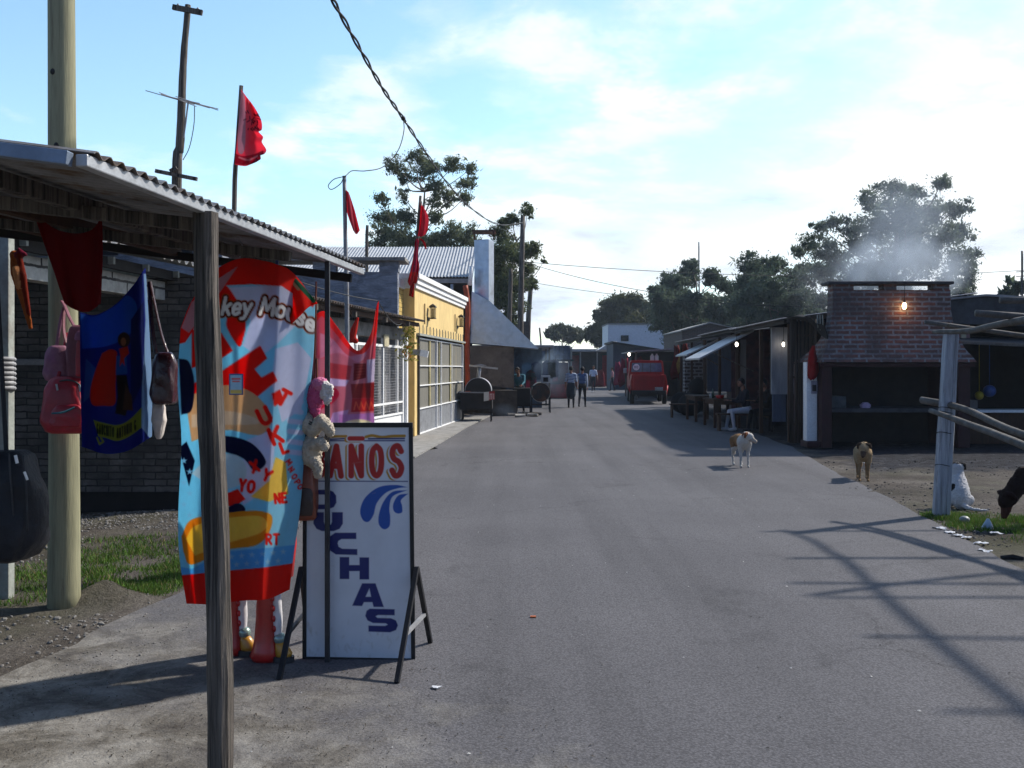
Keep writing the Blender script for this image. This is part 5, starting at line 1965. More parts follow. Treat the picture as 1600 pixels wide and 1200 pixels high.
table('brown wooden table set with glasses before the seated people', 5.72, 27.2, .75, 1.5, .78)
table('brown wooden table nearer the pickup, bare', 5.78, 30.3, .75, 1.6, .78)
for x, y, lab in ((5.55, 25.35, 'low brown bench under the person in white trousers'), (5.45, 32.2, 'low brown bench next to the bare table')):
    o = thing('bench', lab, 'bench', (x, y, 0), 'low benches')
    mb = MB()
    mb.box((x + .1, y, .43), (.9, .32, .04))
    mb.build('seat', m_brownwood, o)
    for sx in (-1, 1):
        mb = MB()
        mb.box((x + .1 + sx * .38, y, .205), (.05, .28, .41))
        mb.build('leg', m_brownwood, o)
mb = MB()
og_ = (5.6, 26.8, .775)
mb.loft([[Vector((og_[0] + r * math.cos(a), og_[1] + r * math.sin(a), z)) for a in np.linspace(0, 2 * PI, 15)[:-1]] for z, r in ((.775, .06), (.80, .10), (.87, .12))])
tag(mb.build('bowl', m_red, smooth=True), 'red plastic bowl on the table before the stall', 'bowl')
for i, (x, y, r, h) in enumerate(((5.45, 27.3, .035, .14), (5.55, 27.5, .03, .25), (5.7, 27.0, .035, .13))):
    mb = MB()
    mb.loft([[Vector((x + q * math.cos(a), y + q * math.sin(a), .775 + z)) for a in np.linspace(0, 2 * PI, 11)[:-1]] for z, q in ((0, r), (h * .65, r), (h * .8, r * .4), (h, r * .4))])
    tag(mb.build('bottle', M('pale_bottle_%d' % i, ((.35, .4, .45), (.05, .12, .1), (.45, .45, .42))[i], rough=.15, bmp=0, spec=.6), smooth=True), ('squat clear', 'tall green', 'squat pale')[i] + ' bottle on the table before the stall', 'bottle', 'bottles on the stall table')
# dark bundle (sacks) between pickup and tables
og = Org()
for x, y, z, r in ((6.0, 33.6, .35, .42), (6.35, 34.2, .5, .45), (5.9, 34.6, .4, .4), (6.3, 33.8, .95, .33)):
    og.ell((x, y, z), (r, r * .9, r * .95), (.018, .017, .018))
tag(og.build('sack_heap', m_fur, voxel=.05, it=4), 'heap of dark sacks between the pickup and the tables', 'sacks')

# ---- cane wall and the black shade cloth beside the brick grill
ca = thing('cane_wall', 'dark wall of upright canes left of the brick grill house', 'wall', (6.2, 21.3, 0))
rr = random.Random(5)
x = 5.95
mb = MB()
while x < 6.5:
    r = rr.uniform(.018, .03)
    mb.tube([(x, 21.3 + rr.uniform(-.01, .01), 0), (x + rr.uniform(-.02, .02), 21.3, 1.3), (x + rr.uniform(-.02, .02), 21.3, 2.65)], r, 7)
    x += r * 2.3
mb.build('canes', M('cane', (.07, .05, .035), var=.6, st=(30, 30, .6), scale=2), ca, smooth=True)
mb = MB()
for z in (.4, 1.4, 2.3):
    mb.tube([(5.92, 21.35, z), (6.55, 21.35, z)], .025, 6)
mb.build('cross_rail', m_brownwood, ca)
sc = MB()
sc.grid(lambda a, b: Vector((5.85 + .55 * a + .12 * b, 19.95 + 1.5 * (1 - b) + .05 * math.sin(9 * a), 2.72 - .03 * math.sin(7 * a) - .9 * b * (a ** 1.5) * (.8 + .2 * math.sin(11 * a)) - .1 * b)), 24, 12)
tag(sc.build('shade_cloth', m_soot, solid=.01), 'black shade cloth sagging against the brick grill house', 'cloth')
for k in range(3):
    mb = MB()
    mb.tube([P(1277 + k * 4, 492, 20.3), P(1278 + k * 4, 512 + 4 * k, 20.25)], .012, 6)
    mb.build if False else tag(mb.build('hanging_strip', m_whitewash), 'pale strip hanging from the black shade cloth', 'strip', 'pale strips on the shade cloth')
pl = thing('painted_pillar', 'white and maroon pillar with rough red side by the brick grill house', 'pillar', (6.28, 20.3, 0))
mb = MB()
mb.b2((5.98, 20.2, .12), (6.19, 20.45, 1.72))
mb.build('white_face', m_white, pl, bevel=.006)
mb = MB()
mb.b2((6.192, 20.18, .05), (6.255, 20.45, 1.70))
mb.build('maroon_stripe', m_maroon, pl)
mb = MB()
mb.b2((6.257, 20.2, 0), (6.36, 20.45, 1.75))
mb.build('rough_edge', MBR('flaking_brick', (.30, .14, .08), (.42, .36, .26), (.40, .36, .3), w=.2, h=.07, gap=.01, bmp=1), pl)
mb = MB()
mb.b2((5.93, 20.0, 0), (6.40, 20.5, .12))
mb.build('base', m_maroon, pl, bevel=.02)
for i, (x0, x1, z0, z1, c) in enumerate(((6.06, 6.185, 1.08, 1.34, (.30, .28, .34)), (6.262, 6.355, 1.1, 1.36, (.08, .10, .07)), (6.262, 6.345, 1.40, 1.66, (.20, .32, .26)))):
    mb = MB()
    mb.b2((x0, 20.165, z0), (x1, 20.178 if x0 < 6.19 else 20.197, z1))
    mb.b2((x0 + .02, 20.160, z0 + .05), (x1 - .02, 20.164, z1 - .08), mi=1)
    tag(mb.build('notice', [M('notice_%d' % i, c, var=.35, scale=14, bmp=.05), m_dark]), ('grey notice fixed on the white face of the pillar', 'dark notice low on the rough edge of the pillar', 'greenish notice high on the rough edge of the pillar')[i], 'notice', 'notices on the pillar')
rcl = MB()
rcl.loft([[P(1270, py, 20.1) + Vector((w_ * math.cos(a) * (1 + .25 * math.cos(5 * a)) + .02 * math.sin(py * .2), .05 * math.sin(a) * (1 + .5 * math.cos(4 * a)), .02 * math.sin(3 * a))) for a in np.linspace(0, 2 * PI, 13)[:-1]] for py, w_ in ((541, .02), (552, .06), (565, .09), (580, .10), (589, .08), (593, .03))])
tag(rcl.build('red_cloth', M('dull_red_cloth', (.30, .012, .012), var=.3, bmp=.4, spec=.1), smooth=True), 'bright red cloth hanging over the white and maroon pillar', 'cloth')

# ---- brick grill house
gl = thing('brick_grill', 'big brick grill house with flared smoke hood, smoking at the top', 'grill', (7.8, 20.8, 0))
YF = 19.95


def gx(px):
    return (px - CX) * YF / F


def gz(py):
    return EYE - (py - HY) * YF / F


rings = []
for py, l, r, fw in ((566, 1279, 1521, -.16), (560, 1282, 1517, -.13), (545, 1289, 1506, -.06), (528, 1294, 1498, -.02), (508, 1298, 1490, 0), (485, 1301, 1486, .0), (453, 1302, 1485, .0)):
    z = gz(py)
    bk = YF + .34 - fw * 9
    rings.append([Vector((gx(l), YF + fw, z)), Vector((gx(r), YF + fw, z)), Vector((gx(r), bk, z)), Vector((gx(l), bk, z))])
mb = MB()
mb.loft(rings)
mb.build('smoke_hood', m_brick_red, gl)
xl, xr = gx(1302), gx(1485)
zt = gz(453)
mb = MB()
for a, b in ((0, .42), (1.02, 1.28), (2.02, 2.34)):
    mb.b2((xl + a, YF + .03, zt), (min(xl + b, xr), YF + .32, zt + .11))
mb.build('vent_piers', m_brick_red, gl)
mb = MB()
mb.b2((xl - .12, YF - .07, zt + .11), (xr + .05, YF + .42, zt + .17))
mb.build('top_slab', M('sooty_slab', (.05, .05, .055), var=.5, bmp=.4), gl, bevel=.015)
mb = MB()
mb.b2((gx(1284), YF, 0), (gx(1300), YF + 2, 1.69))
mb.b2((gx(1497), YF, 0), (gx(1516), YF + 2, 1.69))
mb.b2((gx(1280), YF - .1, 1.62), (gx(1520), YF - .02, 1.70))
mb.build('side_wall', m_maroon, gl, bevel=.01)
mb = MB()
mb.b2((gx(1300), YF + 1.8, 0), (gx(1497), YF + 2, 1.7))
mb.build('back_wall', m_soot, gl)
mb = MB()
mb.b2((gx(1300), YF + .2, .70), (gx(1497), YF + 1.78, .78))
mb.build('hearth', M('sooty_hearth', (.05, .05, .055), var=.4), gl)
mb = MB()
mb.b2((gx(1302), YF + .4, .78), (gx(1333), YF + 1.0, 1.02))
mb.build('ash_block', M('ash_grey', (.07, .08, .085), var=.5), gl, bevel=.02)
# lamps that are lit
m_bulb = EM('bulb_lit', (1.0, .62, .28), 14)
m_bulbw = EM('bulb_white', (1.0, .88, .75), 10)


def bulb(label, px, py, Y, r, mat, drop, power=0, col=(1, .6, .3), rs=1.6):
    c = P(px, py, Y)
    o = thing('light_bulb', label, 'bulb', c, 'lit bulbs')
    mb = MB()
    mb.ell(c, (r, r, r * rs))
    mb.build('glass_bulb', mat, o, smooth=True)
    mb = MB()
    mb.tube([c + Vector((0, 0, r * rs * .9)), c + Vector((0, 0, r * rs + .05))], .022, 8)
    mb.build('socket', m_black, o)
    mb = MB()
    mb.tube([c + Vector((0, 0, r * rs + .05)), c + Vector((.01, 0, drop))], .006, 5)
    mb.build('cord', m_cable, o)
    if power:
        l = bpy.data.lights.new('bulb_light', 'POINT')
        l.energy = power
        l.color = col
        l.shadow_soft_size = .05
        lo = bpy.data.objects.new('bulb_light', l)
        COL.objects.link(lo)
        lo.parent = o
        lo.location = (0, -.09, -.06)


bulb('lit orange bulb hanging before the brick smoke hood', 1413, 478, YF - .1, .042, m_bulb, .42, 1.6, (1, .45, .15), 1.7)
bulb('lit white bulb under the propped flaps of the middle stall', 1151, 538, 24.6, .036, m_bulbw, .5, .35, (1, .85, .65))
bulb('lit white bulb right of the pale plastic sheet', 1224, 538, 23.3, .030, m_bulbw, .5, .12, (1, .85, .65), 1.8)
bulb('tiny lit bulb among red cloths beyond the pickup', 983, 553.5, 54, .06, m_bulbw, .5, 2, (1, .8, .6))
pk_ = MB()
pk_.loft([[P(1352, 634, YF + .35) + Vector((w_ * math.cos(a), .08 * math.sin(a), z)) for a in np.linspace(0, 2 * PI, 9)[:-1]] for z, w_ in ((-.045, .10), (.02, .12), (.07, .05))])
tag(pk_.build('paper_parcel', M('lilac_paper', (.45, .35, .5), bmp=.5, bscale=12)), 'crumpled lilac parcel on the dark hearth of the brick grill', 'parcel')

# ---- shack on the far right
sk = thing('shack', 'dark wooden shack with patched roof and white counter at the far right', 'shack', (11, 22, 0))
m_shroof = M('tar_sheet', (.045, .05, .06), rough=.7, var=.4, bmp=.3)
mb = MB()
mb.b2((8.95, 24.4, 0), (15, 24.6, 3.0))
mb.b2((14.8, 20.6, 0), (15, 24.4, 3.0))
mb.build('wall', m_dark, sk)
mb = MB()
mb.prism([Vector((8.75, 20.9, 2.98)), Vector((9.9, 20.9, 3.10)), Vector((10.35, 20.9, 3.06)), Vector((15.2, 20.9, 2.7)), Vector((15.2, 20.9, 2.35)), Vector((8.75, 20.9, 2.55))], (0, .12, 0))
mb.build('fascia', m_shroof, sk)
mb = MB()
mb.prism([Vector((8.72, 20.8, 2.985)), Vector((9.9, 20.8, 3.105)), Vector((10.35, 20.8, 3.07)), Vector((15.3, 20.8, 2.71)), Vector((15.3, 20.8, 2.75)), Vector((10.3, 20.8, 3.13)), Vector((9.9, 20.8, 3.145)), Vector((8.72, 20.8, 3.02))], (0, 4.0, .0))
mb.build('roof', m_galv_dull, sk)
mb = MB()
mb.b2((9.02, 21.2, 2.2), (9.75, 21.4, 2.52))
mb.build('pink_panel', M('pink_board', (.30, .17, .18), bmp=.2, var=.2), sk)
mb = MB()
mb.b2((9.55, 21.15, 2.22), (9.65, 21.19, 2.5))
mb.build('cream_strip', M('cream_strip', (.55, .5, .35)), sk)
mb = MB()
mb.hexa([Vector(p) for p in ((8.9, 20.2, 2.12), (15, 20.2, 1.82), (15, 22, 2.12), (8.9, 22, 2.3), (8.9, 20.2, 2.16), (15, 20.2, 1.86), (15, 22, 2.16), (8.9, 22, 2.34))])
mb.build('lower_roof', m_shroof, sk)
mb = MB()
mb.bar((8.85, 20.12, 2.13), (15, 20.12, 1.84), .06, .06)
mb.build('eave_batten', m_log, sk)
mb = MB()
mb.b2((9.25, 20.9, .66), (15, 21.5, .72))
mb.build('counter', m_white, sk, bevel=.008)
mb = MB()
mb.b2((9.4, 21.0, 0), (15, 21.45, .66))
mb.build('counter_front', m_brownwood, sk)
for x in (9.0, 11.4, 14):
    mb = MB()
    mb.b2((x, 20.25, 0), (x + .08, 20.33, 2.1))
    mb.build('post', m_wood, sk)
for i, (px, py, r, c, lb) in enumerate(((1546, 611, .13, (.03, .09, .30), 'blue ball hanging over the shack counter'), (1530, 618, .09, (.40, .30, .02), 'yellow ball hanging beside the blue one'))):
    mb = MB()
    mb.ell(P(px, py, 21.1), r)
    mb.tube([P(px, py, 21.1) + Vector((0, 0, r * .9)), Vector((P(px, py, 21.1).x, 21.1, 2.15))], .008, 5)
    tag(mb.build('ball', M('ball_%d' % i, c, rough=.35, bmp=0, var=.3), smooth=True), lb, 'ball', 'balls hung in the shack')
mb = MB()
mb.b2((9.55, 21.05, .722), (9.85, 21.35, .92))
tag(mb.build('crate', M('grey_crate', (.16, .15, .14)), bevel=.01), 'small grey crate on the white shack counter', 'crate')

# ---- pole frame (hitching rail) at the roadside
pf = thing('pole_corral', 'open corral of bare poles on a split grey post beside the road', 'corral', (4.65, 10.8, 0))
mb = MB()
p0, p1 = Vector((4.65, 10.8, -.06)), Vector((4.765, 10.8, 2.0))
rr = random.Random(21)
rings = []
for i in range(10):
    k = i / 9
    c = p0.lerp(p1, k)
    w_ = .080 - .012 * k
    ring = []
    for (sx, sy) in ((-1, -.8), (-.7, -1), (.25, -1), (.34, -.78), (.44, -1), (.9, -1), (1, -.7), (1, .8), (.8, 1), (-.8, 1), (-1, .8)):
        ring.append(c + Vector((sx * w_ + rr.uniform(-.004, .004), sy * w_ * .8 + rr.uniform(-.003, .003), 0)))
    rings.append(ring)
mb.loft(rings)
mb.build('post', m_grey_wood, pf)
for x, y, h in ((4.55, 4.2, 2.1), (7.2, 10.9, 2.05), (7.3, 4.4, 2.1)):
    mb = MB()
    mb.tube([(x, y, -.06), (x + .03, y, 1), (x, y, h)], [.08, .075, .065], 9, jit=.06)
    mb.build('post', m_grey_wood, pf, smooth=True)


def pole(name, pts, r, mat=m_log, n=9):
    mb = MB()
    mb.tube(crom(pts, 5), r, n, jit=.07)
    mb.build(name, mat, pf, smooth=True)


pole('beam', [(4.66, 11.0, 2.0), (4.76, 10.4, 1.985), (4.78, 9.9, 2.02), (4.80, 9.3, 2.05), (4.62, 7.6, 2.09), (4.45, 5.3, 2.10), (4.4, 3.6, 2.1)], [.024, .032, .034, .038, .04, .04, .036])
pole('beam', [(7.2, 11.1, 2.05), (7.25, 8, 2.08), (7.3, 4.2, 2.12)], .055)
for y, x0, x1, z0, z1, r in ((10.95, 4.54, 7.8, 2.105, 1.64, .026), (9.6, 4.47, 7.8, 2.13, 1.86, .036), (8.67, 4.25, 7.5, 2.19, 2.15, .03), (8.2, 4.35, 7.5, 2.19, 2.15, .026), (7.2, 4.3, 7.5, 2.19, 2.15, .028), (5.9, 4.2, 7.5, 2.19, 2.16, .026)):
    pole('cross_pole', [(x0, y, z0), ((x0 + x1) / 2, y - .06 + rr.uniform(-.05, .05), (z0 + z1) / 2), (x1, y - .1, z1)], [r * .95, r * 1.1, r])
pole('brace_pole', [(4.35, 8.3, 2.25), (5.4, 8.8, 2.24), (7.0, 9.4, 2.2)], .04)
pole('side_rail', [(4.57, 11.1, 1.245), (4.78, 10.55, 1.17), (4.8, 9.4, .985), (4.75, 7.6, .90), (4.62, 4.1, .95)], [.040, .036, .036, .040, .040])
pole('side_rail', [(4.52, 10.75, 1.14), (4.63, 10.1, 1.03), (4.66, 9.0, .885), (4.68, 7.4, .62), (4.6, 4.3, .45)], [.028, .034, .040, .042, .04])
for z in (1.17, 1.12, .9, .55):
    mb = MB()
    mb.tube([(4.65 + .05 * z + .086 * math.cos(a), 10.8 + .072 * math.sin(a), z + .01 * math.sin(2 * a)) for a in np.linspace(0, 2 * PI, 17)], .004, 5)
    mb.build('wire_tie', m_cable, pf)
# ================================================================ pickup
tk = thing('pickup_truck', 'old red pickup parked on the right with its tailgate towards us', 'truck', (6.1, 45, 0))
m_truck = M('truck_red', (.32, .008, .011), rough=.55, var=.2, scale=2, bmp=.05, col2=(.25, .01, .01), cov=.34, spec=.12)
yb, cx = 43.7, 6.12
mb = MB()
prof = [(-.78, .62), (-.80, .80), (-.80, 1.0), (-.77, 1.12), (-.74, 1.30), (-.66, 1.30), (-.66, .66), (.66, .66), (.66, 1.30), (.74, 1.30), (.77, 1.12), (.80, 1.0), (.80, .80), (.78, .62)]
mb.prism([Vector((cx + x, yb + .06, z)) for x, z in prof], (0, 2.0, 0))
mb.build('bed', m_truck, tk, bevel=.012)
mb = MB()
mb.b2((cx - .66, yb, .66), (cx + .66, yb + .055, 1.30))
tg = mb.build('tailgate', m_truck, tk, bevel=.015)
mb = MB()
mb.b2((cx - .48, yb - .012, .84), (cx + .48, yb - .001, 1.12))
mb.build('pressed_panel', m_truck, tg, bevel=.01)
mb = MB()
mb.loft([[Vector((cx + sx * w_, y, z)) for sx, y in ((-1, yb + 2.1), (1, yb + 2.1), (1, y2), (-1, y2))] for z, w_, y2 in ((.6, .80, yb + 3.9), (1.30, .80, yb + 3.9), (1.36, .79, yb + 3.8), (1.88, .75, yb + 3.45), (1.95, .68, yb + 3.35))])
cab = mb.build('cab', m_truck, tk, bevel=.02)
mb = MB()
mb.prism([Vector((cx + x, yb + 2.085, z)) for x, z in ((-.70, 1.42), (.70, 1.42), (.66, 1.83), (-.66, 1.83))], (0, .02, 0))
rw = mb.build('rear_window', M('truck_glass', (.09, .13, .22), rough=.12, bmp=0, spec=.7), cab)  # bluish base colour stands in for a reflection in the glass
mb = MB()
for x in (-.18, .18):
    mb.b2((cx + x - .012, yb + 2.07, 1.42), (cx + x + .012, yb + 2.084, 1.82))
mb.build('window_bar', m_black, rw)
c = Vector((cx - .47, yb + 2.06, 1.64))
mb = MB()
mb.tube([c, c + Vector((0, .02, 0))], .15, 20)
st = mb.build('speed_sticker', m_white, rw)
mb = MB()
for x in (-.075, -.035):
    mb.b2((c.x + x - .01, c.y - .006, c.z - .06), (c.x + x + .01, c.y - .002, c.z + .06))
mb.tube([(c.x + .045 + .03 * math.cos(a), c.y - .004, c.z + .055 * math.sin(a)) for a in np.linspace(0, 2 * PI, 15)], .010, 5)
mb.build('digits', m_black, st)
mb = MB()
mb.loft([[Vector((cx + sx * w_, y, z)) for sx, y in ((-1, yb + 3.8), (1, yb + 3.8), (1, yb + 5.0), (-1, yb + 5.0))] for z, w_ in ((.55, .8), (1.2, .8), (1.30, .74))])
mb.build('bonnet', m_truck, tk, bevel=.04)
mb = MB()
mb.b2((cx - .72, yb - .10, .50), (cx + .72, yb - .02, .62))
mb.build('bumper', m_black, tk, bevel=.015)
mb = MB()
mb.b2((cx + .26, yb - .125, .62), (cx + .60, yb - .11, .76))
lpz = mb.build('licence_plate', M('plate_white', (.5, .5, .5), bmp=0), tk)
mb = MB()
mb.b2((cx + .29, yb - .13, .645), (cx + .57, yb - .126, .735))
mb.build('plate_field', m_black, lpz)
mb = MB()
for k in range(6):
    x = cx + .315 + k * .042
    mb.b2((x, yb - .134, .66), (x + .020, yb - .1305, .72))
mb.build('plate_characters', m_white, lpz)
for s_ in (-1, 1):
    mb = MB()
    mb.b2((cx + s_ * .73 - .05, yb + .035, .82), (cx + s_ * .73 + .05, yb + .058, 1.06))
    mb.build('tail_light', M('lamp_red', (.35, .01, .008), rough=.2, bmp=0), tk, bevel=.006)
    for y in (yb + .75, yb + 4.1):
        mb = MB()
        mb.tube([(cx + s_ * .72 - .10, y, .34), (cx + s_ * .72 - .07, y, .34), (cx + s_ * .72 + .07, y, .34), (cx + s_ * .72 + .10, y, .34)], [.30, .34, .34, .30], 22)
        wl = mb.build('wheel', m_rubber, tk)
        mb = MB()
        mb.tube([(cx + s_ * .72 - .108, y, .34), (cx + s_ * .72 + .108, y, .34)], .19, 16)
        mb.build('rim', m_galv_dull, wl)
    mb = MB()
    mb.loft([[Vector((cx + s_ * .80 + s_ * d * math.sin(a), yb + .75 + .46 * math.cos(a) * k, .42 + .42 * math.sin(a) * k)) for a in np.linspace(0, PI, 12)] for d, k in ((.0, 1.0), (.09, .98), (.09, .84), (.0, .82))], caps=False)
    mb.build('wheel_arch', m_truck, tk, smooth=True)
mb = MB()
mb.b2((cx - .7, yb + .3, .42), (cx + .7, yb + 4.6, .62))
mb.build('chassis', m_black, tk)
mb = MB()
mb.b2((cx - 1.02, yb + 3.5, 1.36), (cx - .86, yb + 3.62, 1.58))
mb.build('mirror', m_galv, tk, bevel=.02)

tk.rotation_euler = (0, 0, -.085)

# ================================================================ people
m_person = MC('skin_and_clothes', rough=.85, bmp=.15, bscale=50, grain=.25, gscale=25, spec=.2)
SK, HR = (.26, .13, .085), (.015, .011, .010)


def person(label, x, y, yaw, h, shirt, pants, pose='stand', skin=SK, hair=HR, shoe=(.02, .02, .02), sleeve=None, paint=None, skirt=None, group='people in the street', voxel=.011, swing=.12, belly=0.0, hat=None, neckc=None):
    s_ = h / 1.75
    Rz = Matrix.Rotation(yaw, 3, 'Z')
    base = Vector((x, y, 0))
    tf = lambda p: base + Rz @ (Vector(p) * s_)
    og = Org(tf)

    def E(c, r, col, rx=0.0, rz=0.0):
        og.ell(c, tuple(q * s_ for q in r), col, rot=Matrix.Rotation(rz, 3, 'Z') @ Matrix.Rotation(rx, 3, 'X'), yaw=yaw)

    def CH(pts, r, col, n=10):
        og.chain(pts, [q * s_ for q in r], col, n)
    sleeve = sleeve or shirt
    lean = 0.0
    hz, hy = .92, 0.0
    if pose == 'sit':
        hz, lean = .52, .16
    if pose == 'bend':
        lean = .55
    chest = Vector((0, hy + lean * .40, hz + .40 * math.cos(lean)))
    neck = Vector((0, hy + lean * .58, hz + .56 * math.cos(lean)))
    head = neck + Vector((0, .03 + lean * .22, .165 - lean * .05))
    # trunk
    E((0, hy, hz + .03), (.165 + belly * .3, .125 + belly, .13), pants if not skirt else skirt)
    E((0, hy + lean * .18, hz + .17), (.150 + belly * .4, .110 + belly, .15), shirt, rx=-lean)
    E(chest - Vector((0, .005, .06)), (.172, .118, .19), shirt, rx=-lean)
    CH([chest + Vector((-.15, .0, .09)), chest + Vector((.15, .0, .09))], [.068, .068], shirt)
    CH([neck - Vector((0, .01, .06)), neck + Vector((0, .012, .06))], [.058, .050], neckc or skin)
    # head, jaw, nose, ears
    E(head, (.074, .092, .108), skin)
    E(head + Vector((0, .030, -.055)), (.052, .056, .05), skin)
    E(head + Vector((0, .098, -.012)), (.013, .018, .02), skin)
    for sx in (-1, 1):
        E(head + Vector((sx * .075, 0, -.01)), (.012, .02, .028), skin)
        og.dot(head + Vector((sx * .03, .088, .012)), .009 * s_, (.02, .015, .012))
    og.dot(head + Vector((0, .09, -.055)), .011 * s_, (.16, .05, .045))
    # arms
    for sx in (-1, 1):
        sh_ = chest + Vector((sx * .185, 0, .085))
        if pose == 'sit':
            el, wr = sh_ + Vector((sx * .05, .12, -.25)), sh_ + Vector((sx * -.02, .36, -.22))
        elif pose == 'bend':
            el, wr = sh_ + Vector((sx * .04, .16, -.22)), sh_ + Vector((sx * .0, .36, -.30))
        else:
            k = sx * swing
            el, wr = sh_ + Vector((sx * .05, -.02 - k * .4, -.29)), sh_ + Vector((sx * .06, .06 - k, -.53))
        CH([sh_, sh_.lerp(el, .5), el], [.058, .050, .042], sleeve)
        CH([el, el.lerp(wr, .5), wr], [.042, .037, .027], sleeve if pose == 'sit' else skin if sleeve == shirt and pose != 'bend' else sleeve)
        d = (wr - el).normalized()
        side = Vector((0, 1, 0)) if abs(d.y) < .7 else Vector((-sx, 0, 0))
        pm = wr + d * .055
        E(pm, (.018, .040, .05) if abs(d.y) < .7 else (.04, .05, .018), skin)
        for f in range(4):
            r0 = pm + d * .035 + side * (.030 - f * .020)
            ln = (.055, .066, .062, .048)[f]
            curl = Vector((-sx * .014, 0, 0)) if abs(d.y) < .7 else Vector((0, 0, -.014))
            CH([r0, r0 + d * ln * .55 + curl * .4, r0 + d * ln + curl * 1.6], [.0095, .009, .008], skin, 6)
        CH([pm - d * .015 + side * .035, pm + d * .015 + side * .058, pm + d * .045 + side * .062], [.011, .010, .009], skin, 6)
    # legs
    for sx in (-1, 1):
        hp = Vector((sx * .092, hy, hz))
        if pose == 'sit':
            kn, an = Vector((sx * .11, hy + .43, .50)), Vector((sx * .12, hy + .44 + .06 * sx, .09))
        else:
            k = sx * swing
            kn, an = Vector((sx * .098, hy + .02 + k * .6, .50)), Vector((sx * .10, hy - .02 + k * 1.2 - max(0, -k) * .2, .085 + max(0, -k) * .12))
        CH([hp, hp.lerp(kn, .5), kn], [.090, .076, .056], pants)
        CH([kn, kn.lerp(an, .35), an], [.056, .055, .038], pants)
        E(an + Vector((0, .055, -.045)), (.042, .115, .040), shoe)
        E(an + Vector((0, -.02, -.03)), (.038, .05, .05), shoe)
    if skirt:
        CH([(0, hy, hz + .06), (0, hy, hz - .12), (0, hy, hz - .36)], [.165, .20, .20], skirt, 14)
    o = og.build('person', m_person, voxel=voxel * s_, it=3, paint=(lambda V, c: paint(V, c, base)) if paint else None)
    tag(o, label, 'person', group)
    mb = MB()
    hc = tf(head + Vector((0, -.012, .022)))
    mb.ell(hc, (.082 * s_, .094 * s_, .098 * s_), rot=Rz @ Matrix.Rotation(.35, 3, 'X'), nu=18, nv=12)
    # keep the face side open
    keep = [Vector(v) for v in mb.v]
    fs = [f for f in mb.f if sum(((Rz.inverted() @ (keep[i] - hc)).y * .9 - (Rz.inverted() @ (keep[i] - hc)).z) for i in f) / len(f) < .028 * s_]
    mb.f = fs
    mb.m = [0] * len(fs)
    mb.build('hair', M('hair_%d' % len(bpy.data.materials), hair, bmp=.5, bscale=90), o, smooth=True, solid=.012)
    if hat:
        mb = MB()
        mb.ell(tf(head + Vector((0, -.01, .075))), (.09 * s_, .11 * s_, .06 * s_), rot=Rz)
        mb.build('cap', M('cap_cloth', hat), o, smooth=True)
    return o


def stripes(V, c, b):
    z = V[:, 2]
    k = (z > 1.02) & (z < 1.40) & (np.sin(z * 105 + V[:, 0] * 10) > .1) & (c[:, 2] > .2) & (c[:, 0] < .2)
    c = c.copy()
    c[k] = (.66, .70, .76)
    return c


person('person in blue and white striped top and long dark skirt seen from behind', 2.38, 40.1, -.1, 1.66, (.09, .15, .30), (.012, .012, .016), skirt=(.028, .036, .045), swing=.05, paint=stripes, belly=.02)
person('person in dark vest with pale sleeves walking beside the striped top', 2.88, 40.8, -.25, 1.64, (.07, .12, .24), (.010, .010, .013), swing=.17, sleeve=(.42, .46, .54))
person('person in pale blue top walking towards us far down the street', 5.35, 65.5, PI + .1, 1.76, (.60, .66, .80), (.014, .015, .03), swing=.15, voxel=.016, shoe=(.45, .45, .45))
person('person in teal top bending over the smoking box grill', .28, 35.0, PI - .2, 1.72, (.05, .16, .20), (.02, .02, .025), pose='bend')
person('person in dull pink standing by the far red cloths', 7.05, 70, PI / 2, 1.65, (.30, .15, .18), (.02, .02, .03), voxel=.018)
person('seated person in navy jacket, white trousers and white trainers', 5.98, 25.35, PI / 2 + .12, 1.74, (.010, .011, .020), (.46, .48, .54), pose='sit', shoe=(.58, .58, .58), voxel=.009, group='people seated at the stall')
person('seated person all in black turning towards the table', 6.48, 25.15, PI / 2 + .25, 1.74, (.012, .010, .010), (.012, .012, .014), pose='sit', shoe=(.05, .05, .06), voxel=.009, group='people seated at the stall')
mb = MB()
mb.box((6.35, 25.2, .42), (.5, .36, .05))
o = thing('stool', 'low dark stool under the person in black', 'stool', (6.35, 25.2, 0))
mb.build('seat', m_dark, o)
for sx in (-1, 1):
    for sy in (-1, 1):
        mb = MB()
        mb.box((6.35 + sx * .2, 25.2 + sy * .13, .2), (.05, .05, .4))
        mb.build('leg', m_dark, o)

# ================================================================ dogs


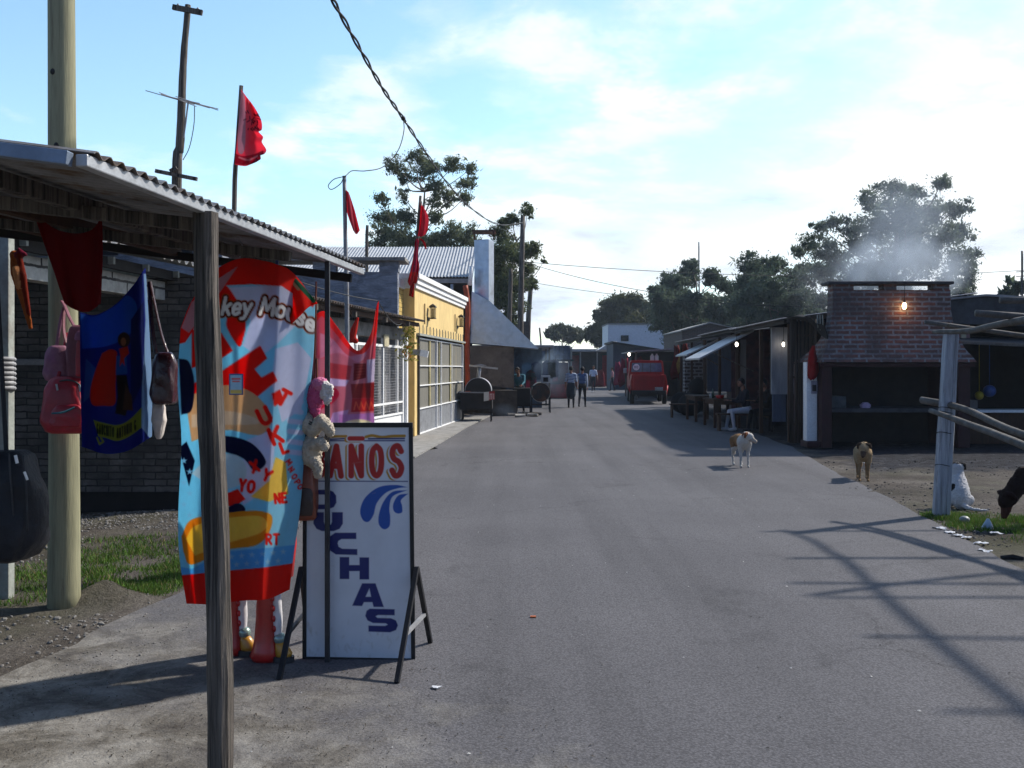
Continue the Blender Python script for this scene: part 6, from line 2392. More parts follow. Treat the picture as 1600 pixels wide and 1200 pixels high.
def dog(label, x, y, yaw, h, body, legs, muzzle, ear, pose='stand', turn=0.0, nod=0.0, patch=None, tail='down', paint=None, slim=1.0):
    s_ = h / .60
    Rz = Matrix.Rotation(yaw, 3, 'Z')
    base = Vector((x, y, 0 if y > 14.9 and x < 5 else -.03 + hgt(x, y)))
    tf = lambda p: base + Rz @ (Vector(p) * s_)
    og = Org(tf)

    def CH(p, r, c, n=10):
        og.chain(p, [q * s_ for q in r], c, n)
    if pose == 'sit':
        CH([(0, -.14, .12), (0, -.08, .22), (0, .05, .37), (0, .10, .44)], [.125, .125, .105, .085], body, 14)
        hd0 = Vector((0, .10, .46))
        for sx in (-1, 1):
            CH([(sx * .09, -.10, .13), (sx * .125, .06, .13), (sx * .11, -.04, .04), (sx * .11, .07, .03)], [.085, .065, .035, .028], legs)
            CH([(sx * .06, .12, .36), (sx * .065, .15, .2), (sx * .065, .15, .03), (sx * .065, .19, .02)], [.05, .034, .024, .026], legs)
        CH([(0, -.22, .07), (.08, -.34, .04), (.2, -.38, .03), (.30, -.34, .03)], [.034, .026, .02, .012], body)
        nk = Vector((0, .13, .54))
    else:
        CH([(0, -.27, .47), (0, -.16, .475), (0, .02, .455), (0, .17, .455), (0, .26, .48)], [.088 * slim, .098 * slim, .118 * slim, .128 * slim, .095 * slim], body, 16)
        CH([(0, .14, .40), (0, .22, .43)], [.10 * slim, .09 * slim], legs if patch else body)
        for sx in (-1, 1):
            CH([(sx * .06, .20, .44), (sx * .072, .17, .31)], [.070, .044], body)
            CH([(sx * .066, .17, .31), (sx * .064, .19, .17), (sx * .064, .185, .04), (sx * .064, .210, .020)], [.036, .022, .018, .024], legs)
            CH([(sx * .055, -.26, .45), (sx * .075, -.18, .32)], [.085, .060], body)
            CH([(sx * .075, -.18, .32), (sx * .072, -.29, .19), (sx * .070, -.27, .05), (sx * .070, -.235, .020)], [.046, .023, .018, .023], legs)
        if tail == 'down':
            CH([(0, -.34, .50), (0, -.41, .40), (0, -.42, .26), (0, -.40, .18)], [.028, .026, .022, .012], legs if patch else body)
        else:
            CH([(0, -.34, .50), (.04, -.42, .46), (.08, -.44, .36)], [.028, .022, .012], body)
        nk = Vector((0, .30, .55))
        hd0 = Vector((0, .22, .49))
    Rt = Matrix.Rotation(-turn, 3, 'Z') @ Matrix.Rotation(-nod, 3, 'X')
    if pose == 'sniff':
        nk = Vector((0, .40, .30))
        CH([(0, .22, .48), (0, .33, .40), (0, .42, .27)], [.105, .085, .070], body)
    elif pose == 'sit':
        CH([hd0, nk], [.085, .07], body)
    else:
        CH([hd0, (0, .28, .53), nk], [.10, .085, .072], body)
    H = lambda p: nk + Rt @ Vector(p)
    CH([H((0, -.01, .01)), H((0, .06, .02))], [.078, .068], body)
    CH([H((0, .06, .005)), H((0, .15, -.025)), H((0, .185, -.028))], [.056, .038, .030], muzzle)
    og.dot(H((0, .215, -.015)), .016 * s_, (.01, .008, .008))
    for sx in (-1, 1):
        CH([H((sx * .05, .0, .065)), H((sx * .088, -.005, .055)), H((sx * .10, .012, -.005))], [.026, .026, .016], ear, 8)
        og.dot(H((sx * .040, .105, .035)), .011 * s_, (.008, .006, .005))
    if patch:
        for p_, r_, c_ in patch:
            og.dot(p_, r_ * s_, c_)
    o = og.build('dog', m_fur, voxel=.010 * s_, it=4, fuzz=.0028, paint=(lambda V, c: paint(V, c, base)) if paint else None)
    return tag(o, label, 'dog', 'loose dogs')


WH_, TAN, BRN, BLK = (.56, .53, .48), (.34, .245, .14), (.16, .055, .022), (.012, .009, .008)
dog('white dog with tan saddle and brown ears standing on the road', 3.72, 16.15, PI + .06, .55, WH_, WH_, (.42, .36, .3), BRN, turn=-.95, nod=.3,
    patch=[((0, -.10, .50), .15, (.25, .14, .065)), ((0, -.24, .48), .14, (.27, .15, .07)), ((.06, .04, .48), .12, (.25, .14, .065)), ((-.08, -.1, .46), .12, (.27, .15, .07)), ((.08, -.22, .42), .12, (.26, .14, .065)), ((-.08, -.24, .42), .11, (.26, .14, .065)), ((-.06, .04, .50), .10, (.25, .14, .065)), ((.03, .38, .62), .045, (.28, .10, .04)), ((.08, .30, .60), .05, (.24, .09, .04))])
dog('yellow tan dog facing us on the bare earth', 5.06, 14.35, PI - .28, .54, TAN, (.27, .17, .085), (.10, .06, .04), (.05, .03, .02), turn=.2, nod=.6)
dog('white dog with dark patches sitting with its back to us behind the post', 5.19, 11.55, -.25, .50, (.50, .50, .52), (.50, .50, .52), WH_, BLK, pose='sit', turn=.15,
    patch=[((-.11, -.08, .30), .06, BLK), ((0, .12, .64), .055, BLK), ((.12, -.02, .2), .045, (.05, .05, .05))])
dog('dark brown dog sniffing the grass at the road edge', 5.42, 10.0, PI / 2 + .1, .66, (.018, .009, .007), (.04, .014, .009), (.055, .018, .011), (.02, .009, .008), pose='sniff', nod=1.1, slim=1.0)

# ================================================================ litter
rr = random.Random(31)
m_paper = M('crumpled_paper', (.62, .63, .66), var=.1, bmp=.5, bscale=30)
LT = [(1469, 826, .14, 'flattened'), (1484, 833, .12, 'twisted'), (1497, 838, .12, 'torn'), (1509, 841, .10, 'narrow'), (1531, 850, .13, 'folded'), (1540, 861, .13, 'long'), (1555, 836, .12, 'balled'), (1416, 800, .10, 'small dirty'), (1352, 722, .10, 'far'), (681, 1076, .05, 'lone')]
for i, (px, py, s_, w_) in enumerate(LT):
    g = G(px, py)
    on_road = px in (681,)
    z0 = .004 if on_road else -.02 + hgt(g.x, g.y)
    an = rr.uniform(0, 3)
    ph = rr.uniform(0, 6)
    mb = MB()

    def f(a, b):
        x, y = (a - .5) * s_, (b - .5) * s_ * .8
        th = math.atan2(b - .5, a - .5)
        edge = .78 + .16 * math.sin(3 * th + ph) + .12 * math.sin(7 * th + 2 * ph)
        z = (abs(math.sin(3.1 * a + 2 * b + ph)) * .7 + abs(math.sin(5 * b - 2.3 * a + 2 * ph)) * .4) * s_ * .13
        x, y = x * edge, y * edge
        return Vector((g.x + x * math.cos(an) - y * math.sin(an), g.y + x * math.sin(an) + y * math.cos(an), z0 + .004 + (z if not on_road else z * .3)))
    mb.grid(f, 9, 8)
    tag(mb.build('paper_scrap', m_paper if i != 7 else m_whitewash, solid=.002), {'lone': 'lone pale paper scrap on the road near the pavement sign', 'far': 'small paper scrap on the earth beside the tan dog'}.get(w_, w_ + ' white paper scrap at the grassy road edge'), 'litter', 'paper litter')
mb = MB()
g = G(1544, 827)
mb.loft([[g + Vector((r * math.cos(a) * (1 + .2 * math.sin(3 * a)), r * math.sin(a), z - .02)) for a in np.linspace(0, 2 * PI, 11)[:-1]] for z, r in ((0, .05), (.04, .055), (.09, .03), (.125, .012))])
tag(mb.build('plastic_bag', M('pale_blue_bag', (.36, .45, .55), rough=.4, bmp=.4, bscale=20)), 'pale blue knotted plastic bag on the grass', 'litter', 'paper litter')
mb = MB()
g = G(1507, 815)
mb.ell(g + Vector((0, 0, .02)), (.055, .05, .04))
tag(mb.build('plastic_bag', M('grey_bag', (.25, .27, .26), rough=.4, bmp=.6, bscale=20), smooth=True), 'crumpled grey plastic bag by the foot of the split post', 'litter', 'paper litter')
mb = MB()
g = G(833, 965)
mb.b2(g + Vector((-.018, -.012, .002)), g + Vector((.018, .012, .010)))
tag(mb.build('wrapper', M('orange_wrapper', (.45, .12, .04))), 'tiny orange wrapper on the open road', 'litter')
mb = MB()
g = G(1582, 870)
mb.tube([g + Vector((-.09, .02, -.01)), g + Vector((0, 0, .0)), g + Vector((.08, -.03, -.01))], [.02, .025, .015], 6, jit=.2)
tag(mb.build('stick', m_dark), 'charred stick on the grass at the road edge', 'stick')
rng = np.random.default_rng(17)
mb = MB()
for i in range(1500):
    x, y = rng.uniform(-2.5, .6), rng.uniform(3.0, 5.3)
    if rng.random() < (x + .8) * .6 + (y - 3.6) * .25:
        continue
    a, l, w_ = rng.uniform(0, PI), rng.uniform(.003, .014) * (2 if rng.random() < .08 else 1), rng.uniform(.001, .003)
    z = .003
    dx, dy = math.cos(a), math.sin(a)
    mb.add([(x - dx * l + dy * w_, y - dy * l - dx * w_, z), (x + dy * w_ * 2, y - dx * w_ * 2, z + .006), (x + dx * l, y + dy * l, z), (x - dy * w_, y + dx * w_, z + .004)], [(0, 1, 2, 3)])
mb.build('leaf_litter', M('dead_leaf', (.07, .055, .04), var=.5, bmp=0), kind='stuff')

mb = MB()
for i in range(420):
    y = 3.2 + 26 * rng.random() ** 1.6
    x = rng.uniform(-1.6, 4.2 + y * .08)
    q = rng.uniform(.004, .011)
    z = .0035
    a = rng.uniform(0, PI)
    mb.add([(x + q * math.cos(a + k * 1.57) * (1.0 if k % 2 else .6), y + q * math.sin(a + k * 1.57) * (1.0 if k % 2 else .6), z + (.004 if k == 0 else 0)) for k in range(4)], [(0, 1, 2, 3)], 1 if rng.random() < .35 else 0)
mb.build('road_grit', [M('dark_grit', (.04, .038, .038), bmp=0), M('pale_grit', (.42, .41, .39), bmp=0)], kind='stuff')

# ================================================================ hung cloths far down the right side


def hung(px, y0, y1, w_, Y, c, label, group):
    a = P(px, y0, Y)
    n = 14
    rings = []
    L_ = (y1 - y0) * Y / F
    for k in range(7):
        f = k / 6
        ww = w_ * (.55 + .45 * min(1, f * 1.6)) * (1 + .12 * math.sin(9 * f + px))
        rings.append([a + Vector((ww * math.cos(q) + .05 * math.sin(5 * f + px), .07 * math.sin(q) * (1 + .7 * math.cos(6 * q)) * w_ * 4, -L_ * f * (1 + .14 * math.cos(2 * q + px) * (k == 6)) + .06 * math.cos(2 * q) * (k == 0))) for q in np.linspace(0, 2 * PI, n + 1)[:-1]])
    mb = MB()
    mb.loft(rings)
    return tag(mb.build('hung_cloth', M('hung_%d' % len(bpy.data.materials), c, bmp=.3, var=.3, spec=.1), smooth=True), label, 'cloth', group)


for px, y0, y1, w_, Y, c, lb in ((1056, 540, 588, .16, 40.3, (.12, .008, .01), 'dark red cloth hanging nearest the pickup cab'), (1063, 545, 580, .10, 40.2, (.32, .20, .05), 'ochre cloth hanging between two red ones'), (1072, 536, 568, .15, 39.9, (.22, .015, .012), 'red cloth at the far corner of the stall roof'), (975, 560, 600, .3, 58, (.20, .01, .03), 'long crimson cloth beyond the notice board'), (966, 566, 598, .28, 66, (.22, .02, .06), 'crimson cloth farther up by the end shed'), (998, 558, 578, .34, 56, (.16, .012, .02), 'short red cloth above the pickup'), (936, 578, 604, .5, 84, (.18, .01, .02), 'red cloth across the end stall front')):
    hung(px, y0, y1, w_, Y, c, lb, 'cloths hung down the right side')
fs_ = thing('street_stall', 'low stall with white jugs beyond the red pickup', 'stall', (7.5, 54, 0))
mb = MB()
mb.b2((6.7, 56, 0), (9.5, 56.2, 2.5))
mb.b2((9.3, 50, 0), (9.5, 56, 2.5))
mb.build('wall', m_dark, fs_)
mb = MB()
mb.hexa([Vector(p) for p in ((6.0, 49.5, 2.40), (9.6, 49.5, 2.62), (9.6, 56.4, 2.62), (6.2, 56.4, 2.40), (6.0, 49.5, 2.46), (9.6, 49.5, 2.68), (9.6, 56.4, 2.68), (6.2, 56.4, 2.46))])
mb.build('roof', m_galv_dull, fs_)
for x, y in ((6.2, 49.7), (6.4, 56)):
    mb = MB()
    mb.bar((x, y, 0), (x, y, 2.4), .08, .08)
    mb.build('post', m_wood, fs_)
mb = MB()
mb.b2((6.9, 49.9, 1.9), (8.9, 50.3, 1.94))
mb.build('shelf', m_brownwood, fs_)
for i in range(2):
    c = P(1019 + 7 * i, 555, 50.1)
    mb = MB()
    mb.loft([[Vector((c.x + r * math.cos(a), c.y + r * math.sin(a), 1.94 + z)) for a in np.linspace(0, 2 * PI, 13)[:-1]] for z, r in ((0, .10), (.26, .10), (.34, .04), (.38, .04))])
    tag(mb.build('jug', m_white, smooth=True), 'white plastic jug on the stall shelf above the pickup', 'jug', 'white jugs')
nbY = 53.0
nb = thing('notice_board', 'black price board with rows of white lettering left of the pickup', 'board', (P(990, 600, nbY).x, nbY, 0))


def nb_paint(p):
    p.fill([(981, 576), (999, 576), (999, 579.5), (981, 579.5)], (.25, .02, .03))
    p.stroke([(983, 578), (997, 578)], 1.1, (.6, .6, .65))
    for k in range(9):
        x = 983.5
        y = 583 + 2.9 * k
        while x < 988.5:
            p.stroke([(x, y), (x + rr.uniform(.5, 1.4), y)], 1.4, (.42, .52, .62))
            x += 1.9
    p.ell(993.5, 585, 2.4, 3, (.05, .20, .22))


cloth('board_face', m_opaque, [(981, 576), (999, 576)], [(981, 613), (999, 613)], [(981, 576), (981, 613)], [(999, 576), (999, 613)], lambda u, v: nbY + 0 * u, 60, 110, nb_paint, (.012, .016, .025), parent=nb, solid=.03, aa=.5, curve=False)
for px in (982, 998):
    mb = MB()
    mb.bar((P(px, 600, nbY + .1).x, nbY + .1, 0), (P(px, 600, nbY).x, nbY, .6), .05, .05)
    mb.build('leg', m_black, nb)

# ================================================================ poles, flags, aerials, wires
fpx = P(373, 200, 12.8)


def staff(pts, r, mat, label, name='flagpole', group=None):
    mb = MB()
    mb.tube(crom(pts, 4), r, 10)
    return tag(mb.build(name, mat, smooth=True), label, 'pole', group)


staff([Vector((P(366, 400, 12.8).x, 12.8, 0)), P(366, 330, 12.8), P(371, 230, 12.8), P(377, 134, 12.8)], [.035, .032, .03, .026], m_wood, 'thin wooden flagpole carrying the torn red flag')


def torn_paint(p):
    p.fill(crom([(377, 142), (383, 152), (384, 190), (382, 235), (372, 236), (372, 190)]), (.55, .32, .38))
    rq = random.Random(2)
    for k in range(26):
        x, y = 393 + rq.uniform(-9, 11), 190 + rq.uniform(-14, 14)
        p.stroke([(x, y), (x + rq.uniform(-6, 6), y + rq.uniform(-5, 5))], 1.3, (.06, .015, .04))
    p.fill(crom([(368, 240), (380, 244), (400, 240), (412, 236), (405, 254), (385, 258), (367, 256)]), (.42, .015, .05))
    p.stroke(crom([(374, 246), (388, 250), (402, 244)]), 2.5, (.62, .28, .32))


tf_ = cloth('flag', m_cloth, [(377, 140), (384, 150), (392, 160)], [(367, 257), (376, 259), (386, 259), (394, 254), (400, 247)],
            [(377, 140), (372, 200), (367, 257)], [(392, 160), (400, 172), (408, 188), (409, 202), (404, 206), (411, 214), (409, 222), (416, 234), (412, 241), (407, 240), (407, 249), (400, 247)],
            lambda u, v: 12.75 + .10 * np.sin(9 * u + 3 * v) * u + .12 * np.sin(5 * v) * u - .12 * u, 60, 120, torn_paint, (.85, .12, .18))
tag(tf_, 'torn red flag with a dark emblem on the tallest flagpole', 'flag', 'red flags along the left side')

staff([Vector((P(543, 600, 13.2).x, 13.2, 0)), P(542, 480, 13.2), P(540, 390, 13.2), P(538, 275, 13.2)], [.03, .03, .028, .026], m_galv_dull, 'thin steel mast with a looped wire before the low shop', 'mast')
f2 = cloth('flag', m_cloth, [(541, 297), (543, 299), (545, 301)], [(552, 360), (557, 366), (562, 360)], [(541, 297), (542, 330), (552, 360)], [(545, 301), (553, 325), (557, 340), (562, 360)],
           lambda u, v: 13.15 + .07 * np.sin(8 * u + 2 * v), 20, 50, None, (.62, .09, .14))
tag(f2, 'narrow faded red flag hanging from the steel mast', 'flag', 'red flags along the left side')
staff([P(650, 440, 22.9), P(652, 372, 22.9), P(657, 306, 22.9)], [.04, .036, .03], m_wood, 'leaning flagpole above the yellow garage corner')
f3 = cloth('flag', m_cloth, [(656, 312), (659, 318), (662, 324)], [(651, 368), (658, 370), (665, 366), (668, 360)], [(656, 312), (654, 345), (651, 368)], [(662, 324), (668, 335), (670, 346), (668, 360)],
           lambda u, v: 22.8 + .15 * np.sin(7 * u + 2 * v), 30, 50, lambda p: p.fill([(654, 308), (660, 310), (661, 322), (655, 320)], (.6, .5, .5)), (.66, .02, .06))
tag(f3, 'red flag flying at the tip of the leaning flagpole', 'flag', 'red flags along the left side')
f4 = cloth('flag', m_cloth, [(649, 374), (652, 373), (655, 376)], [(637, 440), (641, 447), (646, 440), (650, 444), (651, 436)], [(649, 374), (645, 405), (637, 440)], [(655, 376), (653, 400), (655, 418), (651, 436)],
           lambda u, v: 22.6 + .18 * np.sin(9 * u + v), 30, 60, lambda p: p.fill([(630, 425), (660, 425), (660, 450), (630, 450)], (.62, .02, .02)), (.50, .015, .08))
tag(f4, 'long red flag drooping over the white cornice of the garage', 'flag', 'red flags along the left side')
f5 = cloth('flag_ribbon', m_cloth, [(642, 440), (648, 440)], [(639, 462), (646, 465)], [(642, 440), (639, 462)], [(648, 440), (646, 465)], lambda u, v: 22.62 + .05 * np.sin(9 * u + 3 * v), 8, 16, None, (.45, .01, .01), parent=f4)
f6 = cloth('flag_ribbon', m_cloth, [(654, 373), (657, 372)], [(665, 390), (667, 389)], [(654, 373), (660, 378), (665, 390)], [(657, 372), (664, 378), (667, 389)], lambda u, v: 22.6 + 0 * u, 6, 12, None, (.45, .03, .04), parent=f4)

up_ = thing('power_pole', 'crooked dark wooden pole with crossarms and an aerial above the canopy', 'pole', (P(276, 400, 14).x, 14, 0))
mb = MB()
mb.tube(crom([Vector((P(272, 500, 14).x, 14, 0)), P(276, 290, 14), P(281, 230, 14), P(284, 160, 14), P(287, 90, 14), P(294, 8, 14)], 5), [.085, .07, .062, .056, .05, .042], 10, jit=.06)
mb.build('pole_shaft', m_wood, up_, smooth=True)
mb = MB()
mb.bar(P(270, 11, 13.95), P(316, 20, 13.95), .05, .07)
ca_ = mb.build('crossarm', m_wood, up_)
for a, b in ((278, 8), (309, 14)):
    mb = MB()
    mb.tube([P(a, b + 5, 13.95), P(a, b, 13.95), P(a, b - 2, 13.95)], [.014, .02, .012], 8)
    mb.build('insulator', m_galv_dull, ca_)
mb = MB()
mb.bar(P(243, 267, 13.9), P(308, 280, 13.9), .05, .05)
mb.bar(P(266, 268, 13.88), P(276, 262, 13.88), .05, .05)
mb.build('lower_board', m_wood, up_)
ae = MB()
ae.bar(P(262, 151, 13.8), P(312, 162, 13.9), .016, .016)
for a, b, l in ((266, 152, .30), (278, 155, .22), (290, 157.5, .3), (298, 159, .35), (308, 161, .26)):
    c = P(a, b, 13.85)
    ae.tube([c + Vector((-l, -.12, .06)), c + Vector((l, .12, -.07))], .006, 5)
ae.tube([P(294, 160, 13.85), P(291, 185, 13.87), P(287, 215, 13.9)], .012, 6)
o = ae.build('aerial', m_galv_dull)
tag(o, 'spidery television aerial fixed to the crooked pole', 'aerial')
mb = MB()
mb.tube(crom([P(304, 165, 13.85), P(303, 195, 13.85), P(296, 230, 13.85), P(286, 250, 13.9)], 6), .006, 5)
mb.build('lead', m_cable, o)

staff([Vector((P(574, 500, 24).x, 24, 0)), P(573, 400, 24), P(574, 352, 24)], [.045, .04, .035], m_wood, 'short bare pole behind the slotted grey wall', 'pole')
staff([Vector((P(792, 560, 46).x, 46, 0)), P(797, 470, 46), P(798, 420, 46)], [.12, .10, .09], m_wood, 'thin dark pole left of the tall utility pole', 'pole')
tall = staff([Vector((P(812, 600, 45).x, 45, -.1)), P(814, 470, 45), P(817, 338, 45)], [.15, .13, .10], m_wood, 'tall utility pole where the twisted cable ends', 'utility_pole')
t2 = thing('power_pole', 'distant leaning pole with a small crossarm', 'pole', (P(824, 560, 62).x, 62, 0))
mb = MB()
mb.tube([Vector((P(822, 590, 62).x, 62, 0)), P(826, 490, 62), P(831, 430, 62)], [.2, .16, .13], 9)
mb.build('pole_shaft', m_wood, t2)
mb = MB()
mb.bar(P(822, 434, 62), P(840, 439, 62), .14, .16)
mb.build('crossarm', m_wood, t2)
tw_ = thing('brick_tower', 'small dark brick tower by the distant leaning pole', 'tower', (P(814, 540, 58).x, 58, 0))
mb = MB()
mb.b2((P(798, 540, 58).x, 58, 0), (P(828, 540, 58).x, 59.5, P(812, 502, 58).z))
mb.build('wall', m_brick_brown, tw_)
staff([Vector((P(845, 560, 60).x, 60, 2)), P(845, 535, 60), P(843, 512, 60)], .05, m_wood, 'thin stick above the blue topped stall', 'pole')

# twisted main cable
pxs = [(512, -14), (520, 0), (560, 72), (598, 138), (630, 185), (665, 238), (700, 287), (737, 326), (780, 351), (817, 348)]
q = np.array(pxs, float)
Ls = np.concatenate([[0], np.cumsum(np.linalg.norm(np.diff(q, axis=0), axis=1))])
Ls /= Ls[-1]
cpts = [P(a, b, 1 / (1 / 8.0 * (1 - s) + s / 44.8)) for (a, b), s in zip(pxs, Ls)]
head_ = [cpts[0] + (cpts[0] - cpts[1]) * 5]
sm = crom([tuple(p) for p in head_ + cpts], 14)
cb = thing('power_cable', 'thick twisted power cable sweeping down to the tall utility pole', 'cable', cpts[5])
for k in range(2):
    pts = []
    for i, p in enumerate(sm):
        p = Vector(p)
        ph = i * .55 + k * PI
        r = .014
        pts.append(p + Vector((math.cos(ph) * r, 0, math.sin(ph) * r)))
    mb = MB()
    mb.tube(pts, .011, 6)
    mb.build('strand', m_cable, cb, smooth=True)
mb = MB()
mb.ell(cpts[4], (.03, .05, .03))
mb.build('splice', m_cable, cb, smooth=True)
y0 = cpts[4].y
wire = crom([tuple(p) for p in (cpts[4], P(631, 205, y0), P(622, 235, y0 - .1), P(600, 260, y0 - .3), P(572, 267, y0 - .6), P(550, 267, 13.3), P(539, 275, 13.15), P(522, 280, 13.1), P(513, 290, 13.1), P(518, 296, 13.1), P(531, 288, 13.1), P(536, 280, 13.15))], 7)
mb = MB()
mb.tube(wire, .006, 5)
tag(mb.build('service_wire', m_cable), 'thin drooping wire from the twisted cable to the steel mast', 'wire', 'overhead wires')


def wirex(a, b, sag, r, label):
    mb = MB()
    mb.tube(crv(a, b, sag, 16), r, 5)
    tag(mb.build('overhead_wire', m_cable), label, 'wire', 'overhead wires')


wirex(P(817, 409, 45), P(1660, 418, 52), .55, .014, 'upper thin wire crossing the sky to the right')
wirex(P(815, 408, 45), P(1130, 470, 38), .25, .012, 'steeper thin wire running down to the right stalls')
wirex(P(830, 441, 62), P(1480, 480, 40), .5, .014, 'lower thin wire passing before the dark trees')
wirex(P(1300, 470, 24), P(1660, 452, 30), .2, .008, 'thin wire behind the brick grill house')
staff([P(1093, 470, 95), P(1092, 420, 95), P(1092, 378, 95)], .07, m_galv_dull, 'slim distant aerial mast above the trees', 'mast')
staff([Vector((P(1597, 600, 30).x, 30, 0)), P(1597, 470, 30), P(1597, 392, 30)], .03, m_steel, 'slim aerial mast over the shack roof', 'mast')
mb = MB()
for z in (425, 432, 440):
    mb.bar(P(1588, z, 30), P(1606, z - 1, 30), .02, .02)
tag(mb.build('aerial', m_steel), 'small aerial on the mast over the shack roof', 'aerial')

# ================================================================ trees
def tree(name, label, base, clumps, Y, spread, leaf, dens, cols, tr, seed, group, sub=9, forks=None):
    rng = np.random.default_rng(seed)
    k = Y / F
    o = thing(name, label, 'tree', (base[0], base[1], 0), group)
    cc, rr_ = [], []
    for (px, py, rp) in clumps:
        dy = rng.uniform(-spread, spread)
        cc.append(np.array(P(px, py, Y + dy)))
        rr_.append(rp * (Y + dy) / F)
    cc, rr_ = np.array(cc), np.array(rr_)
    mb = MB()
    lowz = cc[:, 2].min()
    topz = cc[:, 2].max()
    mid = np.array([np.average(cc[:, 0]), np.average(cc[:, 1])])
    b0 = np.array([base[0], base[1], -.1])
    spine = []
    for s in np.linspace(0, 1, 9):
        z = -.1 + s * (topz * .86)
        f = s ** 1.5
        spine.append(Vector((b0[0] + (mid[0] - b0[0]) * f + .25 * math.sin(5 * s + seed) * s, b0[1] + (mid[1] - b0[1]) * f, z)))
    mb.tube(spine, [tr, tr * .85, tr * .75, tr * .65, tr * .55, tr * .45, tr * .35, tr * .24, tr * .12], 9)
    mb.build('trunk', m_bark, o, smooth=True)
    lb = MB()
    for c, r in zip(cc, rr_):
        c = Vector(c)
        zt = max(lowz * .55, c.z - .55 * (Vector((c.x, c.y, 0)) - Vector((mid[0], mid[1], 0))).length - .8 * r)
        st = min(spine, key=lambda p: abs(p.z - zt))
        m1 = st.lerp(c, .5) + Vector((rng.uniform(-.3, .3), rng.uniform(-.3, .3), -.12 * (c - st).length))
        d = (c - st).length
        lb.tube(crom([tuple(st), tuple(m1), tuple(c)], 4), [max(.03, tr * .18), max(.018, tr * .10), .010], 6)
        for j in range(3):
            lb.tube([c, c + Vector(rng.normal(0, .45, 3)) * r], [.014, .006], 4)
    lb.build('limbs', m_bark, o, smooth=True)
    pts = []
    br_ = []
    for c, r in zip(cc, rr_):
        ns = max(7, int(sub * 1.7 * (r / .7) ** 1.2))
        ns = min(ns, 44)
        u = rng.normal(0, 1, (ns, 3))
        u /= np.linalg.norm(u, axis=1)[:, None]
        u[:, 2] *= .8
        sc_ = c + u * r * rng.uniform(.25, 1.3, (ns, 1))
        nb_ = int(dens * r * r * 3.2)
        pts.append(c + rng.normal(0, 1, (nb_, 3)) * r * np.array([.46, .46, .36]))
        br_.append(np.clip(rng.normal(.5, .25, nb_), 0, 1))
        for s_ in sc_:
            n = int(dens * r * r / ns * 7.5 * rng.uniform(.6, 1.3)) + 4
            pts.append(s_ + rng.normal(0, 1, (n, 3)) * r * rng.uniform(.13, .28) * np.array([1, 1, .7]))
            br_.append(np.full(n, np.clip(rng.normal(.5, .28), 0, 1)))
    pts, br_ = np.concatenate(pts), np.concatenate(br_)
    n = len(pts)
    u = rng.normal(0, 1, (n, 3))
    u[:, 2] -= .8
    u /= np.linalg.norm(u, axis=1)[:, None]
    w = rng.normal(0, 1, (n, 3))
    w -= u * np.sum(u * w, 1)[:, None]
    w /= np.linalg.norm(w, axis=1)[:, None]
    s_ = leaf * .95 * np.exp(rng.normal(0, .42, n))[:, None]
    V = np.stack([pts - u * s_, pts + w * s_ * .36, pts + u * s_, pts - w * s_ * .36], 1).reshape(-1, 3)
    m_ = np.clip(br_ + rng.normal(0, .15, n), 0, 1)[:, None]
    c = np.array(cols[0]) * (1 - m_) + np.array(cols[1]) * m_
    mesh_obj('crown', V, np.arange(n * 4).reshape(-1, 4), m_leaf, o, col=np.repeat(c, 4, 0))
    return n


EU = ((.065, .085, .052), (.165, .190, .10))
DK = ((.042, .066, .048), (.11, .145, .088))
OL = ((.030, .038, .016), (.085, .090, .035))
TG = 'trees behind the street'
c1 = [(652, 243, 15), (664, 262, 18), (618, 258, 16), (635, 278, 14), (676, 262, 13), (710, 258, 17), (736, 264, 13), (682, 293, 17), (701, 308, 14), (730, 288, 15), (727, 308, 13), (594, 311, 13), (629, 306, 11), (605, 342, 21), (632, 340, 19), (600, 364, 18), (624, 374, 24), (676, 318, 13), (680, 342, 14), (664, 376, 24), (682, 380, 18), (702, 368, 20), (728, 366, 19), (735, 378, 18), (615, 390, 22), (650, 392, 24), (700, 394, 22), (590, 380, 14)]
tree('eucalyptus_tree', 'tall open eucalyptus behind the zinc shed roof', (P(668, 500, 52).x, 52), c1, 52, 2.0, .066, 400, EU, .30, 1, TG)
c2 = [(800, 342, 13), (824, 330, 12), (780, 364, 18), (787, 392, 24), (780, 420, 24), (806, 402, 20), (829, 392, 16), (838, 385, 9), (793, 437, 22), (812, 442, 18), (783, 456, 22), (797, 474, 20), (829, 446, 10), (827, 420, 13), (806, 482, 14), (786, 350, 10), (850, 408, 4), (770, 440, 18), (775, 400, 18), (775, 470, 18), (800, 500, 14)]
tree('eucalyptus_tree', 'bushy eucalyptus behind the sheet metal flue', (P(795, 550, 50).x, 50), c2, 50, 1.8, .066, 520, ((.05, .07, .03), (.14, .165, .07)), .24, 2, TG)
c3 = [(1470, 287, 17), (1430, 298, 15), (1395, 303, 24), (1362, 312, 20), (1410, 332, 34), (1452, 332, 29), (1494, 326, 17), (1370, 352, 29), (1420, 372, 38), (1470, 372, 30), (1503, 362, 19), (1330, 362, 19), (1345, 386, 24), (1300, 347, 14), (1284, 357, 14), (1266, 382, 19), (1250, 396, 11), (1290, 392, 22), (1310, 412, 24), (1350, 422, 30), (1280, 422, 20), (1390, 412, 30), (1440, 412, 30), (1500, 410, 24), (1514, 432, 17), (1519, 396, 13), (1480, 442, 20), (1260, 432, 17), (1300, 442, 20), (1500, 455, 16), (1515, 460, 12), (1340, 450, 26), (1400, 450, 26)]
tree('spreading_tree', 'largest spreading tree rising through smoke behind the brick grill', (P(1400, 560, 42).x, 42), c3, 42, 2.6, .064, 430, ((.065, .088, .068), (.145, .18, .12)), .38, 3, TG)
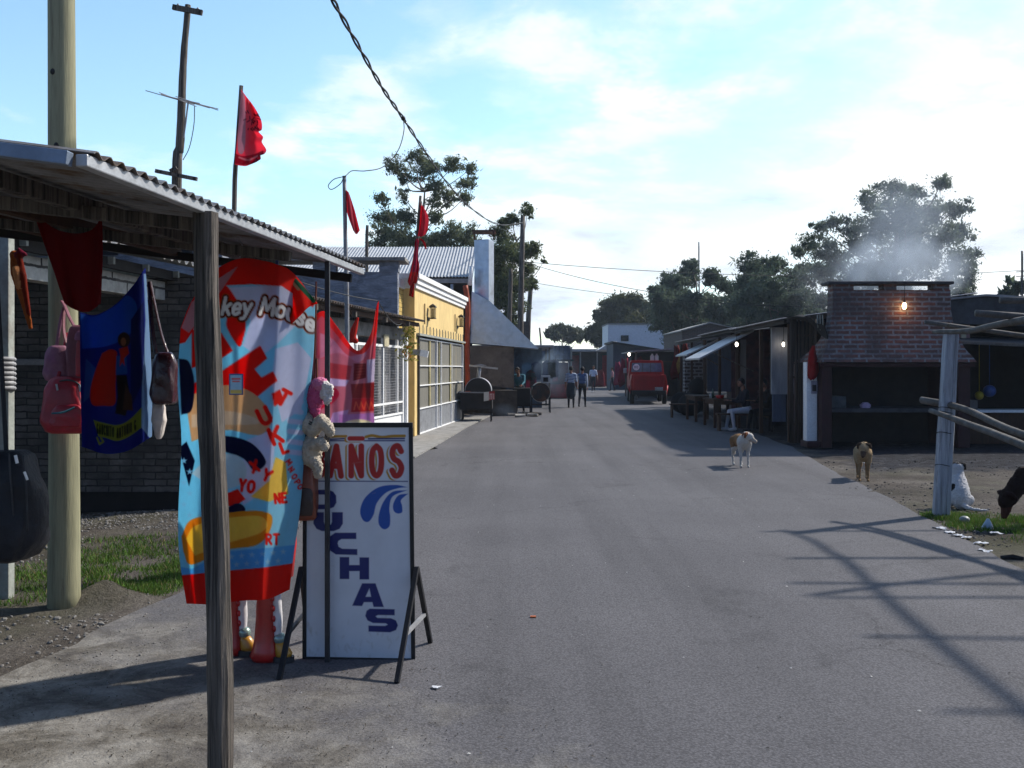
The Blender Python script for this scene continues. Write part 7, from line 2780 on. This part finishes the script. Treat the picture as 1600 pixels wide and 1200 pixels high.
c4 = [(1180, 420, 24), (1214, 416, 17), (1170, 450, 25), (1200, 450, 27), (1240, 440, 19), (1246, 470, 21), (1216, 480, 24), (1160, 480, 22), (1190, 492, 20), (1228, 500, 22), (1252, 420, 12), (1175, 510, 24), (1205, 515, 22), (1265, 490, 18), (1285, 470, 18), (1280, 500, 18)]
tree('eucalyptus_tree', 'dark round crowned tree left of the largest tree', (P(1200, 560, 66).x, 66), c4, 66, 2.4, .10, 400, DK, .32, 4, TG)
c5 = [(1080, 415, 11), (1076, 432, 17), (1050, 442, 19), (1030, 456, 13), (1110, 430, 13), (1130, 446, 13), (1120, 438, 10), (1040, 476, 24), (1075, 472, 21), (1100, 482, 24), (1060, 502, 25), (1130, 487, 21), (1150, 472, 18), (1140, 506, 24), (1100, 511, 24), (1035, 500, 18), (1060, 460, 16), (1145, 455, 8), (1070, 525, 22), (1110, 525, 22)]
tree('eucalyptus_tree', 'dark straggly tree topped by two raised tufts', (P(1080, 560, 80).x, 80), c5, 80, 3.0, .12, 400, DK, .34, 5, TG)
c6 = [(960, 476, 17), (985, 476, 19), (1005, 490, 18), (945, 496, 14), (965, 506, 21), (1000, 511, 21), (925, 521, 13), (941, 531, 11), (1016, 520, 14), (950, 515, 14), (985, 500, 18), (935, 510, 9)]
tree('broad_tree', 'broad olive green tree over the white two storey building', (P(970, 570, 112).x, 112), c6, 112, 3.5, .17, 350, OL, .42, 6, TG)
c7 = [(858, 519, 7), (866, 515, 8), (877, 514, 9), (888, 517, 8), (896, 521, 9), (906, 527, 7), (869, 526, 7), (890, 529, 7), (880, 524, 7)]
tree('flat_topped_tree', 'small distant flat topped tree at the end of the street', (P(880, 565, 125).x, 125), c7, 125, 2.5, .25, 160, ((.05, .06, .035), (.09, .10, .06)), .3, 7, TG)
c8 = [(1590, 452, 11), (1578, 440, 5), (1605, 445, 10), (1575, 458, 8), (1620, 460, 12)]
tree('palm_like_tree', 'thin spiky tree showing over the shack roof', (P(1592, 560, 48).x, 48), c8, 48, .8, .2, 120, DK, .14, 8, TG)

# ================================================================ smoke
def smoke(c, r, dens, col, seed, nscale=2.2, label=None):
    mb = MB()
    mb.ell((0, 0, 0), 1.0, nu=20, nv=12)
    m = bpy.data.materials.new('smoke_volume')
    t, b = nt(m)
    t.nodes.remove(b)
    out = t.nodes['Material Output']
    vol = t.nodes.new('ShaderNodeVolumePrincipled')
    vol.inputs['Color'].default_value = (*col, 1)
    vol.inputs['Anisotropy'].default_value = .2
    tcn = t.nodes.new('ShaderNodeTexCoord')
    ln = N(t, 'ShaderNodeVectorMath', operation='LENGTH')
    t.links.new(tcn.outputs['Object'], ln.inputs[0])
    fall = ramp(t, ln.outputs['Value'], [(0.0, 1.0), (.55, .5), (.98, 0.0)])
    mp = t.nodes.new('ShaderNodeMapping')
    mp.inputs['Scale'].default_value = (r[0], r[1], r[2] * .7)
    mp.inputs['Location'].default_value = (seed * 3.1, seed, seed * 1.7)
    t.links.new(tcn.outputs['Object'], mp.inputs[0])
    nz = ramp(t, noise(t, mp.outputs[0], nscale, 4, .6, .8), [(.36, 0.0), (.66, 1.0)])
    t.links.new(math_(t, 'MULTIPLY', math_(t, 'MULTIPLY', fall, nz), dens), vol.inputs['Density'])
    t.links.new(vol.outputs[0], out.inputs['Volume'])
    m.cycles.volume_step_rate = 1.0 if hasattr(m.cycles, 'volume_step_rate') else 1.0
    o = mb.build('smoke', m, smooth=True, kind='stuff')
    o.location = c
    o.scale = r
    return o


smoke(P(1405, 424, 21.0), (1.6, .8, .85), 3.0, (.74, .84, .97), 1, 1.5)
smoke(P(1420, 368, 22.5), (2.2, 1.0, 1.9), .62, (.74, .84, .98), 2, .9)
smoke(P(1290, 440, 25), (1.2, .9, 1.1), .16, (.80, .86, .97), 3, .9)
smoke(P(842, 568, 38.5), (1.1, .9, 1.1), .6, (.55, .74, .97), 4, 1.2)
smoke(P(862, 580, 43), (1.3, 1.2, 1.3), .3, (.55, .72, .97), 5, 1.0)
smoke(P(786, 642, 33.0), (.6, .3, .3), .5, (.5, .68, .97), 6, 1.6)
